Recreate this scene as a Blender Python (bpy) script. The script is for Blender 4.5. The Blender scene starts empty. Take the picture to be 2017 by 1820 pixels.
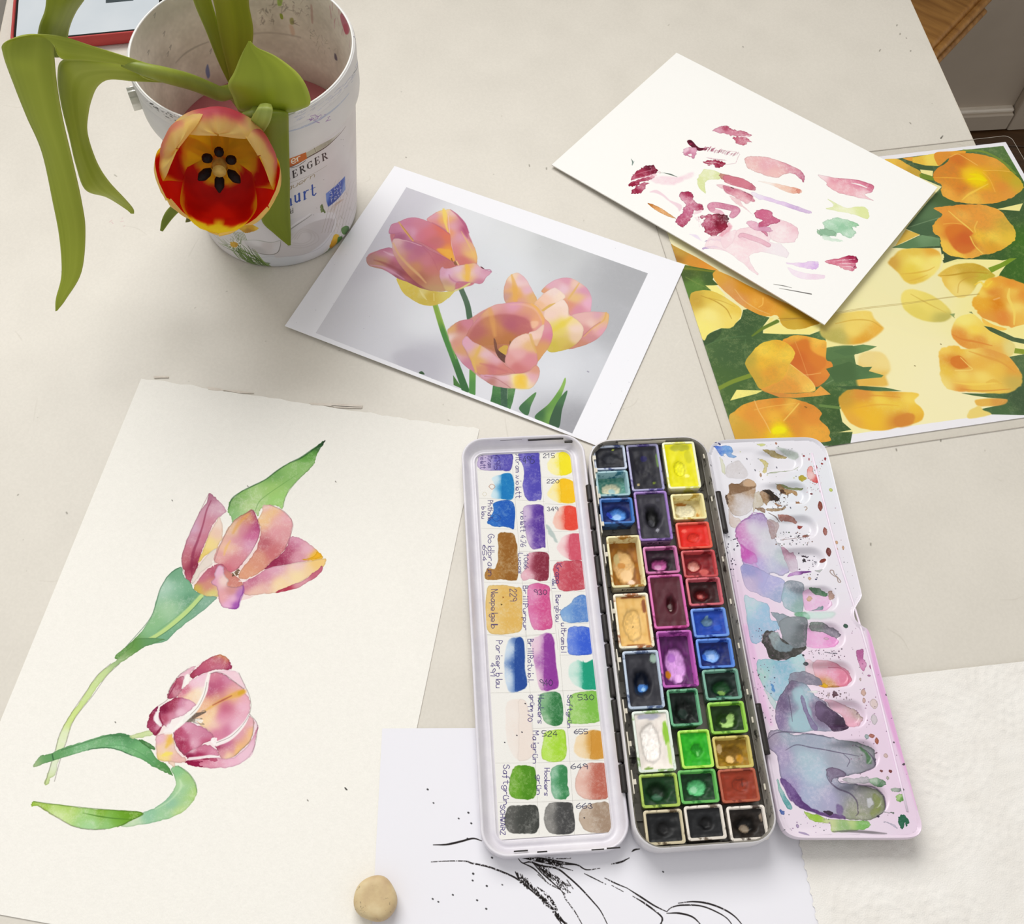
import bpy, bmesh, math, random
import numpy as np
from mathutils import Vector, Matrix

# ------------------------------------------------------------------ camera, world, lights, exposure
SC = bpy.context.scene
COL = SC.collection
MM = 0.001
IW, IH = 2017.0, 1820.0
CAM_F, CAM_PITCH, CAM_ROLL, CAM_H = 2020.0, 1.0576642, 0.05156568, 512.07   # px, rad, rad, mm above the table
_r = np.array([1.0, 0, 0]); CF = np.array([0, math.cos(CAM_PITCH), -math.sin(CAM_PITCH)])
_u = np.cross(_r, CF)
CR = math.cos(CAM_ROLL) * _r + math.sin(CAM_ROLL) * _u
CU = -math.sin(CAM_ROLL) * _r + math.cos(CAM_ROLL) * _u
CC = np.array([0, 0, CAM_H])

cam = bpy.data.cameras.new('camera'); camo = bpy.data.objects.new('camera', cam); COL.objects.link(camo)
cam.sensor_fit = 'HORIZONTAL'; cam.sensor_width = 36.0; cam.lens = CAM_F / IW * 36.0
cam.clip_start = 0.02; cam.clip_end = 30
camo.matrix_world = Matrix(((CR[0], CU[0], -CF[0], 0), (CR[1], CU[1], -CF[1], 0),
                            (CR[2], CU[2], -CF[2], CAM_H * MM), (0, 0, 0, 1)))
SC.camera = camo

w = bpy.data.worlds.new('world'); SC.world = w; w.use_nodes = True
bg = w.node_tree.nodes['Background']
bg.inputs[0].default_value = (1.0, 0.99, 0.978, 1); bg.inputs[1].default_value = 0.61

def area(name, loc, target, sx, sy, power, color):
    l = bpy.data.lights.new(name, 'AREA'); l.shape = 'RECTANGLE'; l.size = sx; l.size_y = sy
    l.energy = power; l.color = color
    o = bpy.data.objects.new(name, l); COL.objects.link(o); o.location = loc
    d = Vector(target) - Vector(loc); o.rotation_euler = d.to_track_quat('-Z', 'Y').to_euler()
    return o
area('window_daylight', (-0.443, 1.222, 1.36), (-0.30, 0.232, 1.0), 1.32, 1.28, 35, (1.0, 0.99, 0.97))   # fills the window opening in the back wall

SC.view_settings.view_transform = 'Standard'; SC.view_settings.look = 'None'
SC.view_settings.exposure = 0.0; SC.view_settings.gamma = 1.0; SC.view_settings.use_curve_mapping = False

# ------------------------------------------------------------------ measuring helpers
def ray(px):
    px = np.atleast_2d(np.asarray(px, float))
    return ((px[:, :1] - IW / 2) / CAM_F) * CR - ((px[:, 1:2] - IH / 2) / CAM_F) * CU + CF
def at(px, z=0.0):
    """photo measurement -> point (mm) on the horizontal plane at height z (scalar or per point)"""
    d = ray(px); t = (np.asarray(z, float).reshape(-1) - CC[2]) / d[:, 2]
    return CC + d * t[:, None]
def lin(c):
    c = np.asarray(c, float); return np.where(c <= 0.04045, c / 12.92, ((c + 0.055) / 1.055) ** 2.4)
def hexc(h):
    return np.array([int(h[i:i + 2], 16) for i in (0, 2, 4)]) / 255.0
def L4(h, k=1.0):
    return tuple(lin(hexc(h)) * k) + (1.0,)
def smooth(x, a, b):
    t = np.clip((x - a) / (b - a), 0, 1); return t * t * (3 - 2 * t)

# ------------------------------------------------------------------ painting engine (flat print on paper, computed here)
RNG = np.random.default_rng(7)
def upsample(g, h, w):
    gh, gw = g.shape
    y = np.linspace(0, gh - 1.001, h); x = np.linspace(0, gw - 1.001, w)
    yi = y.astype(int); xi = x.astype(int); fy = (y - yi)[:, None]; fx = (x - xi)[None]
    fy = fy * fy * (3 - 2 * fy); fx = fx * fx * (3 - 2 * fx)
    a = g[yi][:, xi]; b = g[yi][:, xi + 1]; c = g[yi + 1][:, xi]; d = g[yi + 1][:, xi + 1]
    return a * (1 - fy) * (1 - fx) + b * (1 - fy) * fx + c * fy * (1 - fx) + d * fy * fx
def vnoise(h, w, cell):
    return upsample(RNG.random((max(2, int(h / cell) + 2), max(2, int(w / cell) + 2))), h, w).astype(np.float32)
def box(m, r):
    r = int(r)
    if r < 1: return m
    for ax in (0, 1):
        p = np.pad(m, [(r + 1, r) if i == ax else (0, 0) for i in (0, 1)], mode='edge')
        c = np.cumsum(p, axis=ax, dtype=np.float64)
        n = m.shape[ax]
        m = (np.take(c, range(2 * r + 1, 2 * r + 1 + n), ax) - np.take(c, range(0, n), ax)) / (2 * r + 1)
    return m.astype(np.float32)
def blur(m, r):
    a = max(1, round(r * 0.6)); return box(box(m, a), a)
def spline(P, closed, n=8):
    P = np.asarray(P, float)
    if len(P) < 3: return P
    if closed: A = np.vstack([P[-1], P, P[0], P[1]])
    else: A = np.vstack([2 * P[0] - P[1], P, 2 * P[-1] - P[-2]])
    t = np.linspace(0, 1, n, endpoint=False)[:, None]; out = []
    for i in range(len(A) - 3):
        p0, p1, p2, p3 = A[i:i + 4]
        out.append(0.5 * ((2 * p1) + (p2 - p0) * t + (2 * p0 - 5 * p1 + 4 * p2 - p3) * t ** 2 + (3 * p1 - p0 - 3 * p2 + p3) * t ** 3))
    out = np.vstack(out)
    return out if closed else np.vstack([out, P[-1:]])

class Canvas:
    def __init__(s, name, wmm, hmm, res, mapping, bg='ffffff'):
        s.name, s.res, s.map = name, res, mapping
        s.W, s.H = int(round(wmm * res)), int(round(hmm * res))
        s.img = np.empty((s.H, s.W, 3), np.float32); s.img[:] = hexc(bg)
        s.fine = vnoise(s.H, s.W, 2.2); s.mid = vnoise(s.H, s.W, 9); s.big = vnoise(s.H, s.W, 45)
        s.t = (0, 0, 1); s.px = None
    def view(s, ox, oy, sc): s.t = (ox, oy, sc); return s
    def P(s, pts):
        p = np.asarray(pts, float).reshape(-1, 2)
        p = p / s.t[2] + np.array([s.t[0], s.t[1]])
        return s.map(p) * s.res
    def scale(s):                       # canvas px per view unit near the view origin
        a = s.map(np.array([[s.t[0] + 50., s.t[1] + 50.], [s.t[0] + 60., s.t[1] + 50.]])) * s.res
        return np.linalg.norm(a[1] - a[0]) / 10 / s.t[2]
    def cover(s, Q, pad=2, ss=3):
        x0 = max(0, int(Q[:, 0].min()) - pad); x1 = min(s.W, int(Q[:, 0].max()) + pad + 2)
        y0 = max(0, int(Q[:, 1].min()) - pad); y1 = min(s.H, int(Q[:, 1].max()) + pad + 2)
        if x1 <= x0 or y1 <= y0: return None
        h, w = y1 - y0, x1 - x0
        A = Q; B = np.roll(Q, -1, 0)
        ys = y0 + (np.arange(h * ss) + 0.5) / ss
        ay, by = A[:, 1], B[:, 1]
        m = (ay[:, None] <= ys) != (by[:, None] <= ys)
        with np.errstate(divide='ignore', invalid='ignore'):
            t = (ys - ay[:, None]) / (by - ay)[:, None]
        xs = np.where(m, A[:, 0][:, None] + t * (B[:, 0] - A[:, 0])[:, None], np.inf)
        k = int(m.sum(0).max()); 
        if k == 0: return None
        xs = np.sort(xs, axis=0)[:k]
        acc = np.zeros((h * ss, w + 2), np.float32); rows = np.arange(h * ss)
        for i in range(k):
            x = xs[i]; ok = np.isfinite(x); x = np.clip(np.where(ok, x, 0) - x0, 0, w)
            xi = x.astype(int); f = x - xi; sg = (1.0 if i % 2 == 0 else -1.0) * ok
            acc[rows, xi] += sg * (1 - f); acc[rows, xi + 1] += sg * f
        cov = np.cumsum(acc, 1)[:, :w].reshape(h, ss, w).mean(1)
        return x0, y0, np.clip(cov, 0, 1)
    def field(s, col, x0, y0, h, w):
        if isinstance(col, str): return hexc(col).astype(np.float32)
        n = len(col); P = s.P([c for q in col for c in q[:2]])
        C = np.array([hexc(q[2]) for q in col], np.float32)
        st = 3 if h * w > 20000 else 1
        yy, xx = np.mgrid[y0:y0 + h:st, x0:x0 + w:st].astype(np.float32)
        warp = (s.big[y0:y0 + h:st, x0:x0 + w:st] - .5) * 14
        num = 0; den = 0; ee = 9 + .0045 * (h * h + w * w)
        for i in range(n):
            q = 1 / ((xx + warp - P[i, 0]) ** 2 + (yy + warp - P[i, 1]) ** 2 + ee) ** 2
            num = num + q[..., None] * C[i]; den = den + q
        F = num / den[..., None]
        if st > 1: F = np.repeat(np.repeat(F, st, 0), st, 1)[:h, :w]
        return F
    def paste(s, x0, y0, m, col, a=1.0, tex=0.0, edge=0.0, er=4):
        h, w = m.shape
        C = s.field(col, x0, y0, h, w)
        if tex: m2 = m * np.clip(1 + tex * ((s.fine[y0:y0 + h, x0:x0 + w] - .5) + (s.mid[y0:y0 + h, x0:x0 + w] - .5) + (s.big[y0:y0 + h, x0:x0 + w] - .5)), 0, 1.6)
        else: m2 = m
        al = np.clip(m2 * a, 0, 1)[..., None]
        D = s.img[y0:y0 + h, x0:x0 + w]
        if edge:
            e = (m * np.clip(1 - blur(m, er), 0, 1))[..., None] * edge
            C = C * (1 - np.clip(e, 0, .75)); al = np.clip(al + e * .6 * a, 0, 1)
        D[:] = D * (1 - al) + C * al
    def poly(s, pts, col, a=1.0, soft=0, rag=0, edge=0, sm=True, tex=0, er=4, lv=True):
        Q = s.P(pts)
        if sm: Q = spline(Q, True)
        if rag:
            n = len(Q); k = max(8, n // 2)
            o = np.interp(np.arange(n), np.linspace(0, n, k), RNG.normal(0, 1, k)) + RNG.normal(0, .45, n)
            T = np.roll(Q, -1, 0) - np.roll(Q, 1, 0); N = np.stack([-T[:, 1], T[:, 0]], 1) / (np.linalg.norm(T, axis=1)[:, None] + 1e-6)
            Q = Q + N * o[:, None] * rag
        c = s.cover(Q, pad=int(3 * soft) + 3)
        if c is None: return
        x0, y0, m = c
        if soft: m = blur(m, soft)
        s.paste(x0, y0, m, col, a, tex, edge, er)
    def stroke(s, pts, w, col, a=1.0, soft=0.6, rough=0.0, tex=0, sm=True, edge=0):
        """w in canvas px, one number or a list along the stroke"""
        Q = s.P(pts)
        if sm and len(Q) > 2: Q = spline(Q, False, 6)
        n = len(Q); W = np.interp(np.linspace(0, 1, n), np.linspace(0, 1, len(np.atleast_1d(w))), np.atleast_1d(w).astype(float)) / 2
        p = int(W.max() + soft + 3)
        x0 = max(0, int(Q[:, 0].min()) - p); x1 = min(s.W, int(Q[:, 0].max()) + p + 1)
        y0 = max(0, int(Q[:, 1].min()) - p); y1 = min(s.H, int(Q[:, 1].max()) + p + 1)
        if x1 <= x0 or y1 <= y0: return
        m = np.zeros((y1 - y0, x1 - x0), np.float32)
        for i in range(n - 1):
            A, B = Q[i], Q[i + 1]
            xa = max(x0, int(min(A[0], B[0])) - p); xb = min(x1, int(max(A[0], B[0])) + p + 1)
            ya = max(y0, int(min(A[1], B[1])) - p); yb = min(y1, int(max(A[1], B[1])) + p + 1)
            if xb <= xa or yb <= ya: continue
            yy, xx = np.mgrid[ya:yb, xa:xb].astype(np.float32); d = B - A; l2 = d @ d + 1e-9
            t = np.clip(((xx - A[0]) * d[0] + (yy - A[1]) * d[1]) / l2, 0, 1)
            D = np.hypot(xx - A[0] - t * d[0], yy - A[1] - t * d[1]); r = W[i] + (W[i + 1] - W[i]) * t
            v = np.clip((r - D) / (2 * soft) + .5, 0, 1)
            z = m[ya - y0:yb - y0, xa - x0:xb - x0]; np.maximum(z, v, out=z)
        if rough: m = m * smooth(s.fine[y0:y1, x0:x1] * .7 + s.mid[y0:y1, x0:x1] * .3, rough - .18, rough + .12)
        s.paste(x0, y0, m, col, a, tex, edge)
    def text(s, string, x, y, ax, ay, hx, hy, w, col, a=1.0, bold=False, adv=1.0):
        """single-stroke lettering; (ax,ay) = advance of one letter, (hx,hy) = cap height, all in view units"""
        i = 0.0
        for ch in string:
            g = GLYPH.get(ch)
            if g:
                for pl in g.split('/'):
                    q = []
                    for t in pl.split():
                        u = int(t[0]) / 4 * .72; v = (int(t[1]) - 2) / 6
                        q += [x + ax * (i + u) + hx * v, y + ay * (i + u) + hy * v]
                    s.stroke(q, w, col, a, soft=.6, sm=not bold)
            i += {'i': .55, 'l': .5, '.': .45, ',': .45, 'm': 1.25, 'w': 1.15, ' ': .7}.get(ch, 1.0) * adv
    def dots(s, n, box_, r, cols, a=.9):
        for _ in range(n):
            x = random.uniform(box_[0], box_[2]); y = random.uniform(box_[1], box_[3]); q = random.uniform(*r)
            k = random.uniform(.6, 1.6); th = random.uniform(0, 6.28)
            pts = []
            for i in range(6):
                u = i / 6 * 6.283; pts += [x + q * math.cos(u + th) * k, y + q * math.sin(u + th)]
            s.poly(pts, random.choice(cols), a)
    def image(s):
        im = bpy.data.images.new(s.name, s.W, s.H, alpha=False)
        buf = np.ones((s.H, s.W, 4), np.float32); buf[..., :3] = np.clip(s.img, 0, 1)
        im.pixels.foreach_set(buf.ravel()); im.update(); im.pack()
        return im

GLYPH = {k: v for k, v in (l.split(':', 1) for l in '''a:45 25 14 03 12 32 44/45 42
b:08 02/04 25 44 43 22 02
c:44 25 04 03 12 42
d:44 25 04 03 12 32 43/48 42
e:03 43 44 25 04 03 12 42
f:48 27 22 11/05 35
g:45 25 04 03 22 43/45 41 20 01
h:08 02/04 25 44 42
i:25 22/27 28
k:08 02/45 03 42
l:28 22
m:05 02/04 15 24 22/24 35 44 42
n:05 02/04 25 44 42
o:25 04 03 22 43 44 25
p:05 00/04 25 44 43 22 03
r:05 02/03 25 45
s:45 15 04 33 32 02
t:28 23 32 42/06 46
u:05 03 12 32 43/45 42
v:05 22 45
w:05 12 24 32 45
z:05 45 02 42
ü:05 03 12 32 43/45 42/06 17/36 37
A:02 28 42/14 34
B:08 02/08 37 36 05/05 35 43 32 02
C:47 28 06 04 22 43
E:48 08 02 42/05 35
F:48 08 02/05 35
G:47 28 06 04 22 43 45 25
H:08 02/48 42/05 45
K:08 02/48 05 42
L:08 02 42
M:02 08 25 48 42
N:02 08 42 48
P:02 08 37 46 35 05
R:02 08 37 46 35 05/25 42
S:47 28 06 35 43 22 03
U:08 03 22 43 48
W:08 12 25 32 48
Z:08 48 02 42
0:28 06 04 22 44 46 28
1:06 28 22
2:06 28 46 02 42
3:07 28 36 25/25 43 22 03
4:38 04 44/36 32
5:48 08 05 35 43 22 02
6:38 05 03 22 43 45 04
7:08 48 12
8:25 07 28 47 25 03 22 43 25
9:45 25 07 28 46 42
.:22 23
,:23 11
%:02 48/07 18 17/33 32 43'''.split('\n'))}
# ------------------------------------------------------------------ object helpers
def link(o, parent=None):
    COL.objects.link(o)
    if parent is not None: o.parent = parent
    return o
def tag(o, label=None, cat=None, group=None, kind=None):
    for k, v in (('label', label), ('category', cat), ('group', group), ('kind', kind)):
        if v: o[k] = v
    return o
def thing(name, label, cat, loc=(0, 0, 0), rz=0.0, group=None, kind=None):
    o = bpy.data.objects.new(name, None); o.empty_display_size = .02; link(o)
    o.location = [c * MM for c in loc]; o.rotation_euler = (0, 0, rz)
    return tag(o, label, cat, group, kind)
def mesh(name, V, F, mat, parent=None, sm=True, off=(0, 0, 0), uv=None, cols=None, mats=None, sharp=None):
    V = (np.asarray(V, float) - np.asarray(off, float)) * MM
    me = bpy.data.meshes.new(name); me.from_pydata(V.tolist(), [], [list(map(int, f)) for f in F])
    me.materials.append(mat)
    for m in (mats or []): me.materials.append(m)
    if uv is not None:
        uv = np.asarray(uv, float); l = me.uv_layers.new(name='UVMap')
        vi = np.empty(len(me.loops), int); me.loops.foreach_get('vertex_index', vi)
        l.data.foreach_set('uv', uv[vi].ravel())
    if cols is not None:
        a = me.color_attributes.new('Col', 'FLOAT_COLOR', 'POINT')
        c = np.ones((len(V), 4)); c[:, :3] = cols; a.data.foreach_set('color', c.ravel())
    me.polygons.foreach_set('use_smooth', [sm] * len(me.polygons))
    if sm and sharp: me.set_sharp_from_angle(angle=math.radians(sharp))
    me.update()
    o = bpy.data.objects.new(name, me)
    return link(o, parent)
def loft(loops, close=True, cap0=False, cap1=False):
    n = len(loops[0]); V = np.vstack(loops); F = []
    for k in range(len(loops) - 1):
        for i in range(n if close else n - 1):
            j = (i + 1) % n
            F.append((k * n + i, k * n + j, (k + 1) * n + j, (k + 1) * n + i))
    if cap0: F.append(tuple(reversed(range(n))))
    if cap1: F.append(tuple((len(loops) - 1) * n + i for i in range(n)))
    return V, F
def join(*parts):
    V = []; F = []; o = 0
    for v, f in parts:
        v = np.asarray(v, float); V.append(v); F += [tuple(i + o for i in q) for q in f]; o += len(v)
    return np.vstack(V), F
def rrect(w, h, r, z, cx=0, cy=0, n=6):
    P = []
    for sx, sy, a0 in ((1, 1, 0), (-1, 1, 90), (-1, -1, 180), (1, -1, 270)):
        for i in range(n + 1):
            a = math.radians(a0 + 90 * i / n)
            P.append((cx + sx * (w / 2 - r) + r * math.cos(a), cy + sy * (h / 2 - r) + r * math.sin(a), z))
    return np.array(P)
def cube(x0, x1, y0, y1, z0, z1, b=0.0):
    if b <= 0:
        V = [(x, y, z) for z in (z0, z1) for x, y in ((x0, y0), (x1, y0), (x1, y1), (x0, y1))]
        return np.array(V, float), [(3, 2, 1, 0), (4, 5, 6, 7), (0, 1, 5, 4), (1, 2, 6, 5), (2, 3, 7, 6), (3, 0, 4, 7)]
    cx, cy, w, h = (x0 + x1) / 2, (y0 + y1) / 2, x1 - x0, y1 - y0
    L = [rrect(w - 2 * b, h - 2 * b, b * .5, z0, cx, cy, 2), rrect(w, h, b, z0 + b, cx, cy, 2),
         rrect(w, h, b, z1 - b, cx, cy, 2), rrect(w - 2 * b, h - 2 * b, b * .5, z1, cx, cy, 2)]
    return loft(L, True, True, True)
def tube(path, rad, n=12, cap=True):
    P = spline(np.asarray(path, float), False, 6); m = len(P)
    R = np.interp(np.linspace(0, 1, m), np.linspace(0, 1, len(np.atleast_1d(rad))), np.atleast_1d(rad).astype(float))
    T = np.gradient(P, axis=0); T /= np.linalg.norm(T, axis=1)[:, None]
    ref = np.array([.13, .2, 1.0]); L = []
    for i in range(m):
        a = np.cross(T[i], ref)
        if np.linalg.norm(a) < .2: a = np.cross(T[i], (1, 0, 0))
        a /= np.linalg.norm(a); b = np.cross(T[i], a)
        th = np.arange(n) / n * 2 * math.pi
        L.append(P[i] + R[i] * (np.cos(th)[:, None] * a + np.sin(th)[:, None] * b))
    return loft(L, True, cap, cap)
def revolve(prof, n=64, c=(0, 0)):
    th = np.arange(n) / n * 2 * math.pi
    return loft([np.stack([c[0] + r * np.cos(th), c[1] + r * np.sin(th), np.full(n, z)], 1) for r, z in prof])

# ------------------------------------------------------------------ materials
def newmat(name):
    m = bpy.data.materials.new(name); m.use_nodes = True
    nt = m.node_tree; return m, nt, nt.nodes['Principled BSDF']
def coords(nt, kind='Object'):
    return nt.nodes.new('ShaderNodeTexCoord').outputs[kind]
def noise(nt, scale, detail=4, vec=None, rough=.55, dist=0):
    n = nt.nodes.new('ShaderNodeTexNoise'); n.inputs['Scale'].default_value = scale
    n.inputs['Detail'].default_value = detail; n.inputs['Roughness'].default_value = rough; n.inputs['Distortion'].default_value = dist
    nt.links.new(vec or coords(nt), n.inputs['Vector']); return n.outputs['Fac']
def ramp(nt, fac, stops):
    r = nt.nodes.new('ShaderNodeValToRGB'); e = r.color_ramp.elements
    e[0].position, e[0].color = stops[0][0], stops[0][1]; e[1].position, e[1].color = stops[-1][0], stops[-1][1]
    for p, c in stops[1:-1]:
        k = e.new(p); k.color = c
    nt.links.new(fac, r.inputs[0]); return r.outputs[0]
def bump(nt, b, h, strength, dist=.001):
    n = nt.nodes.new('ShaderNodeBump'); n.inputs['Strength'].default_value = strength; n.inputs['Distance'].default_value = dist
    nt.links.new(h, n.inputs['Height']); nt.links.new(n.outputs[0], b.inputs['Normal'])
def pm(name, c1, c2=None, scale=60, rough=.5, spec=.5, metal=0, bmp=0, bscale=300, stretch=None, k=1.0, coat=0, detail=4):
    m, nt, b = newmat(name)
    vec = coords(nt)
    if stretch:
        mp = nt.nodes.new('ShaderNodeMapping'); mp.inputs['Scale'].default_value = stretch
        nt.links.new(vec, mp.inputs[0]); vec = mp.outputs[0]
    f = noise(nt, scale, detail, vec)
    nt.links.new(ramp(nt, f, [(.3, L4(c1, k)), (.7, L4(c2 or c1, k))]), b.inputs['Base Color'])
    b.inputs['Roughness'].default_value = rough; b.inputs['Specular IOR Level'].default_value = spec
    b.inputs['Metallic'].default_value = metal; b.inputs['Coat Weight'].default_value = coat
    if bmp: bump(nt, b, noise(nt, bscale, 4), bmp)
    return m
def print_mat(name, canvas, k=.86, rough=.85, spec=.3, tooth=.12, tscale=900):
    m, nt, b = newmat(name)
    t = nt.nodes.new('ShaderNodeTexImage'); t.image = canvas.image(); t.extension = 'EXTEND'
    mx = nt.nodes.new('ShaderNodeMix'); mx.data_type = 'RGBA'; mx.blend_type = 'MULTIPLY'; mx.inputs['Factor'].default_value = 1
    nt.links.new(t.outputs[0], mx.inputs['A']); mx.inputs['B'].default_value = (k, k, k, 1)
    nt.links.new(mx.outputs['Result'], b.inputs['Base Color'])
    b.inputs['Roughness'].default_value = rough; b.inputs['Specular IOR Level'].default_value = spec
    if tooth: bump(nt, b, noise(nt, tscale, 3), tooth, .0004)
    return m
def vcol_mat(name, rough=.5, spec=.4, trans=0, streak=0, sscale=(1, 1, 1), sheen=0, bmp=0):
    m, nt, b = newmat(name)
    a = nt.nodes.new('ShaderNodeVertexColor'); a.layer_name = 'Col'
    nt.links.new(a.outputs[0], b.inputs['Base Color'])
    b.inputs['Roughness'].default_value = rough; b.inputs['Specular IOR Level'].default_value = spec
    if trans:
        tr = nt.nodes.new('ShaderNodeBsdfTranslucent'); mixs = nt.nodes.new('ShaderNodeMixShader'); mixs.inputs[0].default_value = trans
        nt.links.new(a.outputs[0], tr.inputs[0]); nt.links.new(b.outputs[0], mixs.inputs[1]); nt.links.new(tr.outputs[0], mixs.inputs[2])
        nt.links.new(mixs.outputs[0], nt.nodes['Material Output'].inputs[0])
    if bmp: bump(nt, b, noise(nt, 900, 3), bmp, .0003)
    return m

M_edge = pm('paper edge', 'eceae4', 'e4e1da', 50, .9, .2)
# ------------------------------------------------------------------ sheets of paper
class Sheet:
    """a rectangle on the table: origin at its lower-left corner, x along its lower edge, y up; mm"""
    def __init__(s, origin, ang, w, h, z):
        s.o = np.array(origin, float); s.w, s.h, s.z = w, h, z; s.ang = ang
        s.X = np.array([math.cos(ang), math.sin(ang)]); s.Y = np.array([-math.sin(ang), math.cos(ang)])
    def local(s, px):
        d = at(px, s.z)[:, :2] - s.o; return np.stack([d @ s.X, d @ s.Y], 1)
def fit_sheet(corners, z, w, h):
    """best rectangle w x h through measured corners, order: top-left, top-right, bottom-right, bottom-left"""
    Q = at(corners, z)[:, :2]; c = Q.mean(0)
    L = np.array([(-w / 2, h / 2), (w / 2, h / 2), (w / 2, -h / 2), (-w / 2, -h / 2)]); d = Q - c
    ang = math.atan2((L[:, 0] * d[:, 1] - L[:, 1] * d[:, 0]).sum(), (L * d).sum())
    X = np.array([math.cos(ang), math.sin(ang)]); Y = np.array([-math.sin(ang), math.cos(ang)])
    return Sheet(c - X * w / 2 - Y * h / 2, ang, w, h, z)
def paper(name, label, cat, sh, mat, edge_mat, thick=.3, warp=None, nx=24, ny=24, cut=None, group=None):
    """one paper sheet: printed top, plain edge and underside; warp(u,v)->mm lifts it"""
    u = np.linspace(0, 1, nx + 1); v = np.linspace(0, 1, ny + 1)
    U, Vv = np.meshgrid(u, v); U = U.ravel(); Vv = Vv.ravel()
    X = U * sh.w; Y = Vv * sh.h
    if cut is not None: X, Y = cut(U, Vv, X, Y)
    Z = np.zeros_like(X) if warp is None else warp(U, Vv)
    n = nx + 1; N = len(X)
    T = np.stack([X, Y, Z], 1); B = T - np.array([0, 0, thick])
    V = np.vstack([T, B]); F = []; mi = []
    for j in range(ny):
        for i in range(nx):
            a = j * n + i
            F.append((a, a + 1, a + n + 1, a + n)); mi.append(0)
            F.append((N + a, N + a + n, N + a + n + 1, N + a + 1)); mi.append(1)
    ring = [i for i in range(n)] + [j * n + nx for j in range(1, ny + 1)] + [ny * n + i for i in range(nx - 1, -1, -1)] + [j * n for j in range(ny - 1, 0, -1)]
    for a, b in zip(ring, ring[1:] + ring[:1]):
        F.append((b, a, N + a, N + b)); mi.append(1)
    uv = np.stack([X / sh.w, Y / sh.h], 1); uv = np.vstack([uv, uv])
    o = mesh(name, V, F, mat, None, True, uv=uv, mats=[edge_mat], sharp=35)
    o.data.polygons.foreach_set('material_index', mi)
    o.location = (sh.o[0] * MM, sh.o[1] * MM, sh.z * MM); o.rotation_euler = (0, 0, sh.ang)
    return tag(o, label, cat, group)
# ------------------------------------------------------------------ setting: floor, wall, door
random.seed(3)
FLOOR = -740.0
M_plank = pm('brown floorboard', '5a3d22', '3c2610', 6, .45, .4, bmp=.2, bscale=60, stretch=(1, 14, 1))
M_sub = pm('dark floor gap', '1c120a', '140d07', 20, .9)
M_doorp = pm('cream door paint', 'b3a594', 'a89a88', 5, .55, .4, bmp=.08, bscale=90)
M_wall = pm('pale wall plaster', 'd8d0c4', 'cfc6b8', 4, .9, .2, bmp=.15, bscale=120)
fl = mesh('floor', *cube(-1600, 2400, -900, 2600, FLOOR - 40, FLOOR - 12), M_sub, sm=False); tag(fl, kind='structure')
k = 0
for i in range(8):                                   # boards run along the wall; those beyond the table are single pieces
    y0 = 1010 + i * 92 - 180
    for x0, x1 in ((420 - 37 * (i % 3), 900 + 53 * (i % 2)), (904 + 53 * (i % 2), 1500)):
        pl = mesh('plank', *cube(x0, x1 - 2, y0, y0 + 90, FLOOR - 11.5, FLOOR, 1.2), M_plank, fl, sm=False)
        k += 1
DA = math.atan2(12.6, 87.3)
wl = thing('wall_back', None, None, (774.6, 1408.5, FLOOR), DA, kind='structure')
mesh('plaster', *cube(-2400, -1910, -6, 60, 0, 2900), M_wall, wl, sm=False)
mesh('plaster', *cube(-1910, -550, -6, 60, 0, 1440), M_wall, wl, sm=False)
mesh('plaster', *cube(-1910, -550, -6, 60, 2760, 2900), M_wall, wl, sm=False)
mesh('plaster', *cube(-550, -420, -6, 60, 0, 2900), M_wall, wl, sm=False)
wn = thing('window_1', None, None, (774.6, 1408.5, FLOOR), DA, kind='structure')
M_wf = pm('white window paint', 'ece8e0', 'e4dfd6', 20, .4)
mesh('window_sill', *cube(-1930, -530, -120, 60, 1415, 1440, 4), M_wf, wn, sm=False)
for a_, b_ in ((-1910, -1870), (-1250, -1210), (-590, -550)): mesh('frame_post', *cube(a_, b_, 30, 58, 1442, 2758, 3), M_wf, wn, sm=False)
for a_, b_ in ((1442, 1480), (2720, 2758)): mesh('frame_rail', *cube(-1868, -592, 30, 58, a_, b_, 3), M_wf, wn, sm=False)
mesh('plaster', *cube(260, 1400, -6, 60, 0, 2900), M_wall, wl, sm=False)
mesh('plaster', *cube(-420, 260, -6, 60, 2060, 2900), M_wall, wl, sm=False)
dr = thing('door_1', None, None, (774.6, 1408.5, FLOOR), DA, kind='structure')
mesh('door_panel', *cube(-330, 55, 16, 34, 30, 2040), M_doorp, dr, sm=False)
mesh('bottom_rail', *cube(-420, 54, 0, 40, 3, 38, 2.5), M_doorp, dr, sm=False)
mesh('panel_moulding', *cube(-420, 54, 6, 22, 36, 44, 2.5), pm('top-lit moulding paint', 'd9cebf', 'cabfae', 20, .4), dr, sm=False)  # paler colour stands in for light caught by the ledge
mesh('stile', *cube(56, 260, 0, 40, 0, 2055, 3), M_doorp, dr, sm=False)
mesh('stile', *cube(-420, -330, 0, 40, 3, 2040, 3), M_doorp, dr, sm=False)
mesh('top_rail', *cube(-328, 54, 0, 40, 1920, 2040, 3), M_doorp, dr, sm=False)

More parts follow.
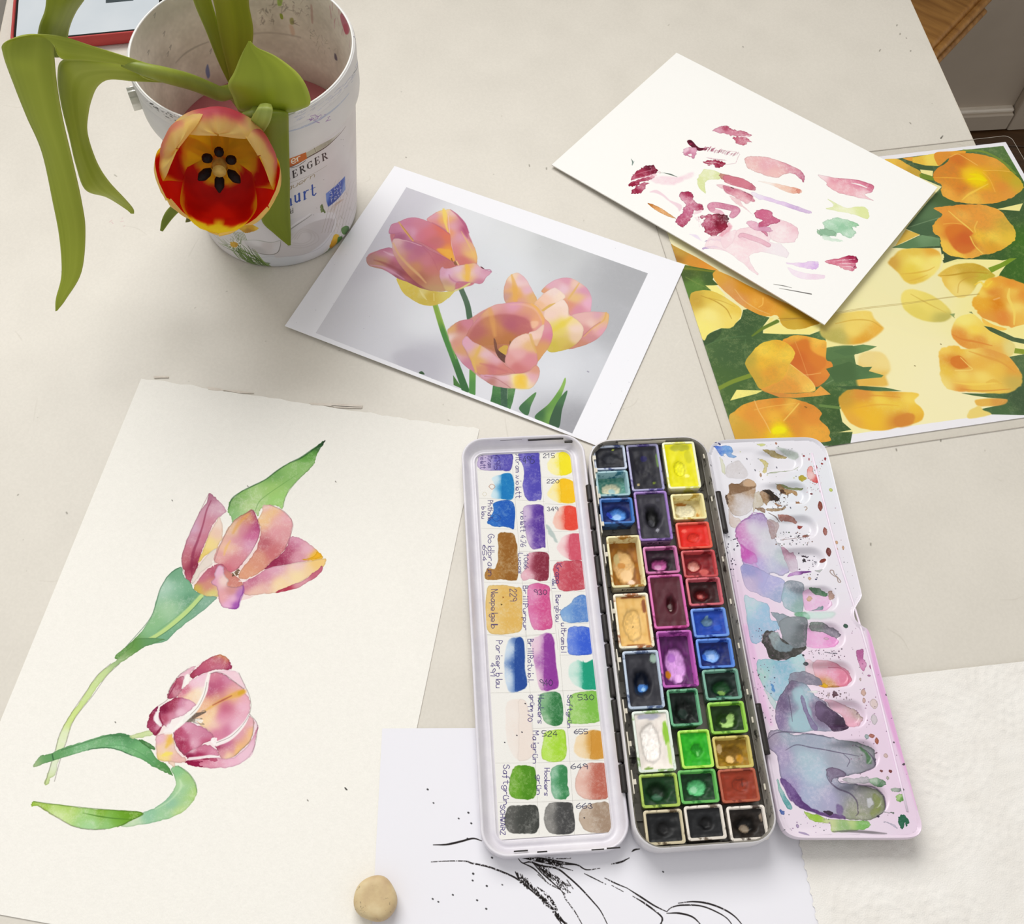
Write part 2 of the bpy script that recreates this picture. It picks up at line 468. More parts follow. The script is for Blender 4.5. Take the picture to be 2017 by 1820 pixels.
# ------------------------------------------------------------------ table
TA = math.radians(8.5)
tb = Sheet((0, 0), TA, 1, 1, 0)
TX0, TX1, TY0, TY1 = -296.0, 395.6, -120.0, 858.0
tsh = Sheet(tb.X * TX0 + tb.Y * TY0, TA, TX1 - TX0, TY1 - TY0, 0)
c = Canvas('table_top_print', tsh.w, tsh.h, 2.4, tsh.local, 'e1dbcf')
c.img += (c.big[..., None] - .5) * .022 + (c.fine[..., None] - .5) * .02
c.view(0, 0, 1)
for x, y in ((1767, 49), (1773, 66), (1785, 75), (1734, 98), (1794, 100), (1792, 242), (1842, 318), (1463, 92), (1042, 325), (1076, 331), (799, 310), (861, 459), (35, 975), (130, 1010), (885, 845), (1765, 885), (1853, 867), (1715, 1071)):
    c.stroke([x, y, x + random.uniform(-2, 2), y + random.uniform(1, 4)], 1.6, '6b6458', .75)
c.stroke([1853, 273, 1857, 268], [2.4, 1.2], '4a453c', .9)
c.stroke([225, 345, 229, 348], 1.6, '8c8574', .7)
for x, y in ((215, 438), (222, 441), (237, 437), (243, 447), (240, 431)):
    c.stroke([x, y, x + random.uniform(-4, 6), y + random.uniform(-5, 5)], [1, 2.2, 1], 'c98f96', .55)
for _ in range(70):
    x = random.uniform(0, 2017); y = random.uniform(0, 1820); a = random.uniform(0, 6.28); q = random.uniform(8, 60)
    c.stroke([x, y, x + q * .5 * math.cos(a) + 3, y + q * .5 * math.sin(a), x + q * math.cos(a + .15), y + q * math.sin(a + .15)], [.6, 1.3, .5], random.choice(('efeade', 'c3bbab', 'b7b0a0')), .35)
for _ in range(60):
    x = random.uniform(0, 2017); y = random.uniform(0, 1820)
    c.stroke([x, y, x + random.uniform(-2, 2), y + random.uniform(-2, 2)], random.uniform(.8, 1.6), '8d8677', .5)
M_top = print_mat('table laminate', c, .87, .42, .5, .05, 500)
M_band = pm('edge band plastic', 'd9d2c4', 'cfc8ba', 30, .4)
M_steel = pm('grey table steel', '8b8c8c', '7d7e7e', 20, .4, metal=.6)
table = thing('table', 'pale beige laminate table carrying the papers, paint box and bucket', 'table', (tsh.o[0], tsh.o[1], FLOOR), TA)
TW, TH = tsh.w, tsh.h; H0 = -FLOOR
o = mesh('tabletop', *cube(1.6, TW - 1.6, 1.6, TH - 1.6, H0 - 22, H0), M_top, table, sm=False)
uvl = o.data.uv_layers.new(name='UVMap')
for lp in o.data.loops:
    p = o.data.vertices[lp.vertex_index].co; uvl.data[lp.index].uv = (p.x / MM / TW, p.y / MM / TH)
ring = [rrect(TW - 3.4, TH - 3.4, 2, H0 - 22, TW / 2, TH / 2), rrect(TW, TH, 3, H0 - 22, TW / 2, TH / 2), rrect(TW, TH, 3, H0 - 1.4, TW / 2, TH / 2),
        rrect(TW - 1.2, TH - 1.2, 3, H0 - .15, TW / 2, TH / 2), rrect(TW - 3.0, TH - 3.0, 2, H0 - .15, TW / 2, TH / 2), rrect(TW - 3.0, TH - 3.0, 2, H0 - 1, TW / 2, TH / 2)]
mesh('edge_band', *loft(ring), M_band, table, sm=False)
for x in (60, TW - 60):
    for y in (60, TH - 60):
        mesh('leg', *tube([(x, y, 0), (x, y, 300), (x, y, H0 - 22)], 19), M_steel, table)

# ------------------------------------------------------------------ wooden chair beyond the table edge
M_wood = pm('honey pine', 'b4813f', '8a5a22', 14, .42, .5, bmp=.15, bscale=80, stretch=(9, 1, 9))
ca = math.atan2(.795, .607)                          # seat edge direction
chair = thing('wooden_stool', 'honey coloured wooden seat standing beyond the table edge in front of the cream door', 'stool', (470.7, 1031.9, FLOOR), ca)
SZ = 450.0
# local x along the visible edge, y towards the far side
mesh('seat', *cube(-150, 150, 5, 285, SZ - 26, SZ, 5), M_wood, chair)
mesh('seat_moulding', *join(cube(-152, 152, -4, 6, SZ - 12, SZ - 2, 3), cube(-152, 152, -1, 6, SZ - 22, SZ - 13, 3), cube(-152, 152, -5, 6, SZ - 30, SZ - 22.5, 3)), M_wood, chair)
for x, y in ((-120, 35), (120, 35), (-120, 255), (120, 255)):
    mesh('leg', *tube([(x, y, 0), (x, y, 200), (x, y, SZ - 24)], [14, 17, 19]), M_wood, chair)

# ------------------------------------------------------------------ tablet in a red case
tt = math.radians(13)
tab = thing('tablet', 'tablet computer in a red case showing a pale screen, lying behind the bucket', 'tablet', (-375, 604, 0), tt)
W_, H_ = 116, 198
M_red = pm('red rubber case', 'b8403c', 'a83532', 40, .55, .4)
M_blk = pm('black screen glass', '0c0d10', '08090b', 10, .08, .5)
L = [rrect(W_ - 4, H_ - 4, 9, 0.05, W_ / 2, H_ / 2, 8), rrect(W_, H_, 10, 2.5, W_ / 2, H_ / 2, 8), rrect(W_, H_, 10, 8.5, W_ / 2, H_ / 2, 8), rrect(W_ - 1.6, H_ - 1.6, 9.4, 10, W_ / 2, H_ / 2, 8),
     rrect(W_ - 4, H_ - 4, 8.2, 10, W_ / 2, H_ / 2, 8), rrect(W_ - 5, H_ - 5, 7.6, 8.8, W_ / 2, H_ / 2, 8)]
mesh('case', *loft(L, True, True, False), M_red, tab, sharp=40)
mesh('bezel', *loft([rrect(W_ - 4.6, H_ - 4.6, 7.6, 3, W_ / 2, H_ / 2, 8), rrect(W_ - 4.6, H_ - 4.6, 7.6, 9.0, W_ / 2, H_ / 2, 8)], True, True, True), M_blk, tab, sm=False)
M_scr, nt, b = newmat('lit screen')
b.inputs['Base Color'].default_value = (.05, .06, .07, 1); b.inputs['Roughness'].default_value = .12
sc_f = noise(nt, 22, 3)
nt.links.new(ramp(nt, sc_f, [(.25, L4('dfe6ea')), (.75, L4('eef2f4'))]), b.inputs['Emission Color']); b.inputs['Emission Strength'].default_value = .72
scr = mesh('screen', *cube(4.2, W_ - 10.5, 5, H_ - 5, 9.0, 9.25), M_scr, tab, sm=False)
mesh('screen_icon', *cube(67, 87, 37, 62, 9.25, 9.32), pm('dark screen icon', '39464c', '2f3a40', 30, .3), scr, sm=False)
mesh('button', *cube(90, 108, -1.0, 1.5, 4.2, 7.0, .9), pm('red case button', '9a2f2d', '92302e', 30, .5), tab)
# ------------------------------------------------------------------ papers on the table
def art(cv, view, **dk):
    def f(pts, col, a=1.0, **k): cv.view(*view); cv.poly(pts, col, a, **{**dk, **k})
    return f
def ln(cv, view, **dk):
    def f(pts, w_, col, a=1.0, **k): cv.view(*view); cv.stroke(pts, w_, col, a, **{**dk, **k})
    return f
# --- laminated print of yellow and orange tulips
Lc = [(1281.5, 360.4), (1979, 280), (2272.5, 787.6), (1462.4, 899.9)]
lam = fit_sheet(Lc, .62, 258.4, 218.3)
c = Canvas('yellow_tulip_print', lam.w, lam.h, 4.6, lam.local, 'f4f2f6')
v0 = art(c, (0, 0, 1), sm=False); v7 = art(c, (1700, 280, 5.6877), rag=.5, tex=.12); v8 = art(c, (1700, 500, 5.514), rag=.5, tex=.12); v9 = art(c, (1310, 480, 4.6676), rag=.5, tex=.12)
s7 = ln(c, (1700, 280, 5.6877), soft=1.2); s8 = ln(c, (1700, 500, 5.514), soft=1.2); s9 = ln(c, (1310, 480, 4.6676), soft=1.2)
v0([1262, 374, 1976, 288, 2246, 775, 1440, 889], [(1500, 500, 'f6efc4'), (1800, 560, 'f8f0b8'), (1850, 750, 'fbf2c0'), (1600, 700, 'faef9c'), (1750, 700, 'fbf2bc'), (1960, 620, 'fbf0a0')])
G = [(100, 300, '4a6a30'), (400, 900, '4c6c3c'), (600, 1000, '436238'), (1000, 850, '4a6a3c'), (700, 700, '3c5a34'), (500, 1250, '4a6a34'), (1600, 1000, '56784a'), (1650, 1250, '4c7040'), (1500, 1500, '40602f'), (1650, 1650, '3c5a30'), (1200, 1450, '4a6a38')]
v9([60, 180, 470, 235, 440, 330, 490, 380, 380, 390, 430, 440, 200, 560], [(200, 260, '3a5422'), (420, 320, '42602c'), (260, 400, '5c8434'), (200, 230, '6a7a18')], sm=False)
s9([180, 230, 300, 240, 470, 262], 7, '7c8420', .8); s9([190, 310, 300, 370, 420, 425], 3, '7a9440', .7)
v9([330, 890, 420, 820, 520, 780, 610, 770, 700, 690, 720, 610, 760, 600, 860, 650, 960, 680, 900, 760, 900, 825, 1330, 838, 1470, 785, 1475, 840, 1480, 1000, 1490, 960, 1727, 935, 1790, 1330, 1640, 1400, 1600, 1500, 1630, 1640, 1700, 1700, 1727, 1720, 1700, 1860, 560, 1860], G, sm=False, tex=.2)
s9([520, 900, 640, 895, 800, 885], 2, '3a5430', .6); s9([380, 930, 560, 870, 740, 850], 3, '5f8454', .5); s9([740, 880, 730, 1000, 750, 1100], 2, '6a8a58', .5)
v9([350, 890, 420, 825, 520, 785, 480, 870, 380, 930], '34502e', .8, soft=2); v9([1470, 965, 1727, 940, 1727, 1040, 1520, 1070], '5c7e4c', .9); v9([1500, 1090, 1727, 1060, 1727, 1200, 1450, 1300], '587848', .8); s9([1480, 1290, 1600, 1230, 1727, 1190], 3, '86a070', .6)
v9([370, 384, 470, 384, 560, 480, 480, 470], 'fdf290', sm=False); v9([900, 825, 960, 755, 1050, 745, 1200, 790, 1465, 735, 1330, 832, 1100, 832], 'fdf092', sm=False); v9([940, 735, 965, 680, 1000, 680, 985, 715], 'f8ea90', sm=False); v9([598, 1442, 658, 1344, 905, 1350, 840, 1380], 'fbf088', sm=False); v9([1590, 1735, 1727, 1705, 1727, 1730], 'fbf0a0', sm=False)
s9([800, 850, 900, 780, 1030, 715], [5, 10, 12], '6a8230', 1); s9([480, 1340, 620, 1270, 780, 1215], [12, 13, 14], '7f9434', 1); s9([1430, 1490, 1600, 1510], 9, '6a8a48', 1)
v9([230, 480, 330, 430, 450, 440, 560, 500, 690, 590, 700, 660, 660, 720, 600, 775, 500, 780, 400, 830, 350, 885, 270, 700], [(270, 520, 'd0a83c'), (450, 470, 'e8c850'), (500, 580, 'f4dc70'), (640, 620, 'f0cc50'), (400, 680, 'fcec88'), (330, 800, 'fcee80'), (600, 700, 'f8e070')])
s9([330, 480, 460, 530, 560, 600, 610, 690], [2, 4, 2], 'b88a28', .7); s9([400, 500, 520, 530, 640, 580], [2, 3, 1], 'c89c38', .6)
v9([0, -40, 80, 20, 300, 130, 500, 250, 440, 245, 250, 210, 90, 160, 40, 60], [(130, 80, 'c89c38'), (250, 160, 'dc942c'), (380, 220, 'e8942c'), (420, 240, 'f0a840'), (100, 140, 'a87420')], sm=False)
v9([440, 290, 470, 250, 560, 280, 760, 380, 960, 480, 1200, 590, 1420, 710, 1340, 760, 1200, 790, 1090, 760, 1030, 660, 960, 670, 860, 650, 740, 590, 620, 500, 480, 370], [(480, 310, 'e4a83c'), (600, 420, 'e0a058'), (720, 420, 'dc941c'), (680, 520, 'e09858'), (840, 560, 'f4b040'), (900, 600, 'dc9030'), (1000, 650, 'f0a838'), (1100, 700, 'd0a834'), (1200, 760, 'd8b440'), (1300, 720, 'c89828')])
s9([640, 420, 720, 520, 840, 600, 960, 650], [2, 3, 2], 'f0c880', .7); s9([900, 500, 895, 560, 860, 585], 3, 'fcc860', .8); s9([1040, 690, 1180, 690, 1380, 700], [2, 4, 2], 'a87c20', .7)
v9([1080, 890, 1180, 845, 1300, 850, 1420, 880, 1482, 905, 1480, 1060, 1530, 1090, 1545, 1150, 1500, 1230, 1430, 1300, 1370, 1310, 1260, 1230, 1150, 1110, 1190, 1020, 1150, 940], [(1200, 870, 'f8b840'), (1400, 900, 'fcc850'), (1250, 950, 'dc7828'), (1220, 1050, 'd87030'), (1350, 1100, 'e48430'), (1440, 980, 'f4ac40'), (1480, 1150, 'e89038'), (1320, 1230, 'd87430'), (1440, 1250, 'e08838')])
v9([1150, 940, 1300, 880, 1330, 960, 1380, 1010, 1480, 1060, 1440, 1160, 1260, 1200, 1160, 1110, 1195, 1020], [(1250, 930, 'dc7c2c'), (1200, 1080, 'd46a28'), (1400, 1080, 'e08030'), (1300, 1160, 'd87430')], .85, soft=3)
v9([735, 1100, 790, 1010, 880, 920, 1000, 885, 1090, 900, 1160, 950, 1195, 1020, 1150, 1100, 1130, 1180, 1100, 1240, 1000, 1300, 880, 1340, 800, 1220], [(770, 1080, 'c8ac40'), (960, 960, 'f8cc40'), (1020, 930, 'f0b438'), (1100, 1050, 'fcd048'), (900, 1100, 'f4bc38'), (800, 1200, 'd0a83c'), (960, 1200, 'e8a438'), (1080, 1180, 'f0b840'), (900, 1000, 'fcd44c')])
v9([1150, 1110, 1230, 1170, 1330, 1250, 1380, 1320, 1360, 1362, 1200, 1372, 1000, 1370, 880, 1340, 950, 1310, 1060, 1260, 1110, 1200], [(1160, 1160, 'f0b848'), (1250, 1240, 'f4b850'), (1340, 1330, 'fccc5c'), (1000, 1340, 'e8a040'), (1150, 1330, 'eca040')])
v9([880, 1350, 1000, 1372, 1200, 1378, 1370, 1362, 1430, 1305, 1522, 1385, 1400, 1402, 1200, 1418, 1050, 1412], [(1000, 1390, 'dc9040'), (1400, 1370, 'f0a848'), (1200, 1400, 'e89c40')], sm=False)
s9([1150, 1110, 1230, 1170, 1330, 1250, 1375, 1320, 1340, 1350], 2.5, 'fcdc80', .8); s9([1250, 1210, 1340, 1205, 1430, 1190], 2, 'f8c070', .8); s9([1195, 900, 1250, 1040, 1320, 1240], 1.2, 'f4b868', .7)
v9([590, 1600, 640, 1540, 720, 1480, 850, 1440, 1060, 1415, 1200, 1430, 1350, 1480, 1430, 1540, 1440, 1570, 1420, 1620, 1500, 1690, 1510, 1760, 1440, 1830, 620, 1860], [(680, 1520, 'f0a838'), (860, 1460, 'eca040'), (800, 1560, 'e89838'), (1050, 1450, 'e08830'), (1150, 1500, 'f8c850'), (1000, 1600, 'f8bc40'), (1250, 1530, 'dc8430'), (1350, 1600, 'e89438'), (1150, 1620, 'e08c34'), (1060, 1700, 'fcf000'), (900, 1640, 'ec9c3c'), (700, 1680, 'd8a838'), (1350, 1720, 'f4b040'), (1200, 1680, 'e49438'), (620, 1620, 'e0b448')])
v9([980, 1710, 1040, 1680, 1110, 1700, 1090, 1740, 1000, 1750], 'fcf000', .9, soft=3); s9([820, 1440, 860, 1540, 920, 1640, 970, 1740], 2.5, 'fcd080', .7); s9([1090, 1630, 1170, 1540, 1230, 1470], 3, 'fcd868', .8); s9([820, 1530, 960, 1500, 1200, 1470], 2, 'fcc860', .7); s9([1285, 1500, 1300, 1508], 3, '6a4a18', .8)
# right half
v8([-420, 700, -200, 640, 60, 620, 120, 700, 200, 780, 222, 820, 130, 900, 0, 970, -200, 985, -400, 930, -470, 850], [(-350, 760, 'e0cc74'), (0, 720, 'f8dc70'), (150, 840, 'f0b848'), (0, 940, 'e8a838'), (-300, 900, 'c0b45c'), (-100, 830, 'f8dc70')], soft=3)
s8([-300, 760, -100, 720, 80, 730, 200, 800], [2, 4, 2], 'd0a038', .6)
v8([-20, 1080, 150, 1060, 250, 1110, 300, 1250, 250, 1330, 265, 1430, 100, 1440, -60, 1430, -60, 1200], [(50, 1120, 'f4dc90'), (220, 1200, 'f8e090'), (100, 1400, 'e8b850'), (220, 1400, 'ecc058')], soft=5)
v8([-330, 1060, -150, 1010, 0, 985, 152, 1005, 60, 1050, -60, 1090, -200, 1110], [(-200, 1060, '56784a'), (100, 1010, '6a9058')], sm=False); v8([-400, 1250, -150, 1170, 0, 1230, 98, 1228, 60, 1275, 222, 1322, 200, 1342, 0, 1360, -300, 1400], [(-200, 1270, '4c6c40'), (150, 1320, '5f8850'), (60, 1250, '55784a')], sm=False); v8([-300, 1440, 0, 1436, 250, 1455, 422, 1490, 200, 1495, -100, 1490], [(-100, 1460, '40603a'), (350, 1485, '55784a')], sm=False)
v8([-265, 1580, -200, 1500, -100, 1470, 100, 1490, 350, 1495, 600, 1520, 560, 1600, 640, 1680, 660, 1760, 600, 1830, 400, 1880, 150, 1920, -100, 1860, -220, 1720], [(-200, 1560, 'd0a038'), (0, 1520, 'e0943c'), (300, 1520, 'e4a038'), (200, 1600, 'f8d850'), (350, 1680, 'f4d048'), (500, 1600, 'fcdc60'), (0, 1700, 'f4bc30'), (400, 1800, 'd88830'), (560, 1700, 'f4c840'), (610, 1780, 'ecb038'), (-100, 1800, 'ecb040'), (100, 1780, 'f4c030')], soft=1.5)
v8([340, 1790, 480, 1730, 560, 1760, 520, 1860, 380, 1880], 'd88834', .85, soft=3); s8([-150, 1560, 100, 1540, 400, 1560], [2, 6, 2], 'e09838', .6); s8([-100, 1680, 150, 1640, 380, 1650], [2, 6, 2], 'e8a838', .5)
v8([420, 440, 500, 385, 650, 410, 800, 480, 920, 580, 962, 660, 920, 720, 830, 742, 680, 730, 530, 670, 430, 570], [(500, 440, 'f8e478'), (700, 560, 'f4e070'), (890, 690, 'c8bc60'), (600, 650, 'ecd868'), (850, 560, 'f0dc70')], soft=4); v8([945, 655, 1000, 645, 990, 680, 1000, 700], '98a868', sm=False); s8([520, 440, 700, 540, 900, 640], [3, 5, 2], 'd8b850', .6)
v7([280, 1340, 350, 1270, 420, 1210, 600, 1180, 760, 1185, 860, 1240, 880, 1330, 840, 1430, 760, 1510, 650, 1570, 540, 1590, 460, 1550, 400, 1470, 300, 1380], [(310, 1340, 'd8a848'), (550, 1230, 'ecc850'), (770, 1220, 'ecb040'), (600, 1350, 'fcec78'), (560, 1430, 'f0d450'), (560, 1520, 'ecc850'), (750, 1420, 'fce880'), (820, 1330, 'fcec80')], soft=3)
s7([420, 1480, 560, 1470, 720, 1440, 800, 1400], [2, 6, 2], 'e0b040', .6); s7([500, 1560, 620, 1530, 720, 1490], [3, 6, 2], 'e4b848', .6)
GR = [(1400, 100, '5a7848'), (1650, 300, '4a7030'), (1750, 650, '44603a'), (1000, 1290, '3f5638'), (1600, 820, '3e5a34'), (1760, 1100, '3f7020'), (1700, 1400, '3c6a20'), (700, 800, '55744c'), (640, 1000, '4c6a48'), (500, 230, '46603e'), (1200, 690, '40583a'), (1500, 1280, '3c5c30')]
v7([1090, 95, 1572, 43, 1920, 640, 2050, 1700, 1850, 1640, 1650, 1540, 1510, 1500, 1600, 1380, 1720, 1300, 1560, 1325, 1200, 1312, 1040, 1340, 900, 1362, 890, 1290, 870, 1185, 700, 1190, 330, 1185, 640, 1040, 480, 970, 740, 650, 880, 500, 640, 400, 560, 300, 370, 185, 800, 130], GR, sm=False, tex=.2)
s7([1130, 95, 1350, 110, 1550, 210, 1700, 350], 9, '7f9838', .8)
v7([500, 965, 760, 650, 880, 520, 1050, 690, 800, 738, 900, 830, 840, 1050, 640, 1040], [(700, 800, '5c7c54'), (850, 600, '48663c'), (760, 980, '4a6848')], sm=False); s7([500, 960, 650, 910, 850, 850], 3, '86a078', .7)
v7([330, 1183, 520, 1100, 660, 1040, 860, 1075, 862, 1165, 700, 1170, 500, 1192], [(500, 1150, '5f8458'), (750, 1080, '789c70'), (800, 1140, '688c60')], sm=False); v7([390, 1120, 480, 980, 640, 1035, 500, 1100, 360, 1165], 'e4bc50', sm=False)
v7([1490, 752, 1792, 685, 1755, 772], 'fbf09c', sm=False); v7([900, 1345, 1060, 1312, 1500, 1316, 1562, 1326, 1430, 1402, 1200, 1362, 1000, 1392, 860, 1480], 'fdf3a4', sm=False); v7([885, 1260, 900, 1250, 920, 1320, 890, 1320], 'fbf0a0', sm=False); v7([1470, 1490, 1550, 1420, 1522, 1500], 'fbf0a0', sm=False)
v7([905, 1358, 900, 1300, 940, 1262, 1060, 1290, 1050, 1312], '3f5638', sm=False)
v7([550, 172, 800, 130, 852, 268, 700, 262, 556, 226], [(600, 200, 'f0c448'), (780, 200, 'f8dc60')], sm=False); v7([640, 308, 785, 322, 780, 385, 650, 345], 'fdf0a0', sm=False); v7([180, 218, 370, 186, 500, 250, 640, 330, 632, 390, 400, 300], [(300, 220, 'f4c850'), (560, 320, 'd0a840'), (450, 250, 'ecb848')]); v7([440, 180, 560, 165, 550, 215, 500, 205], 'f0a840', sm=False); v7([650, 350, 780, 385, 790, 430, 650, 400], '7a9430', .9)
v7([800, 130, 960, 105, 1130, 98, 1140, 125, 980, 170, 900, 230, 840, 262], [(900, 150, 'e89838'), (1080, 110, 'f0a838')])
v7([785, 360, 830, 300, 950, 220, 980, 160, 1100, 125, 1250, 130, 1420, 160, 1550, 220, 1640, 310, 1740, 400, 1795, 480, 1790, 530, 1700, 600, 1580, 660, 1400, 690, 1200, 690, 1020, 660, 900, 600, 870, 540, 880, 480, 800, 430], [(850, 330, 'e08c30'), (1080, 230, 'd8742a'), (1000, 330, 'e08430'), (1300, 200, 'e89838'), (1500, 230, 'f0a840'), (1250, 380, 'fcdc00'), (1200, 340, 'fcd030'), (1300, 430, 'fce000'), (1600, 380, 'd8a828'), (1740, 440, 'c8b430'), (1450, 400, 'ec9c34'), (1550, 500, 'e89038'), (1000, 450, 'e49030'), (1100, 540, 'dc7c2c'), (950, 570, 'f8b448'), (1200, 620, 'f8c850'), (1400, 600, 'ec9c3c'), (1650, 580, 'eca040'), (1760, 520, 'dcb038')], rag=1)
s7([970, 170, 1060, 135, 1150, 180, 1280, 260], 3, 'fcc868', .8); s7([1110, 650, 1180, 590, 1270, 540, 1400, 470], [3, 8, 3], 'fcd050', .85); s7([1340, 340, 1420, 420, 1480, 560], 2.5, 'fcc050', .8); s7([800, 400, 950, 400, 1150, 410], [2, 5, 2], 'f8b840', .8); s7([1200, 360, 1300, 380, 1380, 430], [6, 16, 6], 'fce000', .9, soft=2); s7([1180, 420, 1280, 410, 1370, 440], [4, 12, 4], 'fce800', .9, soft=2); s7([1350, 320, 1500, 320, 1640, 330], 3, 'fcc858', .7)
v7([795, 735, 1000, 710, 1200, 700, 1380, 710, 1540, 770, 1620, 870, 1690, 960, 1715, 1050, 1690, 1110, 1600, 1180, 1450, 1250, 1340, 1260, 1230, 1300, 1100, 1295, 960, 1260, 890, 1210, 870, 1140, 860, 1070, 800, 1020, 780, 950, 820, 880, 890, 815, 850, 780], [(900, 760, 'f0a040'), (1100, 730, 'e89438'), (1100, 830, 'f8b850'), (1300, 850, 'f0a040'), (1450, 800, 'f4ac44'), (1600, 950, 'd8b040'), (850, 960, 'f0b040'), (1000, 1000, 'dc7428'), (1100, 1080, 'd86c2c'), (1180, 1150, 'd06428'), (1000, 900, 'e89038'), (1280, 1080, 'fccc40'), (1450, 1080, 'fcd850'), (1650, 1050, 'f0c840'), (1450, 1190, 'e4a430'), (1250, 1230, 'f4b448'), (930, 1150, 'f8cc50'), (1050, 1260, 'fcd050'), (1340, 950, 'eca040')], rag=1)
v7([930, 960, 1080, 920, 1230, 1010, 1200, 1070, 1260, 1180, 1150, 1250, 1050, 1220, 960, 1100], [(1000, 980, 'e07c2c'), (1150, 1100, 'd4642a'), (1180, 1200, 'd8702c')], .85, soft=3)
s7([960, 775, 1080, 880, 1180, 960, 1230, 1010], [3, 6, 3], 'fcd460', .85); s7([1200, 1060, 1250, 1160, 1340, 1250], 4, 'fcdc60', .8); s7([1280, 890, 1250, 960, 1260, 1010], 4, 'fccc58', .7); s7([900, 920, 1000, 910, 1100, 920], 3, 'fcc050', .7)
v7([840, 1490, 930, 1420, 1060, 1370, 1220, 1355, 1340, 1390, 1440, 1460, 1480, 1500, 1400, 1540, 1300, 1560, 1250, 1640, 1180, 1720, 1060, 1740, 950, 1650, 890, 1560, 880, 1520], [(920, 1470, 'e4bc48'), (1150, 1400, 'd8b43c'), (1320, 1420, 'd0a830'), (1180, 1470, 'd0a838'), (1000, 1560, 'f8dc70'), (1100, 1640, 'f8e080'), (1350, 1510, 'c8b838'), (900, 1560, 'f0c858')], soft=1)
s7([860, 1500, 1000, 1490, 1200, 1460, 1400, 1470], [2, 6, 3], 'c09428', .75); s7([1060, 1690, 1080, 1580, 1180, 1520, 1300, 1500], [2, 3, 2], 'd0a040', .6); v7([1400, 1410, 1540, 1360, 1640, 1300, 1722, 1300, 1600, 1385, 1440, 1462], '7c9c26', sm=False)
v8([1180, 540, 1250, 430, 1330, 300, 1450, 245, 1600, 270, 1850, 400, 1900, 700, 1760, 760, 1640, 800, 1480, 765, 1300, 690, 1230, 620], [(1350, 330, 'fcd040'), (1300, 420, 'fcdc60'), (1450, 270, 'f0a838'), (1600, 320, 'ec9830'), (1400, 420, 'e08830'), (1450, 560, 'e08410'), (1300, 560, 'f0b030'), (1520, 680, 'e88c38'), (1350, 690, 'e8a040'), (1640, 420, 'f8d058'), (1640, 600, 'fce070'), (1720, 450, 'e89030'), (1700, 700, 'f4c050')], rag=1.5, soft=1)
s8([1210, 340, 1280, 310, 1330, 360, 1400, 300], [3, 9, 4], 'fcd848', .8, rough=.3); s8([1590, 380, 1580, 480, 1640, 620, 1640, 770], [4, 10, 8, 4], 'fcdc68', .85); s8([1420, 500, 1480, 480], 5, 'f8c078', .7)
v8([1290, 700, 1420, 770, 1560, 815, 1480, 830, 1330, 770], 'fcc850', .9); v8([1555, 830, 1660, 790, 1900, 730, 1900, 950, 1640, 895], 'fdf09c', sm=False); v8([1148, 632, 1180, 628, 1198, 655], '8a9460', sm=False)
v8([960, 870, 980, 760, 1060, 680, 1200, 655, 1320, 760, 1500, 880, 1620, 960, 1655, 1020, 1620, 1100, 1520, 1115, 1300, 1060, 1100, 1020, 1000, 940], [(1100, 740, 'fcec80'), (1200, 850, 'fcdc58'), (1050, 930, 'e8983c'), (1250, 970, 'e8a040'), (1400, 940, 'f8d860'), (1600, 1040, 'ecdc88'), (1450, 1050, 'f0b850')], soft=1.5)
s8([970, 880, 1080, 930, 1240, 960, 1400, 1000], [3, 8, 3], 'e08834', .7)
v8([1310, 782, 1400, 800, 1540, 860, 1640, 910, 1750, 930, 1900, 950, 1900, 1000, 1740, 975, 1620, 950, 1480, 890, 1380, 840], '48603c', sm=False); v8([1650, 1020, 1900, 1060, 1900, 1100, 1640, 1080], '8a9c30', sm=False)
v8([1590, 1120, 1750, 1090, 1950, 1090, 2000, 1760, 1400, 1745, 1270, 1690, 1500, 1640, 1560, 1580, 1350, 1560, 1180, 1540, 1065, 1512, 1300, 1520, 1600, 1500, 1700, 1440, 1720, 1370, 1690, 1250], [(1400, 1540, '4c6a40'), (1700, 1600, '40583a'), (1650, 1180, '506c44'), (1450, 1700, '4a6a40')], sm=False)
v8([1240, 1580, 1556, 1577, 1512, 1642, 1262, 1655], [(1280, 1600, 'ecb850'), (1500, 1600, 'e0a048')], soft=1); v8([1160, 1700, 1260, 1650, 1300, 1692, 1390, 1742, 1150, 1790], 'f2d878', soft=2)
v8([830, 1060, 900, 1010, 1020, 1000, 1100, 1040, 1300, 1020, 1500, 1080, 1600, 1130, 1700, 1270, 1735, 1370, 1700, 1440, 1600, 1500, 1400, 1518, 1200, 1502, 1000, 1490, 900, 1450, 840, 1340, 835, 1220], [(880, 1050, 'fcd860'), (1050, 1040, 'f4c040'), (980, 1180, 'dc8028'), (1060, 1210, 'e08c34'), (900, 1280, 'f0c848'), (1150, 1080, 'f8dc70'), (1400, 1090, 'e8a448'), (1250, 1180, 'f0b848'), (1080, 1310, 'fce470'), (1300, 1330, 'fce070'), (1450, 1250, 'f4c850'), (1620, 1250, 'eca840'), (1650, 1380, 'd0b454'), (1200, 1450, 'f4cc50'), (1100, 1475, 'e89840'), (1400, 1480, 'f4c850'), (900, 1420, 'f8e080')], soft=1.2, rag=1)
v8([960, 1130, 1060, 1110, 1145, 1220, 1040, 1250, 960, 1200], 'dc7c28', .85, soft=2); s8([1060, 1130, 1140, 1210, 1180, 1260, 1000, 1270], 3, 'fce078', .8); s8([1150, 1060, 1300, 1110, 1500, 1180, 1650, 1290], [3, 9, 3], 'e4a040', .6); s8([980, 1400, 1200, 1420, 1500, 1400], [2, 9, 2], 'fcdc60', .6); s8([1340, 1400, 1420, 1380, 1500, 1410], [4, 12, 4], 'eab848', .6); s8([1060, 1470, 1300, 1490, 1600, 1470], [2, 5, 2], 'd88838', .6)
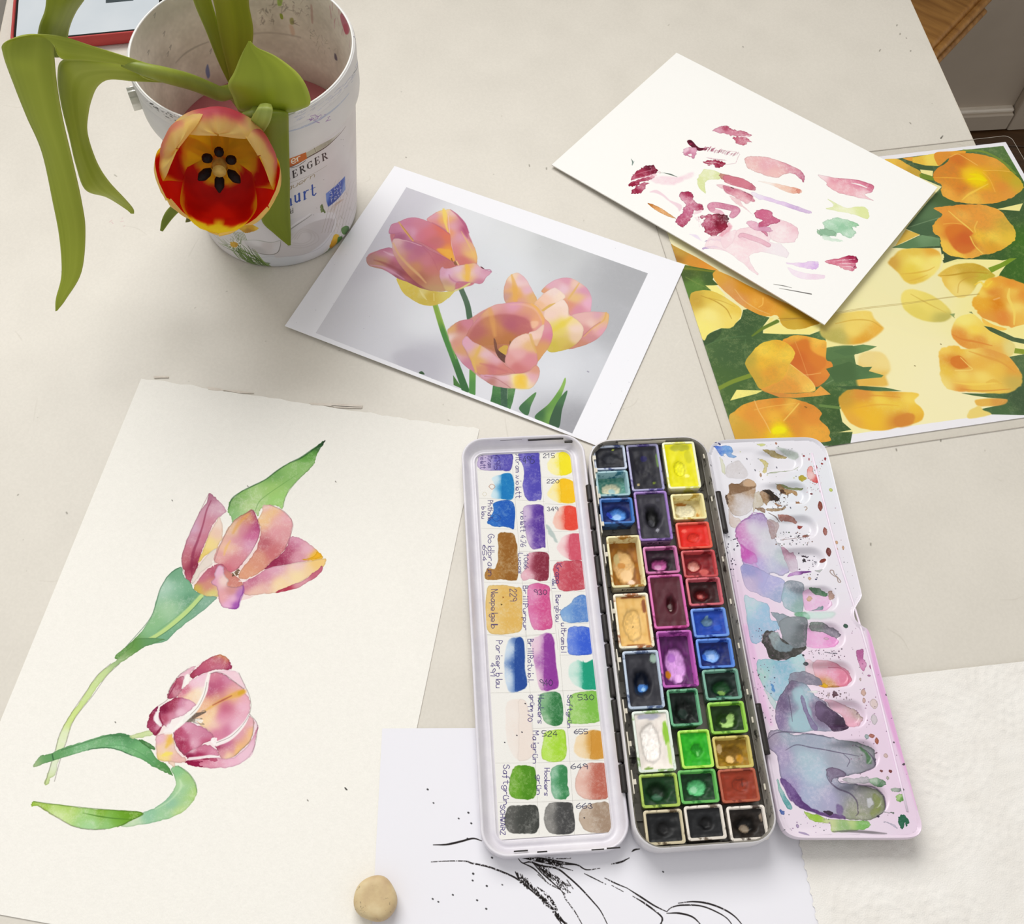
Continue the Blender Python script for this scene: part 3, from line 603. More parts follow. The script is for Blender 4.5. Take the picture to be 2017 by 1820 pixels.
for o_ in (0, 12): s8([-900, 720 + o_, -300, 640 + o_, 0, 590 + o_, 500, 530 + o_, 900, 475 + o_ * .6, 1260, 436 + o_ * .4], 1.6, 'a88c4c', .6, soft=.7)
for x, y in ((560, 1217), (842, 982)): s8([x, y, x + 5, y + 3], 3, '6a5a30', .8)
M_lam = print_mat('laminated tulip print', c, .88, .18, .5, 0)
lamt = thing('laminated_print', 'laminated print of yellow and orange tulips overhanging the right table edge', 'print', (lam.o[0], lam.o[1], .15), lam.ang)
# its sheet, sealed in clear film that stands out all round
V, F = loft([rrect(lam.w, lam.h, .4, .0, lam.w / 2, lam.h / 2, 1), rrect(lam.w, lam.h, .4, .5, lam.w / 2, lam.h / 2, 1)], True, True, True)
mesh('print_sheet', V, F, M_lam, lamt, sm=False, uv=V[:, :2] / np.array([lam.w, lam.h]))
M_film, nt, b = newmat('clear laminating film')
tr = nt.nodes.new('ShaderNodeBsdfTransparent'); tr.inputs[0].default_value = (.992, .99, .985, 1); gl = nt.nodes.new('ShaderNodeBsdfGlossy'); gl.inputs['Roughness'].default_value = .25
mx = nt.nodes.new('ShaderNodeMixShader'); mx.inputs[0].default_value = .025; nt.links.new(tr.outputs[0], mx.inputs[1]); nt.links.new(gl.outputs[0], mx.inputs[2]); nt.links.new(mx.outputs[0], nt.nodes['Material Output'].inputs[0])
FW = 6.2
o_ = [rrect(lam.w + 2 * FW, lam.h + 2 * FW, 5.5, z, lam.w / 2, lam.h / 2, 5) for z in (.02, .3)]; i_ = [rrect(lam.w + .1, lam.h + .1, .5, z, lam.w / 2, lam.h / 2, 5) for z in (.3, .02)]
mesh('film_border', *loft([o_[0], o_[1], i_[0], i_[1], o_[0]]), M_film, lamt, sm=False)
M_ridge = pm('film edge', 'b4aca0', 'a49c92', 60, .3)
mesh('film_edge', *loft([rrect(lam.w + 2 * FW + d * 2, lam.h + 2 * FW + d * 2, 5.5, z, lam.w / 2, lam.h / 2, 5) for d, z in ((-.3, .3), (-.3, .36), (0, .36), (0, .02))]), M_ridge, lamt, sm=False)

# --- brush test sheet lying over it
Bc = [(1335, 98), (1851, 370), (1620, 635), (1085, 321)]
bsh = fit_sheet(Bc, 4.6, 214, 151.5)
c = Canvas('colour_test_print', bsh.w, bsh.h, 5.2, bsh.local, 'fefdf9')
a5 = art(c, (1220, 230, 6.5), rag=1.4, edge=.35, tex=.45); a6 = art(c, (1440, 280, 5.687), rag=1.2, edge=.3, tex=.4); l5 = ln(c, (1220, 230, 6.5), soft=1); l6 = ln(c, (1440, 280, 5.687), soft=1)
PK = '9a2444'
a5([400, 780, 560, 750, 760, 760, 940, 700, 935, 760, 840, 800, 700, 860, 500, 850], 'f8dce4', .8, soft=5, edge=0)
a5([1200, 150, 1300, 100, 1400, 95, 1425, 125, 1500, 150, 1600, 160, 1690, 205, 1680, 240, 1600, 235, 1470, 225, 1400, 210, 1260, 178], [(1380, 115, 'b44a66'), (1250, 160, 'dc9cb0'), (1600, 190, 'c46880'), (1430, 190, 'd88ca0')], .95, rag=2.2)
a5([1460, 245, 1540, 235, 1640, 260, 1690, 300, 1640, 320, 1590, 355, 1500, 310], 'c8667e', .9, rag=2.5); a5([1560, 225, 1680, 215, 1670, 240, 1540, 245], 'f2ccd4', .6, edge=0)
l5([905, 300, 925, 325, 965, 365, 1020, 398, 1090, 395], [20, 22, 18, 16, 9], '5c0e26', .95, edge=.3)
a5([895, 290, 930, 288, 935, 330, 900, 345], [(905, 300, '4a0a20'), (915, 330, '9a2c50')], .9)
for k in range(26):
    x = 1080 + k * 17; y = 388 + k * 3.2 + random.uniform(-12, 14); l5([x, y + 20, x + random.uniform(6, 16), y - 4, x + 26, y - 18 + random.uniform(-6, 18)], random.uniform(1.2, 3.5 if k > 8 else 6), random.choice(('8a2c4a', '6a1430', 'a85470')), .85 - k * .02, rough=.3)
l5([1340, 420, 1460, 430, 1540, 465, 1525, 495, 1500, 560, 1480, 585, 1370, 600], 1.2, 'b87488', .7, rough=.3)
for k in range(7): l5([1120 + 20 * k, 510 + 6 * k, 1200 + 30 * k, 520 + 4 * k], 1.4, 'b87488', .6, rough=.3)
a5([815, 440, 840, 390, 920, 370, 985, 385, 980, 450, 960, 520, 900, 490, 840, 475], [(850, 410, 'ecbcd0'), (900, 445, 'c87898'), (960, 400, 'e4a8c0')], .9); a5([885, 470, 920, 455, 935, 480, 905, 490], 'fdf8f6', .9, edge=0)
a5([1115, 560, 1220, 540, 1300, 560, 1355, 570, 1345, 620, 1270, 642, 1200, 605, 1120, 600], [(1150, 575, 'b04460'), (1320, 590, '98203e')], .9, rag=3); l5([1110, 575, 1200, 570, 1280, 585], 3, 'fdf6f4', .8, rough=.4); l5([1130, 600, 1200, 590], 3, 'fdf6f4', .8, rough=.4)
a5([270, 650, 340, 610, 440, 603, 490, 690, 440, 720, 380, 740, 300, 760, 155, 800, 170, 740, 220, 690], [(400, 625, '5c0a24'), (465, 680, '741430'), (300, 690, 'a83854'), (250, 720, 'a02c48'), (180, 780, 'c05a74'), (440, 650, '8a1c38')], .95, rag=2)
a5([122, 855, 200, 810, 330, 770, 440, 742, 462, 765, 380, 800, 270, 830, 230, 870, 150, 882], [(160, 860, '981c3c'), (330, 790, 'b04460'), (430, 760, 'c86880')], .92, rag=2.4); a5([155, 968, 200, 900, 260, 850, 350, 830, 345, 870, 285, 960, 220, 972], [(190, 940, '9a2444'), (300, 860, 'c06880')], .92, rag=2.4)
l5([180, 735, 320, 690, 460, 660], [2, 4, 1], 'd898a8', .6, rough=.3); l5([170, 790, 320, 760, 460, 715], [2, 6, 3], 'f0c0cc', .7)
a5([390, 740, 470, 715, 470, 745, 400, 770], 'f0bcc8', .7, edge=0, soft=2)
l5([152, 520, 172, 560, 165, 602], [1, 5, 2], '5c7068', .9); l5([165, 590, 185, 565, 190, 550], [3, 1, 1], '8aa098', .7); l5([490, 700, 520, 690, 520, 712], 3, 'd8b4b8', .7); l5([525, 705, 570, 708], 1.6, 'a8b0a4', .8); l5([570, 706, 650, 725, 740, 760], [1, 6, 1], '48584c', .92)
l5([395, 955, 470, 950, 560, 1000, 640, 1070, 760, 1140, 770, 1200], [4, 16, 9, 6, 20, 6], 'f2d0dc', .75, soft=2)
a5([362, 1100, 450, 1125, 560, 1185, 650, 1250, 725, 1302, 640, 1282, 560, 1245, 450, 1180], [(380, 1110, 'c87c34'), (520, 1190, 'e4a05c'), (680, 1280, 'e0a870')], .95, rag=.5)
a5([768, 1000, 800, 953, 910, 958, 945, 1000, 945, 1060, 1000, 1100, 1070, 1130, 1072, 1190, 1000, 1200, 950, 1210, 930, 1280, 890, 1340, 822, 1418, 760, 1390, 722, 1330, 750, 1280, 810, 1230, 815, 1170, 850, 1120, 800, 1070], [(880, 985, 'a42c50'), (790, 1050, 'e0a0b4'), (840, 1090, 'd88ca4'), (1040, 1150, 'a83858'), (960, 1110, 'c06482'), (860, 1200, 'c8688a'), (790, 1320, 'c0587a'), (830, 1390, 'b04464')], .95, edge=.5)
a5([980, 1200, 1060, 1190, 1040, 1230, 960, 1250], 'f2c8d4', .7, edge=0, soft=2)
l5([1180, 1180, 1175, 1145, 1230, 1128, 1400, 1160, 1490, 1190, 1470, 1240, 1440, 1275], [24, 28, 28, 28, 30, 26, 20], [(1200, 1140, 'd888a4'), (1400, 1170, 'd0809c'), (1470, 1240, 'd88ca8')], .9, tex=.3, edge=.4); l5([1190, 1200, 1280, 1225, 1330, 1260], [20, 22, 12], 'e4a4b8', .8, tex=.3)
a5([1290, 1500, 1380, 1360, 1440, 1400, 1420, 1480, 1360, 1545, 1280, 1540], 'eca8b8', .85, soft=4, edge=0)
a5([1045, 1390, 1090, 1310, 1010, 1295, 1020, 1275, 1100, 1262, 1200, 1245, 1320, 1250, 1392, 1280, 1385, 1350, 1360, 1440, 1280, 1500, 1190, 1532, 1110, 1490, 1080, 1430], [(1300, 1275, '641424'), (1375, 1280, '22060c'), (1250, 1370, '7a142c'), (1100, 1350, 'c8708a'), (1150, 1470, 'a43854'), (1330, 1420, '94203c'), (1180, 1290, 'b44864'), (1160, 1400, 'b04c68')], .97, rag=2.4, edge=.5)
for k in range(7): l5([1010 + random.uniform(-30, 60), 1350 + random.uniform(-60, 80), 960 + random.uniform(-20, 60), 1290 + random.uniform(-40, 60)], 1.5, 'e0a0b4', .6, rough=.4)
a5([890, 1510, 980, 1518, 1060, 1600, 1000, 1570], 'ecdcf2', .7, soft=2, edge=0); a5([1085, 1612, 1160, 1572, 1325, 1570, 1332, 1616, 1240, 1590, 1160, 1590], [(1150, 1585, 'd4b4e0'), (1300, 1590, 'bc98d0')], .9); a5([1072, 1700, 1140, 1662, 1260, 1668, 1375, 1728, 1250, 1692], [(1140, 1670, 'ccb0dc'), (1330, 1710, 'dcc8e8')], .9); a5([1200, 1540, 1280, 1545, 1270, 1572, 1230, 1570], 'ecb8d0', .6, edge=0)
a5([1110, 655, 1300, 715, 1290, 785, 1150, 800, 1100, 850, 1108, 978, 1030, 920, 995, 830, 1030, 740], [(1050, 880, 'e0e8a8'), (1200, 720, 'e8eebc'), (1270, 750, 'dce4a4')], .9, edge=.1)
a5([1300, 718, 1400, 738, 1650, 820, 1700, 870, 1700, 935, 1560, 890, 1400, 830, 1290, 775], [(1330, 750, 'c89080'), (1450, 790, 'd8808c'), (1650, 850, 'cc7084'), (1600, 890, 'dc909c')], .95); a5([1240, 862, 1400, 880, 1600, 955, 1700, 1010, 1720, 1090, 1500, 995, 1350, 930], [(1300, 880, 'f0c4cc'), (1450, 920, 'dc8c9c'), (1650, 1010, 'd8889c'), (1550, 1000, 'eeb8c0')], .85, soft=1.5); l5([1430, 900, 1460, 912], 4, '3a1020', .9); l5([1560, 945, 1650, 985], 2, '8a4458', .7)
# right part of the sheet
a6([-300, 1180, -200, 1050, 0, 1120, 60, 1000, 160, 960, 300, 960, 460, 1040, 430, 1120, 560, 1150, 640, 1240, 620, 1300, 560, 1290, 330, 1240, 200, 1290, 240, 1400, 300, 1500, 200, 1430, 80, 1330, -60, 1230], [(100, 1100, 'f8d8de'), (0, 1200, 'fae2e6'), (300, 1100, 'f8dce2'), (540, 1220, 'f6ecf0'), (200, 1420, 'f8dce2')], .85, edge=.12)
a6([-120, 1080, 0, 1000, 60, 1000, 20, 1120, -80, 1200], 'f8dce2', .8, edge=.1)
a6([480, 880, 560, 870, 680, 920, 752, 975, 745, 1060, 705, 1130, 560, 1132, 460, 1100, 420, 1000], [(520, 1000, 'f8e0e4'), (700, 960, 'f2c8d2'), (700, 1080, 'f8dce2')], .85, edge=.2)
a6([165, 160, 300, 148, 420, 165, 600, 220, 760, 300, 825, 385, 806, 447, 780, 410, 700, 350, 600, 352, 540, 392, 440, 382, 300, 332, 200, 290, 165, 230], [(250, 180, 'eebcbc'), (400, 240, 'ecb4bc'), (500, 350, 'f2c4c0'), (700, 280, 'dc94a4'), (800, 390, 'c8708c'), (220, 260, 'f0c4c0')], .95, edge=.35)
a6([300, 430, 450, 448, 600, 480, 775, 528, 770, 572, 650, 565, 480, 490], [(360, 440, 'fbf0e8'), (600, 510, 'f4ccb8'), (750, 550, 'e8a088')], .9, edge=.1); a6([735, 525, 778, 530, 765, 575, 740, 560], 'e08c78', .85)
a6([-60, 360, 140, 410, 200, 440, 272, 500, 265, 535, 180, 522, 0, 470, -80, 430], [(60, 420, 'd47c8c'), (240, 510, 'c06478'), (180, 470, 'd88494')], .95); a6([-80, 480, 0, 500, 150, 560, 245, 605, 225, 645, 180, 690, 60, 620, -60, 560], [(0, 510, 'c86c84'), (200, 610, 'cc7488'), (150, 650, 'eebcc4'), (60, 590, 'e4a4b0')], .9, soft=1.5); l6([150, 555, 240, 605], 4, '8a4458', .7, rough=.3)
a6([-20, 600, 80, 640, 160, 730, 250, 825, 150, 740, 60, 690], 'f2ccd0', .8, edge=.1)
a6([230, 558, 420, 615, 640, 685, 882, 772, 858, 802, 620, 725, 380, 650, 300, 640], [(280, 580, 'f0e4f4'), (500, 650, 'e8d0ee'), (840, 780, 'd0b0dc')], .9, edge=.15)
a6([975, 360, 1190, 398, 1400, 418, 1592, 480, 1582, 552, 1500, 592, 1600, 655, 1400, 612, 1200, 560, 1080, 490, 1068, 450], [(1030, 390, 'f8dce0'), (1200, 420, 'e89cac'), (1400, 440, 'e088a0'), (1570, 510, 'd4708c'), (1150, 500, 'f2b8c0'), (1450, 590, 'f4c4cc'), (1300, 540, 'f0b4be')], .92); l6([1350, 455, 1440, 475, 1520, 508], [3, 8, 4], 'fdfaf6', .95); l6([1200, 405, 1400, 422, 1580, 482], 3, 'c06880', .6)
a6([1085, 640, 1200, 695, 1300, 735, 1480, 722, 1532, 770, 1535, 862, 1400, 822, 1250, 785, 1065, 750, 1150, 715], [(1120, 660, 'e4ecb4'), (1300, 770, 'f0f4c8'), (1490, 780, 'e4eca8')], .9, edge=.08)
a6([1110, 870, 1190, 843, 1405, 922, 1402, 948, 1362, 962, 1392, 1010, 1340, 1078, 1200, 1030, 1150, 1055, 1000, 1055, 962, 990, 1040, 978, 1030, 900], [(1200, 870, 'b4dcbc'), (1350, 930, 'a0d0a8'), (1250, 950, '9ccca8'), (1060, 1020, 'a0c4a4'), (1300, 1020, 'b8dcc0'), (1080, 910, 'bce0c4')], .95, rag=2.5); a6([990, 990, 1060, 978, 1170, 1010, 1140, 1055, 1010, 1050], '94bc9c', .8); a6([1030, 1055, 1230, 1100, 1200, 1115, 1060, 1100], 'c8e4cc', .6, rag=3, edge=0)
a6([262, 805, 285, 768, 350, 753, 455, 780, 468, 830, 542, 870, 532, 906, 460, 922, 395, 955, 392, 1000, 415, 1066, 350, 1010, 298, 960, 305, 920, 350, 880, 290, 850], [(330, 790, 'd0688c'), (440, 810, 'd07090'), (500, 890, 'cc6c8c'), (330, 960, 'c45c80'), (390, 1030, 'd888a4')], .92, edge=.45)
a6([172, 900, 230, 880, 300, 905, 310, 960, 400, 950, 462, 990, 455, 1002, 380, 1010, 260, 985, 190, 935], [(220, 910, 'eab4c8'), (420, 985, 'dca0bc')], .85); l6([95, 1060, 130, 1045, 220, 1075, 330, 1115, 410, 1158], [14, 20, 24, 22, 20], 'ecb8c8', .85, tex=.3, edge=.3); l6([110, 1080, 150, 1100], 12, 'f0c8d4', .6)
a6([620, 1362, 800, 1355, 900, 1340, 978, 1352, 960, 1432, 870, 1425, 730, 1392], [(700, 1370, 'f4e0f4'), (850, 1385, 'e8c8f0'), (940, 1380, 'dcb8ec')], .9, edge=.1); a6([630, 1410, 800, 1468, 1032, 1492, 1025, 1535, 840, 1550, 700, 1500], [(750, 1480, 'f8e8f4'), (1000, 1510, 'f4dcec')], .85, edge=.05)
a6([1066, 1345, 1200, 1310, 1380, 1272, 1414, 1320, 1395, 1400, 1352, 1452, 1230, 1422, 1200, 1390], [(1385, 1300, 'a82850'), (1200, 1330, 'd46884'), (1300, 1390, 'e08ca0'), (1380, 1390, 'c85878'), (1250, 1420, 'eca8b4')], .95, rag=2.4); l6([1140, 1340, 1260, 1325, 1380, 1320], [1, 5, 2], 'fbe8ea', .8, rough=.35); l6([1180, 1370, 1280, 1365, 1390, 1370], [1, 5, 2], 'fbe8ea', .8, rough=.35); l6([1240, 1400, 1320, 1400, 1370, 1410], [1, 5, 2], 'fbe8ea', .8, rough=.35); l6([1400, 1300, 1410, 1325], 4, '4a1028', .9); l6([1370, 1410, 1385, 1395], 3, '6a1834', .8)
l6([472, 1602, 570, 1616, 672, 1640], [1, 3, 1], '4a4642', .9); l6([536, 1647, 700, 1675, 893, 1710], [1, 3, 4], '4a4642', .9)
M_test = print_mat('watercolour test paper', c, .90, .9, .2, .25, 700)
def warpB(u, v): return -3.4 * (1 - u) ** 1.5 * .6 + 1.2 * np.sin(u * 2.6) * (1 - v) - 1.5 * v * (1 - u)
paper('colour_test_sheet', 'white watercolour paper with pink, crimson and green brush test marks', 'paper', bsh, M_test, M_edge, .8, warpB)
# --- colour print of three pink tulips
Ac = [(773, 326.5), (1348.5, 521), (1185.4, 886), (569.5, 643.5)]
ash = fit_sheet(Ac, 1.0, 208.6, 149.7)
c = Canvas('pink_tulip_print', ash.w, ash.h, 5.2, ash.local, 'f8f8fd')
zA = (540, 300, 2.4012); z3 = (710, 400, 7.470); z4 = (870, 530, 5.932)
pA = art(c, zA); p3 = art(c, z3, rag=.4, tex=.14); p4 = art(c, z4, rag=.4, tex=.14); lA = ln(c, zA, soft=1); l3 = ln(c, z3, soft=1.2); l4 = ln(c, z4, soft=1.2)
pA([625, 166, 1768, 573, 1410, 1331, 198, 862], [(650, 210, 'cfcdd6'), (520, 350, 'd0ced8'), (400, 520, 'd4d2da'), (260, 800, 'dcdbe1'), (900, 300, 'e4e6ea'), (1150, 420, 'e0e2e4'), (1300, 430, 'c8cacc'), (1700, 600, 'b0b1b5'), (1600, 850, 'b4b5ba'), (1420, 1250, '9c9ca2'), (1350, 1050, 'e4e6ec'), (1450, 1120, 'd0d2d8'), (700, 800, 'eceef3'), (500, 900, 'e2e2e9'), (700, 1000, 'c0bec8'), (1100, 520, 'dee1e6'), (1500, 1000, 'd4d6dc'), (600, 650, 'eaeaf0'), (1000, 1100, 'e4e4ea')], sm=False, tex=.05)
pA([560, 960, 680, 940, 760, 1040, 740, 1080, 620, 1030], 'c4c2cc', .5, soft=14)
# stems and leaves
p4([135, 1245, 245, 1410, 140, 1365], '4c7a3c', sm=False); pA([686, 1045, 700, 1040, 712, 1055, 690, 1052], '3c5a3c')
lA([758, 715, 800, 850, 850, 980, 905, 1130], [17, 19, 21, 23], [(770, 740, '8cb048'), (830, 900, '4f8a44'), (900, 1090, '3c6c3c')], 1); lA([768, 720, 812, 850, 860, 980], 4, 'a8c870', .5)
lA([882, 645, 912, 720, 925, 790], [17, 18, 19], [(890, 660, '56705a'), (925, 780, '4c6a50')], 1); lA([938, 1020, 936, 1145], 20, [(938, 1040, '6aa04c'), (936, 1120, '56904a')], 1)
p4([600, 1370, 690, 1380, 695, 1620, 560, 1600, 590, 1450], [(640, 1420, '4c8048'), (600, 1540, '3f7040')], sm=False); p4([690, 1385, 772, 1390, 770, 1640, 690, 1610], '3e6048', sm=False); p4([775, 1390, 862, 1400, 830, 1560, 800, 1650, 768, 1640], [(820, 1420, '5a8a50'), (790, 1560, '487a44')], sm=False); l4([770, 1395, 765, 1520], 2, 'a0b890', .7)
pA([1158, 1215, 1190, 1175, 1240, 1137, 1215, 1200, 1198, 1247], [(1225, 1150, '5a8a50'), (1180, 1220, '44704a')]); pA([1232, 1255, 1300, 1190, 1350, 1120, 1375, 1068, 1379, 1090, 1360, 1150, 1330, 1230, 1302, 1290], [(1370, 1090, '90b85c'), (1330, 1170, '6a9c48'), (1260, 1240, '3f6a40'), (1300, 1250, '7aa850')]); pA([1300, 1290, 1335, 1190, 1387, 1128, 1362, 1220, 1346, 1304], [(1370, 1150, '4a744c'), (1330, 1260, '3c5c42')])
pA([150, 860, 198, 862, 1410, 1331, 1500, 1364, 1480, 1420, 1380, 1370, 120, 880], 'f8f8fd', sm=False, rag=0)
# tulip, upper left
p3([110, 820, 300, 700, 470, 690, 440, 440, 580, 300, 960, 270, 1240, 130, 1420, 190, 1590, 450, 1700, 800, 1700, 1150, 1500, 1250, 1250, 1290, 900, 1250, 540, 1100], 'c87884', 1, soft=1)
p3([540, 1110, 700, 1160, 900, 1260, 1150, 1310, 1400, 1290, 1560, 1200, 1622, 1178, 1540, 1240, 1400, 1300, 1300, 1400, 1180, 1480, 1040, 1518, 900, 1500, 760, 1430, 640, 1340, 570, 1230], [(600, 1200, 'e4cc58'), (760, 1330, 'dcc04c'), (1000, 1380, 'd0b044'), (900, 1330, 'e4d488'), (1300, 1340, 'dccc6c'), (1500, 1220, 'e0d488'), (900, 1460, 'd4bc50')])
l3([870, 1290, 920, 1370, 970, 1430], [3, 8, 3], 'ecdc98', .7); l3([1075, 1340, 1080, 1440], 4, 'e8d890', .6)
p3([980, 260, 1050, 180, 1130, 130, 1220, 105, 1330, 98, 1450, 190, 1540, 300, 1590, 420, 1602, 540, 1680, 650, 1717, 800, 1700, 895, 1560, 905, 1440, 905, 1380, 780, 1330, 640, 1310, 460, 1200, 360], [(1100, 190, 'dc9cb4'), (1240, 120, 'f4dc80'), (1240, 250, 'f0b850'), (1150, 300, 'd88494'), (1300, 420, 'f0a060'), (1330, 140, 'e8bcd0'), (1380, 350, 'e0a8bc'), (1450, 500, 'dca0b4'), (1560, 380, 'b45478'), (1500, 260, 'c87894'), (1420, 700, 'd8848c'), (1600, 640, 'e4b088'), (1660, 760, 'ecc070'), (1500, 850, 'd07470')], edge=.15)
l3([1220, 95, 1240, 180, 1245, 280, 1290, 440], [8, 16, 10, 4], 'f4d468', .85, soft=2); l3([1320, 100, 1420, 180, 1520, 300, 1590, 440], [2, 6, 10, 4], 'b0587c', .7, soft=2); l3([1290, 190, 1310, 440, 1340, 660, 1390, 840], [3, 3, 4, 2], 'f0c8c8', .7); l3([1480, 420, 1560, 560, 1640, 720, 1690, 860], [2, 5, 5, 2], 'e8c078', .7); p3([1500, 360, 1560, 420, 1595, 530, 1540, 480], 'b05474', .7, soft=3)
p3([420, 400, 460, 320, 560, 285, 680, 230, 820, 218, 960, 260, 1100, 320, 1250, 410, 1320, 470, 1340, 640, 1385, 855, 1250, 800, 1100, 700, 950, 620, 850, 570, 700, 560, 500, 545, 510, 470, 425, 458], [(450, 400, 'cc88a4'), (700, 290, 'cc809c'), (900, 300, 'd08498'), (760, 450, 'dca0b8'), (620, 430, 'd898b4'), (1000, 450, 'd87884'), (1100, 560, 'c87074'), (1250, 520, 'e07858'), (1280, 720, 'f0a040'), (1150, 420, 'dc7060'), (580, 500, 'a85c7c'), (900, 480, 'd4788c'), (1000, 640, 'cc6c7c')], edge=.15)
p3([1120, 680, 1260, 680, 1330, 700, 1392, 835, 1360, 852, 1260, 790], 'f0b044', .9, soft=4); l3([560, 285, 660, 420, 770, 560], [3, 8, 5], 'e0b058', .9, soft=2); l3([600, 330, 700, 460, 770, 545], 2, 'a06848', .6); l3([420, 455, 520, 460, 600, 440], 3, 'b06a88', .5); l3([1050, 290, 1150, 345, 1300, 460], 3, 'c06880', .6)
p3([90, 815, 200, 740, 300, 690, 440, 663, 490, 730, 560, 860, 680, 1000, 800, 1110, 950, 1230, 1060, 1298, 900, 1262, 700, 1175, 540, 1112, 450, 1052, 320, 985, 130, 935], [(150, 830, 'b88884'), (280, 870, 'c49870'), (380, 700, 'c07894'), (420, 780, 'dca8bc'), (500, 830, 'cc7090'), (450, 930, 'a85860'), (620, 1060, '8f4a58'), (420, 1020, 'cc90ac'), (600, 1120, 'b87894'), (850, 1190, '9c5058'), (980, 1260, 'b07868'), (700, 1060, 'c06460')], edge=.15)
l3([340, 720, 450, 770, 540, 790], [3, 9, 3], 'e4b8c8', .7, soft=2); l3([200, 850, 330, 890, 500, 970, 700, 1080, 900, 1200], [3, 9, 12, 10, 4], '9c4c54', .55, soft=3); l3([140, 925, 320, 950, 500, 1040, 640, 1130], [2, 8, 8, 3], 'd8a0b8', .7, soft=2)
p3([470, 570, 520, 528, 640, 545, 800, 580, 900, 620, 1050, 710, 1200, 780, 1330, 850, 1410, 925, 1250, 1000, 1170, 1050, 1190, 1160, 1255, 1298, 1050, 1296, 900, 1232, 760, 1120, 640, 990, 540, 860, 478, 720], [(500, 600, 'e4bcbc'), (700, 640, 'b87094'), (850, 700, 'bc6c88'), (620, 800, 'd8a080'), (800, 960, 'd09064'), (1000, 860, 'd0808c'), (1050, 1000, 'cc7c74'), (1250, 920, 'c4706a'), (900, 1100, 'b47058'), (1100, 1150, 'c89070'), (1080, 1270, 'c49c70'), (560, 720, 'dca8a4'), (740, 800, 'c87890'), (1150, 820, 'c06878')], edge=.15)
l3([480, 600, 560, 760, 700, 920, 850, 1060, 960, 1180], [5, 7, 10, 9, 4], 'e4b880', .75, soft=2.5); l3([530, 540, 700, 570, 900, 640], 3, 'e8b8c4', .7); l3([900, 640, 1000, 740, 1080, 860, 1140, 1000], 3, 'b86070', .35, soft=2)
p3([1165, 1085, 1175, 980, 1210, 940, 1240, 965, 1330, 960, 1420, 930, 1540, 908, 1680, 888, 1760, 938, 1850, 985, 1928, 1015, 1860, 1090, 1780, 1187, 1680, 1182, 1560, 1162, 1440, 1160, 1400, 1200, 1380, 1292, 1260, 1298, 1200, 1185], [(1200, 1020, 'dca4bc'), (1300, 1040, 'e4b4d0'), (1450, 980, 'e8c4d8'), (1560, 960, 'ecb464'), (1570, 1080, 'f0c054'), (1480, 1080, 'ecccbc'), (1690, 1000, 'e0b0cc'), (1800, 1060, 'dca8bc'), (1760, 1170, 'c88098'), (1880, 1020, 'd498b0'), (1290, 1180, 'c89c84'), (1300, 1270, 'd8bc78'), (1640, 1020, 'f0d0b8'), (1400, 1130, 'd898b0')], edge=.2)
l3([1300, 1060, 1330, 1120, 1420, 1170, 1560, 1170], [3, 6, 5, 2], 'c07c98', .7, soft=2); l3([1560, 920, 1580, 1000, 1570, 1130], [12, 18, 12], 'f0bc50', .8, soft=3); l3([1400, 1290, 1500, 1250, 1600, 1190], 7, 'dcd084', .8, soft=2); p3([1765, 930, 1800, 950, 1825, 975, 1790, 965], '5a2c38', .9); l3([1840, 985, 1900, 985, 1925, 1015], 4, 'b06484', .7); p3([1330, 825, 1345, 815, 1362, 860, 1350, 865], '9a6430', .9); p3([1370, 870, 1410, 860, 1425, 910, 1390, 915], '8a5c3c', .9); l3([1410, 860, 1440, 915], 5, 'f0c48c', .9)
# tulip, right
p4([760, 200, 860, 80, 1000, 180, 1110, 380, 1250, 200, 1480, 120, 1700, 260, 1740, 510, 1900, 530, 1840, 780, 1500, 920, 1260, 940, 1150, 600, 800, 400], 'e4b8a8', 1, soft=1)
p4([725, 240, 760, 120, 830, 58, 900, 48, 980, 110, 1030, 190, 1080, 290, 1112, 350, 1085, 412, 950, 405, 800, 395, 770, 422, 728, 350], [(760, 200, 'dca898'), (840, 100, 'f0d4b4'), (840, 250, 'e8b058'), (860, 330, 'e4a858'), (930, 150, 'eccccc'), (980, 260, 'e4b4c4'), (1040, 330, 'e0b070'), (900, 380, 'dca090'), (740, 330, 'c89890'), (960, 110, 'e4b8c0')], edge=.12)
l4([815, 70, 850, 200, 860, 370], [5, 16, 14], 'e4ac54', .7, soft=2.5)
p4([1165, 265, 1250, 170, 1360, 115, 1480, 103, 1600, 150, 1700, 230, 1752, 340, 1747, 450, 1732, 502, 1620, 515, 1520, 545, 1480, 500, 1440, 380, 1300, 300], [(1280, 190, 'e0acbc'), (1450, 140, 'dc9cb0'), (1580, 180, 'ecc8b4'), (1650, 260, 'd898b4'), (1700, 400, 'e8b0c8'), (1560, 340, 'e8c080'), (1500, 420, 'dc9478'), (1600, 470, 'd890a4'), (1400, 240, 'e8c4d0'), (1200, 270, 'dc9c70')], edge=.12)
l4([1605, 165, 1550, 250, 1480, 350], [3, 7, 5], 'e0b468', .85, soft=2)
p4([1520, 545, 1600, 515, 1740, 498, 1880, 503, 1948, 520, 1952, 600, 1920, 700, 1840, 800, 1700, 880, 1560, 925, 1480, 935, 1590, 860, 1650, 760, 1640, 670, 1600, 610], [(1680, 550, 'e4b4b0'), (1850, 540, 'd8a4b8'), (1920, 560, 'e8bc78'), (1760, 640, 'ecc8c0'), (1820, 680, 'e8b890'), (1860, 720, 'e0a0b8'), (1750, 820, 'cc8c90'), (1620, 880, 'c88870'), (1700, 720, 'd49090')], edge=.15)
l4([1920, 510, 1890, 600, 1780, 680, 1660, 790], [5, 5, 3, 3], 'e0b064', .8); l4([1640, 790, 1750, 690, 1850, 620], 3, 'b87474', .6)
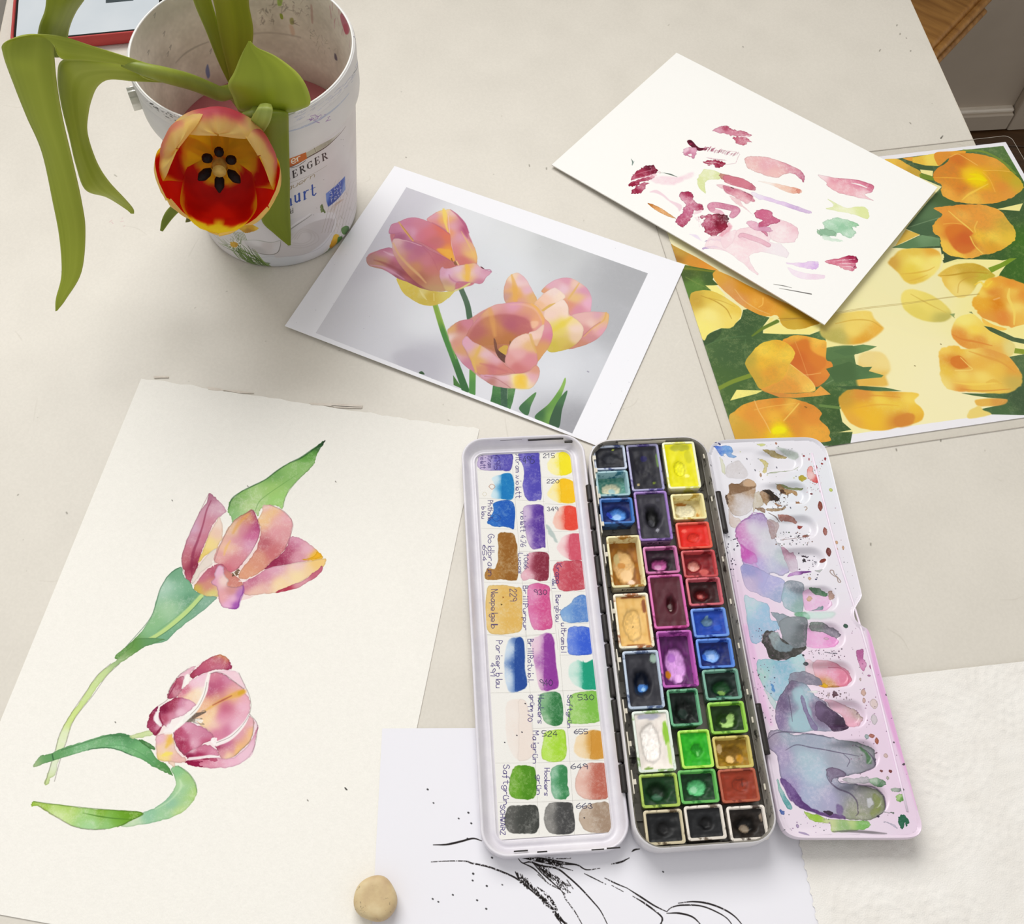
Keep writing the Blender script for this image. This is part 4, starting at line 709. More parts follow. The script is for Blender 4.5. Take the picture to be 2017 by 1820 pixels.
p4([1200, 490, 1280, 430, 1360, 370, 1430, 365, 1478, 450, 1482, 540, 1520, 558, 1600, 610, 1652, 680, 1645, 780, 1580, 870, 1480, 935, 1350, 968, 1245, 962, 1180, 800], [(1400, 400, 'f4dcd0'), (1430, 520, 'f4d8cc'), (1280, 540, 'f0d0c4'), (1500, 600, 'f0d890'), (1400, 640, 'e8d460'), (1340, 720, 'e0cc68'), (1560, 700, 'f0d4c8'), (1560, 800, 'e4c4a8'), (1420, 860, 'd4bc58'), (1300, 920, 'ccb848'), (1480, 920, 'c8a850')], edge=.12)
p4([1085, 402, 1170, 310, 1300, 223, 1360, 238, 1442, 310, 1420, 352, 1330, 402, 1240, 462, 1180, 492, 1120, 430], [(1300, 260, 'f0d8d0'), (1400, 310, 'f4dcc8'), (1200, 360, 'f0c8b4'), (1150, 420, 'ecbc94')], edge=.12); l4([1180, 485, 1260, 430, 1320, 402], [8, 9, 3], 'd8b058', .85)
l4([1300, 720, 1420, 640, 1510, 570], [14, 20, 8], 'e4cc48', .6, soft=5); l4([1480, 380, 1484, 530], 2, 'c8a090', .6)
# tulip, centre
p4([90, 720, 280, 610, 620, 430, 1040, 410, 1280, 760, 1120, 1090, 1120, 1250, 1000, 1390, 620, 1360, 300, 1140], 'd09088', 1, soft=1)
p4([68, 720, 100, 690, 170, 630, 270, 595, 365, 600, 350, 700, 290, 780, 250, 880, 300, 1000, 350, 1100, 385, 1200, 300, 1160, 220, 1080, 140, 960, 80, 800], [(180, 700, 'c47474'), (280, 640, 'd08494'), (90, 705, 'e0b070'), (160, 850, 'd4907c'), (105, 820, 'f0dcd8'), (240, 960, 'd8a070'), (190, 1040, 'dca8bc'), (300, 1120, 'c88498')], edge=.15)
p4([288, 785, 340, 680, 420, 580, 520, 480, 620, 420, 760, 400, 900, 388, 1040, 400, 1120, 450, 1190, 560, 1270, 650, 1297, 780, 1260, 900, 1190, 1000, 1120, 1085, 1080, 1000, 900, 900, 700, 880, 480, 900, 340, 850], [(420, 620, 'd08894'), (620, 450, 'e0a8ac'), (560, 500, 'e0ac74'), (850, 440, 'e0a0b8'), (1000, 500, 'dc9c7c'), (1080, 440, 'ecb870'), (900, 580, 'c8747c'), (820, 660, 'b86070'), (480, 760, 'b86c60'), (620, 760, 'c88050'), (600, 640, 'd89860'), (900, 800, 'c08048'), (760, 850, 'b87840'), (1200, 700, 'dc98a8'), (1260, 800, 'd47c98'), (1180, 940, 'd8a060'), (1100, 620, 'e8a878'), (700, 560, 'cc8088')], edge=.12)
p4([320, 800, 400, 650, 540, 560, 760, 530, 960, 570, 1050, 640, 1060, 740, 960, 760, 860, 830, 780, 900, 740, 1000, 640, 980, 480, 910, 380, 850], [(420, 740, 'b46464'), (600, 700, 'c88854'), (820, 650, 'b05c6c'), (950, 680, 'b86468'), (560, 860, 'b87c48'), (760, 840, 'b87440'), (700, 960, '9c5c3c')], .75, soft=5); l4([560, 470, 590, 600, 620, 780], [12, 18, 10], 'e0a45c', .55, soft=4); l4([800, 420, 960, 420, 1100, 480, 1170, 600], [3, 8, 10, 6], 'ecb8a8', .5, soft=3); p4([1040, 620, 1120, 610, 1130, 650, 1060, 700], 'f0c0a0', .8, soft=3); l4([1050, 410, 1120, 470, 1180, 580, 1180, 660], [6, 12, 10, 5], 'ecb460', .7, soft=2.5)
p4([608, 815, 640, 860, 662, 950, 742, 1010, 742, 1095, 690, 1065, 630, 970], [(630, 860, '7a4c3c'), (700, 1040, '5a3830')], .95); p4([665, 950, 720, 898, 775, 905, 762, 960, 745, 1005], 'd0a84c', .95); p4([790, 850, 810, 845, 815, 900, 790, 900], '8a5a34', .8)
p4([1018, 752, 1100, 720, 1192, 650, 1182, 750, 1152, 830, 1110, 905, 1068, 860], [(1080, 780, 'f0ccc0'), (1160, 700, 'ecc8b8'), (1110, 870, 'e4b890')], edge=.15)
p4([740, 1095, 770, 980, 800, 880, 860, 810, 940, 768, 1012, 758, 1052, 830, 1092, 930, 1122, 1060, 1100, 1132, 1000, 1200, 850, 1222], [(860, 850, 'ecc8bc'), (960, 800, 'f0ccb8'), (900, 1000, 'e4acac'), (1040, 900, 'e4b880'), (1020, 1050, 'd88c94'), (900, 1150, 'cc7878'), (800, 1060, 'dc9c98')], edge=.18); l4([1035, 770, 1060, 860, 1100, 980], [8, 10, 5], 'dcb068', .8, soft=2)
p4([238, 865, 290, 788, 360, 850, 440, 888, 530, 940, 640, 1030, 740, 1120, 855, 1212, 780, 1224, 640, 1244, 520, 1248, 430, 1232, 370, 1150, 330, 1050, 280, 950], [(290, 850, 'e0a8bc'), (360, 920, 'dca8c4'), (420, 960, 'e4b868'), (400, 1080, 'e0b060'), (500, 1000, 'e4bcc8'), (600, 1060, 'e0acb8'), (560, 1180, 'c87478'), (720, 1180, 'd08078'), (450, 1200, 'd49070')], edge=.18); l4([450, 905, 410, 990, 370, 1090, 400, 1210], [7, 10, 11, 6], 'e0b464', .85, soft=2); l4([450, 1110, 600, 1150, 760, 1200], [3, 12, 4], 'c06c70', .55, soft=4)
p4([448, 1245, 560, 1240, 700, 1250, 850, 1230, 1000, 1210, 1092, 1128, 1142, 1170, 1142, 1250, 1100, 1340, 1030, 1405, 900, 1402, 760, 1398, 620, 1372, 520, 1322], [(520, 1260, 'dca4bc'), (560, 1320, 'b87c70'), (720, 1280, 'e4b8c4'), (840, 1300, 'f8ecb4'), (920, 1310, 'f0c840'), (900, 1380, 'f0d890'), (1000, 1300, 'f0e0c4'), (1060, 1260, 'e0a8b8'), (1090, 1180, 'd89880'), (700, 1360, 'd0a0a0')], edge=.18); l4([500, 1260, 620, 1280, 740, 1350, 800, 1395], 3, 'b07074', .6); p4([850, 1255, 985, 1250, 985, 1390, 870, 1390], 'f0c23c', .65, soft=6)
for k in range(60):
    x = random.uniform(560, 1340); y = random.uniform(340, 860); c.view(0, 0, 1); c.stroke([x, y, x + .6, y + .5], random.uniform(.8, 1.8), '8a8a98', random.uniform(.2, .6))
c.view(0, 0, 1); c.stroke([1157, 732, 1159, 733], 5, '9a96a8', .8)
M_pr = print_mat('printed photo paper', c, .90, .75, .3, .03, 900)
def warpA(u, v): return 1.6 * (u - .62) ** 2 * (1 - v) * 3 * (u < .62) + .9 * np.clip(1 - v, 0, 1) ** 3 * np.sin(np.pi * np.clip(u, 0, 1)) 
paper('tulip_print', 'white sheet with a colour print of three pink tulips on grey background', 'print', ash, M_pr, M_edge, .25, warpA)

# --- watercolour painting of two pink tulips, the large sheet on the left
Pc = [(276.5, 740.5), (934.5, 846.5), (722.5, 1959.3), (-132.2, 1756.7)]
psh = fit_sheet(Pc, .55, 203.6, 291)
psh.z = .55
c = Canvas('tulip_painting', psh.w, psh.h, 5, psh.local, 'f9f6ee')
c.img += (c.fine[..., None] - .5) * .018 + (c.mid[..., None] - .5) * .01
V1 = (340, 860, 5.056); V2 = (270, 1270, 7.0); V10 = (20, 1260, 4.55); VP = (0, 720, 2.101)
w1 = art(c, V1, rag=.9, edge=.28, tex=.3); w2 = art(c, V2, rag=.9, edge=.32, tex=.3); w10 = art(c, V10, rag=.8, edge=.3, tex=.3); wP = art(c, VP, rag=.8, edge=.3, tex=.3)
q1 = ln(c, V1, soft=.8); q2 = ln(c, V2, soft=.8); q10 = ln(c, V10, soft=.8); qP = ln(c, VP, soft=.8)
PEN = '6a625c'
w1([550, 740, 560, 670, 600, 610, 690, 545, 800, 490, 920, 430, 1040, 340, 1160, 265, 1270, 215, 1380, 140, 1450, 85, 1515, 45, 1470, 120, 1430, 200, 1410, 270, 1340, 350, 1250, 430, 1180, 500, 1130, 580, 1105, 660, 1090, 720, 1040, 690, 960, 690, 880, 720, 850, 795, 800, 740, 700, 790, 600, 860, 580, 790], [(590, 660, '74a456'), (680, 580, '8aba68'), (800, 600, 'b8d892'), (1000, 500, 'a8d078'), (1200, 330, '96c474'), (1060, 640, 'a4d47a'), (1350, 210, '5fa040'), (1480, 80, '28502a'), (700, 720, 'c4dc9c'), (1000, 390, '74a85c'), (1350, 300, 'a4cc84'), (600, 790, '90c080')])
q1([555, 720, 590, 620, 690, 545, 800, 490, 920, 430, 1040, 340, 1160, 265, 1270, 215, 1380, 140, 1500, 55], [2, 4, 3, 4, 3, 4, 3, 6, 6, 3], '2f5a30', .7, soft=1.2); q1([820, 740, 860, 650, 940, 580, 1100, 470, 1250, 370], [2, 3, 2, 2, 1], '5f9448', .5, soft=1); q1([1515, 40, 1490, 75], 3, '3a3a38', .8); q1([1100, 700, 1110, 640, 1150, 550, 1250, 430, 1400, 280], 2, '6a8a58', .6)
w1([120, 1230, 300, 760, 420, 800, 480, 1000, 640, 850, 800, 760, 860, 860, 960, 720, 1150, 820, 1170, 1030, 1350, 1080, 1480, 1250, 1250, 1440, 900, 1550, 640, 1640, 300, 1570, 180, 1430], 'f4dcd8', .9, edge=0)
w1([360, 568, 410, 590, 470, 650, 532, 738, 480, 790, 420, 850, 380, 920, 340, 1020, 300, 1110, 270, 1200, 250, 1290, 210, 1380, 180, 1465, 140, 1430, 110, 1330, 88, 1240, 110, 1120, 160, 990, 210, 880, 270, 750, 340, 650], [(375, 600, 'b87890'), (440, 720, 'dcb0c0'), (250, 900, 'd8b4cc'), (200, 1050, 'd09cb0'), (130, 1250, 'c87880'), (160, 1120, 'cc7c8c'), (215, 1280, '7a1834'), (240, 1230, 'a84460'), (190, 1400, 'b85a6c'), (330, 880, 'd08898'), (300, 1010, 'cc7c90')])
q1([380, 640, 335, 740, 300, 880, 250, 1030, 205, 1150, 188, 1280, 190, 1400], [2, 4, 4, 6, 8, 8, 2], '8a2848', .6, soft=1.6); q1([360, 568, 270, 750, 160, 990, 90, 1230, 130, 1420], 1.8, '9a6a78', .6)
w1([470, 800, 505, 960, 470, 1060, 420, 1130, 330, 1180, 262, 1255, 258, 1230, 310, 1110, 370, 960, 420, 870], [(460, 880, 'f4dccc'), (440, 960, 'f0ccb8'), (380, 1050, 'f4dc94'), (300, 1180, 'ecd074')]); w1([190, 1425, 260, 1290, 340, 1190, 450, 1110, 425, 1235, 300, 1340, 210, 1465], 'e8dcd0', .9)
w1([900, 690, 960, 678, 1030, 700, 1100, 740, 1165, 800, 1192, 860, 1182, 960, 1150, 1060, 1110, 1130, 1030, 1210, 940, 1290, 840, 1370, 720, 1422, 655, 1400, 680, 1330, 760, 1230, 830, 1130, 870, 1000, 872, 900, 845, 840, 880, 780], [(920, 720, 'f0c4c4'), (960, 770, 'f4c888'), (900, 850, 'f4cc94'), (1100, 820, 'ecaeb8'), (1000, 960, 'e4a0a8'), (1100, 1000, 'e0a0a4'), (900, 1080, 'bc6470'), (980, 1150, 'cc7478'), (860, 1220, 'dc9a80'), (740, 1370, 'e0a080'), (1010, 860, 'ecb0b0')])
w1([1175, 1000, 1270, 1010, 1350, 1060, 1420, 1120, 1480, 1180, 1490, 1212, 1380, 1235, 1250, 1255, 1120, 1275, 960, 1315, 915, 1315, 1020, 1220, 1110, 1140, 1150, 1060], [(1220, 1040, 'e0a0b8'), (1350, 1120, 'e8b4c4'), (1120, 1150, 'b04c6c'), (1000, 1270, '982c50'), (1250, 1200, 'dc9cac'), (1440, 1190, 'f4c040'), (1190, 1090, 'c87894')]); w1([1285, 1222, 1400, 1195, 1440, 1145, 1488, 1185, 1440, 1212, 1350, 1228], 'f2b428', .9)
w1([715, 1442, 820, 1390, 920, 1330, 1060, 1285, 1250, 1255, 1400, 1235, 1520, 1212, 1512, 1280, 1440, 1340, 1320, 1420, 1200, 1480, 1050, 1550, 900, 1568, 760, 1578, 700, 1550, 690, 1490], [(780, 1460, 'c46c8c'), (900, 1390, 'd890a8'), (1000, 1330, 'e0a8bc'), (1250, 1290, 'f0ccc8'), (1450, 1260, 'f4cc80'), (1250, 1380, 'f8e0ac'), (1050, 1480, 'f8dcac'), (820, 1540, 'f0c8b4'), (1380, 1330, 'f4d4a4')]); w1([1492, 1288, 1482, 1350, 1380, 1430, 1250, 1500, 1060, 1555, 1030, 1548, 1150, 1490, 1300, 1430, 1420, 1340], [(1450, 1330, 'c86a80'), (1300, 1440, 'dc98a4'), (1130, 1520, 'b83c54')])
w1([800, 733, 842, 830, 868, 930, 840, 1050, 780, 1150, 700, 1260, 630, 1330, 560, 1352, 500, 1300, 415, 1240, 430, 1150, 490, 1040, 540, 930, 620, 830, 700, 770], [(790, 780, 'a83c68'), (835, 900, 'b04478'), (720, 820, 'd89868'), (620, 930, 'eccba4'), (560, 1100, 'f2c8ac'), (640, 1060, 'dc98a8'), (740, 1080, 'dca0bc'), (620, 1260, 'd88a94'), (470, 1200, 'e4a8a4'), (550, 1330, 'cc6878'), (700, 930, 'd890a0'), (780, 1000, 'cc6c98')])
q1([760, 770, 660, 860, 600, 960], [5, 11, 6], 'e4a860', .65, soft=3); q1([570, 1040, 530, 1110, 510, 1180], [4, 8, 4], 'f0c078', .7, soft=2); q1([700, 1260, 780, 1155, 835, 1065], 3, 'fbf4ee', .9); q1([800, 733, 868, 930, 780, 1150, 630, 1330], 1.6, '8a4058', .6); q1([800, 733, 620, 830, 490, 1040, 415, 1230], 1.4, PEN, .5); q1([960, 678, 1100, 740, 1190, 850, 1180, 960, 1110, 1130], 1.6, '9a6a74', .6)
w1([215, 1500, 260, 1420, 330, 1340, 420, 1280, 500, 1268, 560, 1340, 630, 1390, 695, 1450, 702, 1530, 660, 1590, 560, 1570, 440, 1592, 330, 1592, 245, 1555], [(300, 1400, 'c87488'), (250, 1520, 'd0b458'), (400, 1570, 'dcd080'), (420, 1330, 'bc6078'), (600, 1450, 'd08478'), (500, 1500, 'e4b094'), (360, 1480, 'd49080')])
w1([430, 1330, 465, 1283, 505, 1300, 520, 1380, 560, 1430, 545, 1480, 640, 1500, 702, 1475, 695, 1560, 665, 1640, 652, 1700, 590, 1718, 500, 1697, 465, 1640, 450, 1560, 438, 1500, 385, 1450, 420, 1400], [(470, 1330, 'e8b8d0'), (520, 1430, 'f2d4cc'), (590, 1530, 'd49490'), (620, 1610, 'eebcd4'), (560, 1680, 'ecb4d4'), (650, 1660, 'a050ac'), (690, 1570, 'b878bc'), (410, 1450, 'e0a0b8'), (500, 1600, 'e8a8ac')], edge=.5)
q1([700, 1480, 705, 1540, 665, 1640, 645, 1705, 560, 1712], [2, 5, 5, 4, 2], '8a3c9c', .55, soft=1.5); w1([588, 1362, 640, 1332, 672, 1318, 665, 1370, 622, 1394], '6a5036', .85, rag=3); q1([600, 1350, 620, 1380], 3, 'f8f2e8', .9); q1([400, 1240, 405, 1290], 3, 'fbf6ee', .9); q1([660, 1440, 720, 1440, 770, 1400], 3, 'fbf4ee', .8)
wP([748, 833, 700, 865, 665, 920, 645, 980, 620, 1050, 560, 1130, 475, 1205, 510, 1212, 580, 1165, 680, 1142, 740, 1090, 820, 1030, 870, 990, 898, 958, 850, 952, 805, 930, 790, 900, 760, 870], [(720, 870, '74a884'), (740, 940, '8cbc9c'), (690, 920, 'b4d4c0'), (770, 970, '5a9470'), (650, 1060, '90c08c'), (700, 1010, 'acd0a8'), (850, 975, '8cb49c'), (700, 1115, '78ac88'), (540, 1170, '6a9a50'), (790, 905, '7cb08c')])
qP([832, 955, 760, 1030, 660, 1110, 560, 1165, 500, 1208], [12, 13, 12, 9, 5], 'c8e08c', .9, soft=1.5); qP([838, 962, 775, 1030, 690, 1100, 600, 1155], 2.2, '4a7a54', .7); qP([822, 945, 740, 1030, 650, 1100], 1.6, '7fae6a', .7); qP([745, 835, 700, 865, 662, 925, 645, 985, 615, 1055, 520, 1165], 2, '3a6044', .6)
w10([1140, -10, 1090, 60, 1030, 110, 960, 180, 880, 240, 790, 310, 720, 400, 650, 520, 560, 640, 490, 750, 440, 850, 410, 960, 395, 1030, 360, 1120, 330, 1210, 306, 1292, 345, 1292, 362, 1240, 402, 1210, 430, 1110, 480, 980, 520, 860, 560, 740, 640, 620, 720, 520, 790, 410, 870, 320, 960, 230, 1060, 160, 1180, 80, 1290, 30, 1390, -5], [(1120, 50, '5f9440'), (1060, 110, '74a058'), (990, 180, 'a8c090'), (850, 290, 'cfe2a0'), (700, 480, 'd0e49c'), (560, 700, 'd2e68c'), (460, 900, 'e4efc4'), (380, 1150, 'e8f0d8'), (330, 1270, 'c4d88c'), (1250, 30, '6a9c6c')])
q10([900, 215, 780, 320, 690, 450, 560, 640, 450, 830, 400, 1000, 310, 1290], 1.6, PEN, .55, rough=.15); q10([980, 215, 860, 330, 740, 500, 570, 720, 500, 920, 440, 1100, 395, 1270], 1.6, PEN, .55, rough=.15)
w10([232, 1085, 290, 1035, 370, 1018, 460, 973, 600, 930, 760, 880, 900, 845, 1000, 838, 1070, 860, 1150, 900, 1240, 960, 1310, 1060, 1400, 1120, 1455, 1212, 1400, 1192, 1310, 1150, 1210, 1090, 1090, 1040, 960, 990, 840, 975, 700, 990, 560, 1030, 400, 1080, 290, 1115, 210, 1140], [(240, 1100, 'b8c898'), (340, 1050, '5f9a5c'), (450, 1020, '6aa468'), (600, 980, '80ba84'), (800, 920, '7cb47c'), (960, 852, '447c4c'), (1050, 860, '4c8854'), (950, 940, '90d094'), (1150, 1000, '7cba7c'), (1250, 1050, '66a468'), (1400, 1150, '56904c')])
q10([375, 1030, 385, 1080], 3, '2f5a38', .7); q10([460, 990, 600, 945, 760, 895, 900, 860, 1060, 868], 3, '3f7044', .5, soft=1); q10([700, 985, 840, 968, 960, 985, 1090, 1040], 2, '2f5038', .6); q10([860, 950, 1000, 950, 1150, 1010, 1300, 1120], 2, '5a9460', .5)
w10([1075, 862, 1170, 832, 1262, 812, 1282, 850, 1180, 878, 1100, 888], 'd0e0a4', .9); w10([1148, 900, 1200, 903, 1292, 960, 1292, 992, 1230, 962], '4c8448', .9)
w10([1445, 1155, 1500, 1128, 1590, 1190, 1650, 1270, 1672, 1360, 1640, 1450, 1560, 1530, 1430, 1600, 1250, 1645, 1000, 1675, 1100, 1612, 1180, 1556, 1290, 1510, 1380, 1450, 1450, 1370, 1487, 1300, 1470, 1230], [(1500, 1170, '8cc48c'), (1590, 1240, 'a4cc84'), (1520, 1300, 'b8dca8'), (1540, 1350, 'a0cc9c'), (1640, 1390, 'b0d47c'), (1450, 1470, '94c4a4'), (1250, 1580, '96c8a4'), (1500, 1550, 'c0dc90'), (1080, 1650, 'c8e0b8'), (1350, 1600, 'a4d0a0')])
q10([1520, 1260, 1530, 1310, 1500, 1370, 1420, 1450, 1300, 1520], [3, 7, 4, 3, 2], 'd4ecc4', .6, soft=2); q10([1500, 1130, 1590, 1190, 1655, 1280, 1672, 1370], 2, '5f8454', .6)
w10([188, 1490, 205, 1448, 250, 1455, 400, 1475, 600, 1500, 800, 1520, 1000, 1530, 1185, 1553, 1100, 1612, 980, 1672, 850, 1702, 700, 1702, 560, 1672, 430, 1602, 330, 1540, 240, 1492], [(230, 1470, 'a0c448'), (500, 1510, 'acd060'), (800, 1535, '7cac2c'), (1050, 1560, '649a1c'), (450, 1580, 'd4eaa4'), (700, 1660, 'b0dca8'), (900, 1650, 'a0d08c'), (700, 1590, 'a4d278'), (960, 1600, '78b03c')])
q10([650, 1555, 800, 1585, 950, 1605, 1090, 1612], [1, 3, 2, 1], '4a7a28', .7); q10([205, 1452, 500, 1490, 800, 1520, 1180, 1553, 1080, 1620, 960, 1680], 1.8, '4a6a28', .6); q10([250, 1490, 430, 1602, 560, 1672, 700, 1702, 850, 1702], 1.8, PEN, .5)
# second flower
w2([300, 830, 420, 740, 450, 620, 560, 440, 700, 320, 800, 290, 960, 200, 1150, 140, 1290, 230, 1300, 340, 1400, 390, 1480, 560, 1550, 720, 1560, 950, 1660, 1090, 1640, 1300, 1600, 1480, 1480, 1600, 1250, 1690, 1000, 1700, 800, 1670, 660, 1630, 430, 1620, 290, 1590, 250, 1400, 250, 1250, 150, 1140, 150, 1040, 200, 920], [(800, 700, 'faeee8'), (1400, 430, 'f6e2e8'), (1600, 1400, 'f2d4de'), (300, 1400, 'f4dcd8'), (600, 1100, 'faf0ee')], .85, edge=.1)
w2([560, 445, 650, 370, 770, 300, 805, 310, 730, 400, 660, 450], 'ecb8c8', .85); w2([1290, 350, 1390, 385, 1440, 480, 1490, 600, 1400, 560, 1300, 480, 1180, 400, 1050, 375], 'f4d0da', .85, edge=.15)
w2([722, 430, 800, 340, 900, 250, 1000, 180, 1150, 138, 1240, 180, 1292, 260, 1302, 320, 1270, 350, 1150, 340, 1030, 352, 930, 390, 830, 430, 770, 462], [(770, 430, 'a83c58'), (950, 270, 'c46078'), (1120, 230, 'c06c7c'), (1160, 150, 'dc8c4c'), (1220, 180, 'd07c58'), (1285, 300, 'a03058'), (1100, 310, 'c87088'), (900, 370, 'b85070')], edge=.45)
w2([418, 700, 450, 620, 500, 530, 560, 460, 640, 438, 668, 520, 640, 590, 590, 660, 540, 720, 435, 748], [(530, 510, 'bc5870'), (600, 480, 'c87890'), (560, 600, 'b85470'), (445, 720, 'b04c68'), (645, 540, '982c50'), (520, 680, 'cc8898')], edge=.45); q2([545, 510, 470, 640, 425, 720], [2, 3, 2], '7a1c3c', .6)
w2([600, 645, 680, 560, 760, 480, 850, 430, 982, 380, 965, 470, 945, 560, 932, 680, 850, 800, 800, 825, 700, 762, 560, 722], [(850, 460, 'f4ccdc'), (760, 560, 'f2c4d4'), (640, 650, 'd47890'), (800, 680, 'fae4c4'), (900, 640, 'f8ecdc'), (700, 720, 'f8d8b4'), (880, 560, 'f4d0dc')], edge=.15)
w2([325, 855, 440, 790, 558, 728, 680, 745, 812, 822, 760, 870, 660, 960, 560, 1000, 480, 1040, 430, 1142, 360, 1102, 320, 1050, 308, 950], [(380, 890, '82143a'), (520, 770, 'a02c4c'), (480, 850, 'a43c58'), (600, 800, 'd48ca8'), (720, 820, 'ecb4c8'), (600, 930, 'f0c4d4'), (380, 1030, 'b44c68'), (450, 1000, 'd88ca4'), (470, 1100, 'f4dce4')])
w2([148, 1040, 180, 960, 240, 880, 288, 850, 282, 900, 250, 970, 250, 1060, 330, 1130, 290, 1200, 250, 1252, 180, 1180, 145, 1130], [(195, 1000, '942444'), (260, 880, '98305a'), (200, 1120, 'a83c60'), (280, 1150, 'd48ca4'), (250, 1230, '9a2c50')], edge=.45); q2([303, 960, 310, 1040, 345, 1112], [3, 8, 6], '841438', .85); q2([330, 1140, 290, 1200, 258, 1245], [3, 7, 4], '841438', .8)
w2([1000, 400, 1100, 378, 1200, 410, 1310, 490, 1400, 560, 1470, 610, 1500, 680, 1542, 720, 1562, 830, 1540, 950, 1480, 1070, 1380, 1190, 1250, 1290, 1080, 1352, 1030, 1230, 940, 1160, 860, 1100, 735, 965, 840, 850, 920, 690, 950, 560, 980, 450], [(1050, 430, 'd8889c'), (1120, 560, 'c05c80'), (1250, 470, 'd890ac'), (1000, 620, 'b8587c'), (1400, 600, 'e4a4bc'), (1380, 670, 'f0c070'), (1100, 780, 'e0a888'), (950, 880, 'f0b890'), (1040, 920, 'f8d8a4'), (980, 1040, 'fce0ac'), (1250, 860, 'c46080'), (1200, 960, 'dc88a8'), (1450, 850, 'f0bcd0'), (1350, 1100, 'f4c8d8'), (1100, 1200, 'd4789c'), (1260, 1150, 'cc7094'), (1480, 700, 'ecb0c4'), (1090, 1100, 'f8dcc0'), (1200, 1040, 'e8a8bc')])
q2([1470, 650, 1400, 675, 1320, 700, 1180, 760, 1060, 830, 940, 910], [12, 18, 12, 8, 6, 4], 'e8b054', .8, soft=3); q2([1450, 650, 1410, 670], 10, 'd8a830', .8, soft=2); q2([1300, 705, 1180, 765, 1040, 835], [2, 4, 2], 'a04048', .7, soft=1.5)
q2([690, 1040, 760, 990, 850, 960, 935, 930], [22, 16, 9, 4], '6a5c50', .9, rough=.2); q2([720, 1050, 800, 1040, 890, 1020], [6, 8, 3], '857a6c', .85, rough=.2); q2([890, 920, 920, 905, 945, 925, 920, 940], 2, PEN, .6); q2([770, 1070, 850, 1090, 920, 1100, 860, 1060], 2, PEN, .6); w2([800, 1020, 900, 1030, 890, 1080, 820, 1060], 'fbf8f0', .8, edge=0)
w2([498, 1212, 560, 1140, 640, 1080, 720, 1068, 850, 1110, 950, 1160, 1042, 1240, 1032, 1300, 940, 1352, 850, 1410, 700, 1480, 660, 1522, 600, 1482, 540, 1392, 510, 1292], [(560, 1220, 'b44466'), (700, 1130, 'e0a0b8'), (850, 1220, 'd894ac'), (960, 1240, 'd084a0'), (600, 1380, 'a02c50'), (680, 1440, 'b44466'), (800, 1340, 'e4acc0'), (620, 1280, 'c46484'), (960, 1320, 'c46080')])
w2([690, 1490, 860, 1400, 1000, 1388, 1110, 1470, 1132, 1522, 1000, 1542, 850, 1562, 720, 1572, 665, 1522], [(740, 1530, '8a1840'), (900, 1430, 'd07c98'), (1050, 1480, 'd888a4'), (850, 1530, 'a83058'), (760, 1450, 'ecc0cc')]); w2([1075, 1382, 1230, 1320, 1360, 1220, 1480, 1090, 1550, 980, 1612, 1040, 1602, 1180, 1562, 1330, 1450, 1440, 1340, 1540, 1200, 1582, 1130, 1520, 1110, 1450], [(1125, 1395, 'a0345a'), (1250, 1360, 'c87094'), (1400, 1220, 'e0a0b0'), (1530, 1080, 'e8b0b8'), (1560, 1250, 'f4c488'), (1400, 1450, 'f4c480'), (1250, 1540, 'f8d4ac'), (1300, 1430, 'dc98a4'), (1160, 1500, 'dc98a4')])
w2([665, 1622, 760, 1580, 900, 1560, 1100, 1560, 1300, 1562, 1450, 1462, 1560, 1342, 1640, 1182, 1662, 1100, 1642, 1300, 1592, 1480, 1480, 1602, 1300, 1682, 1100, 1702, 900, 1692, 780, 1672], [(720, 1620, '8e0c38'), (900, 1600, 'c45878'), (1050, 1600, 'e8a8bc'), (1300, 1620, 'f0bcd0'), (1500, 1500, 'f0c8d8'), (1640, 1150, 'dc90ac'), (900, 1670, 'e4a0b4')]); w2([680, 1622, 760, 1600, 915, 1610, 850, 1640, 915, 1682, 800, 1672], '981444', .85); w2([890, 1560, 990, 1560, 985, 1588, 900, 1582], '981c44', .85); w2([1000, 1565, 1098, 1565, 1095, 1600, 1010, 1595], 'bc4468', .8)
w2([258, 1272, 330, 1230, 450, 1210, 490, 1270, 520, 1400, 560, 1500, 660, 1560, 650, 1622, 440, 1612, 285, 1585, 275, 1450], [(330, 1300, 'eebcca'), (450, 1320, 'f0c468'), (350, 1440, 'f4d0b4'), (400, 1530, 'f8dc84'), (300, 1560, 'f6d888'), (560, 1560, 'ecbcb4'), (480, 1440, 'f0c8bc')], .95); q2([460, 1270, 440, 1340, 400, 1410], [5, 12, 6], 'ecc050', .75, soft=3); q2([345, 1530, 400, 1510, 470, 1500], [4, 11, 6], 'f8e468', .8, soft=2); w2([430, 1610, 520, 1620, 510, 1690, 470, 1660], 'f4d0b8', .8)
q2([990, 400, 960, 520, 940, 640, 880, 770, 800, 900, 700, 990, 600, 1090, 500, 1180], [8, 10, 10, 11, 12, 14, 12, 8], 'fdfaf4', .95, soft=1.5); q2([440, 1130, 480, 1190, 400, 1200], 14, 'fbf4f2', .85, soft=2); q2([690, 430, 670, 500, 620, 600], [10, 14, 4], 'fdfaf4', .95, soft=1.5); q2([270, 940, 260, 1020, 320, 1110], [8, 14, 8], 'fbf2f2', .9, soft=1.5); q2([1540, 960, 1480, 1080, 1380, 1195, 1250, 1300, 1090, 1370], [3, 8, 12, 14, 12], 'fdf6f4', .95, soft=1.5); q2([720, 1575, 860, 1560, 1000, 1540, 1120, 1545], [8, 7, 7, 3], 'fdf6f4', .9, soft=1.2); w2([1020, 1300, 1100, 1290, 1110, 1370, 1040, 1370], 'fdf6f4', .85, edge=0)
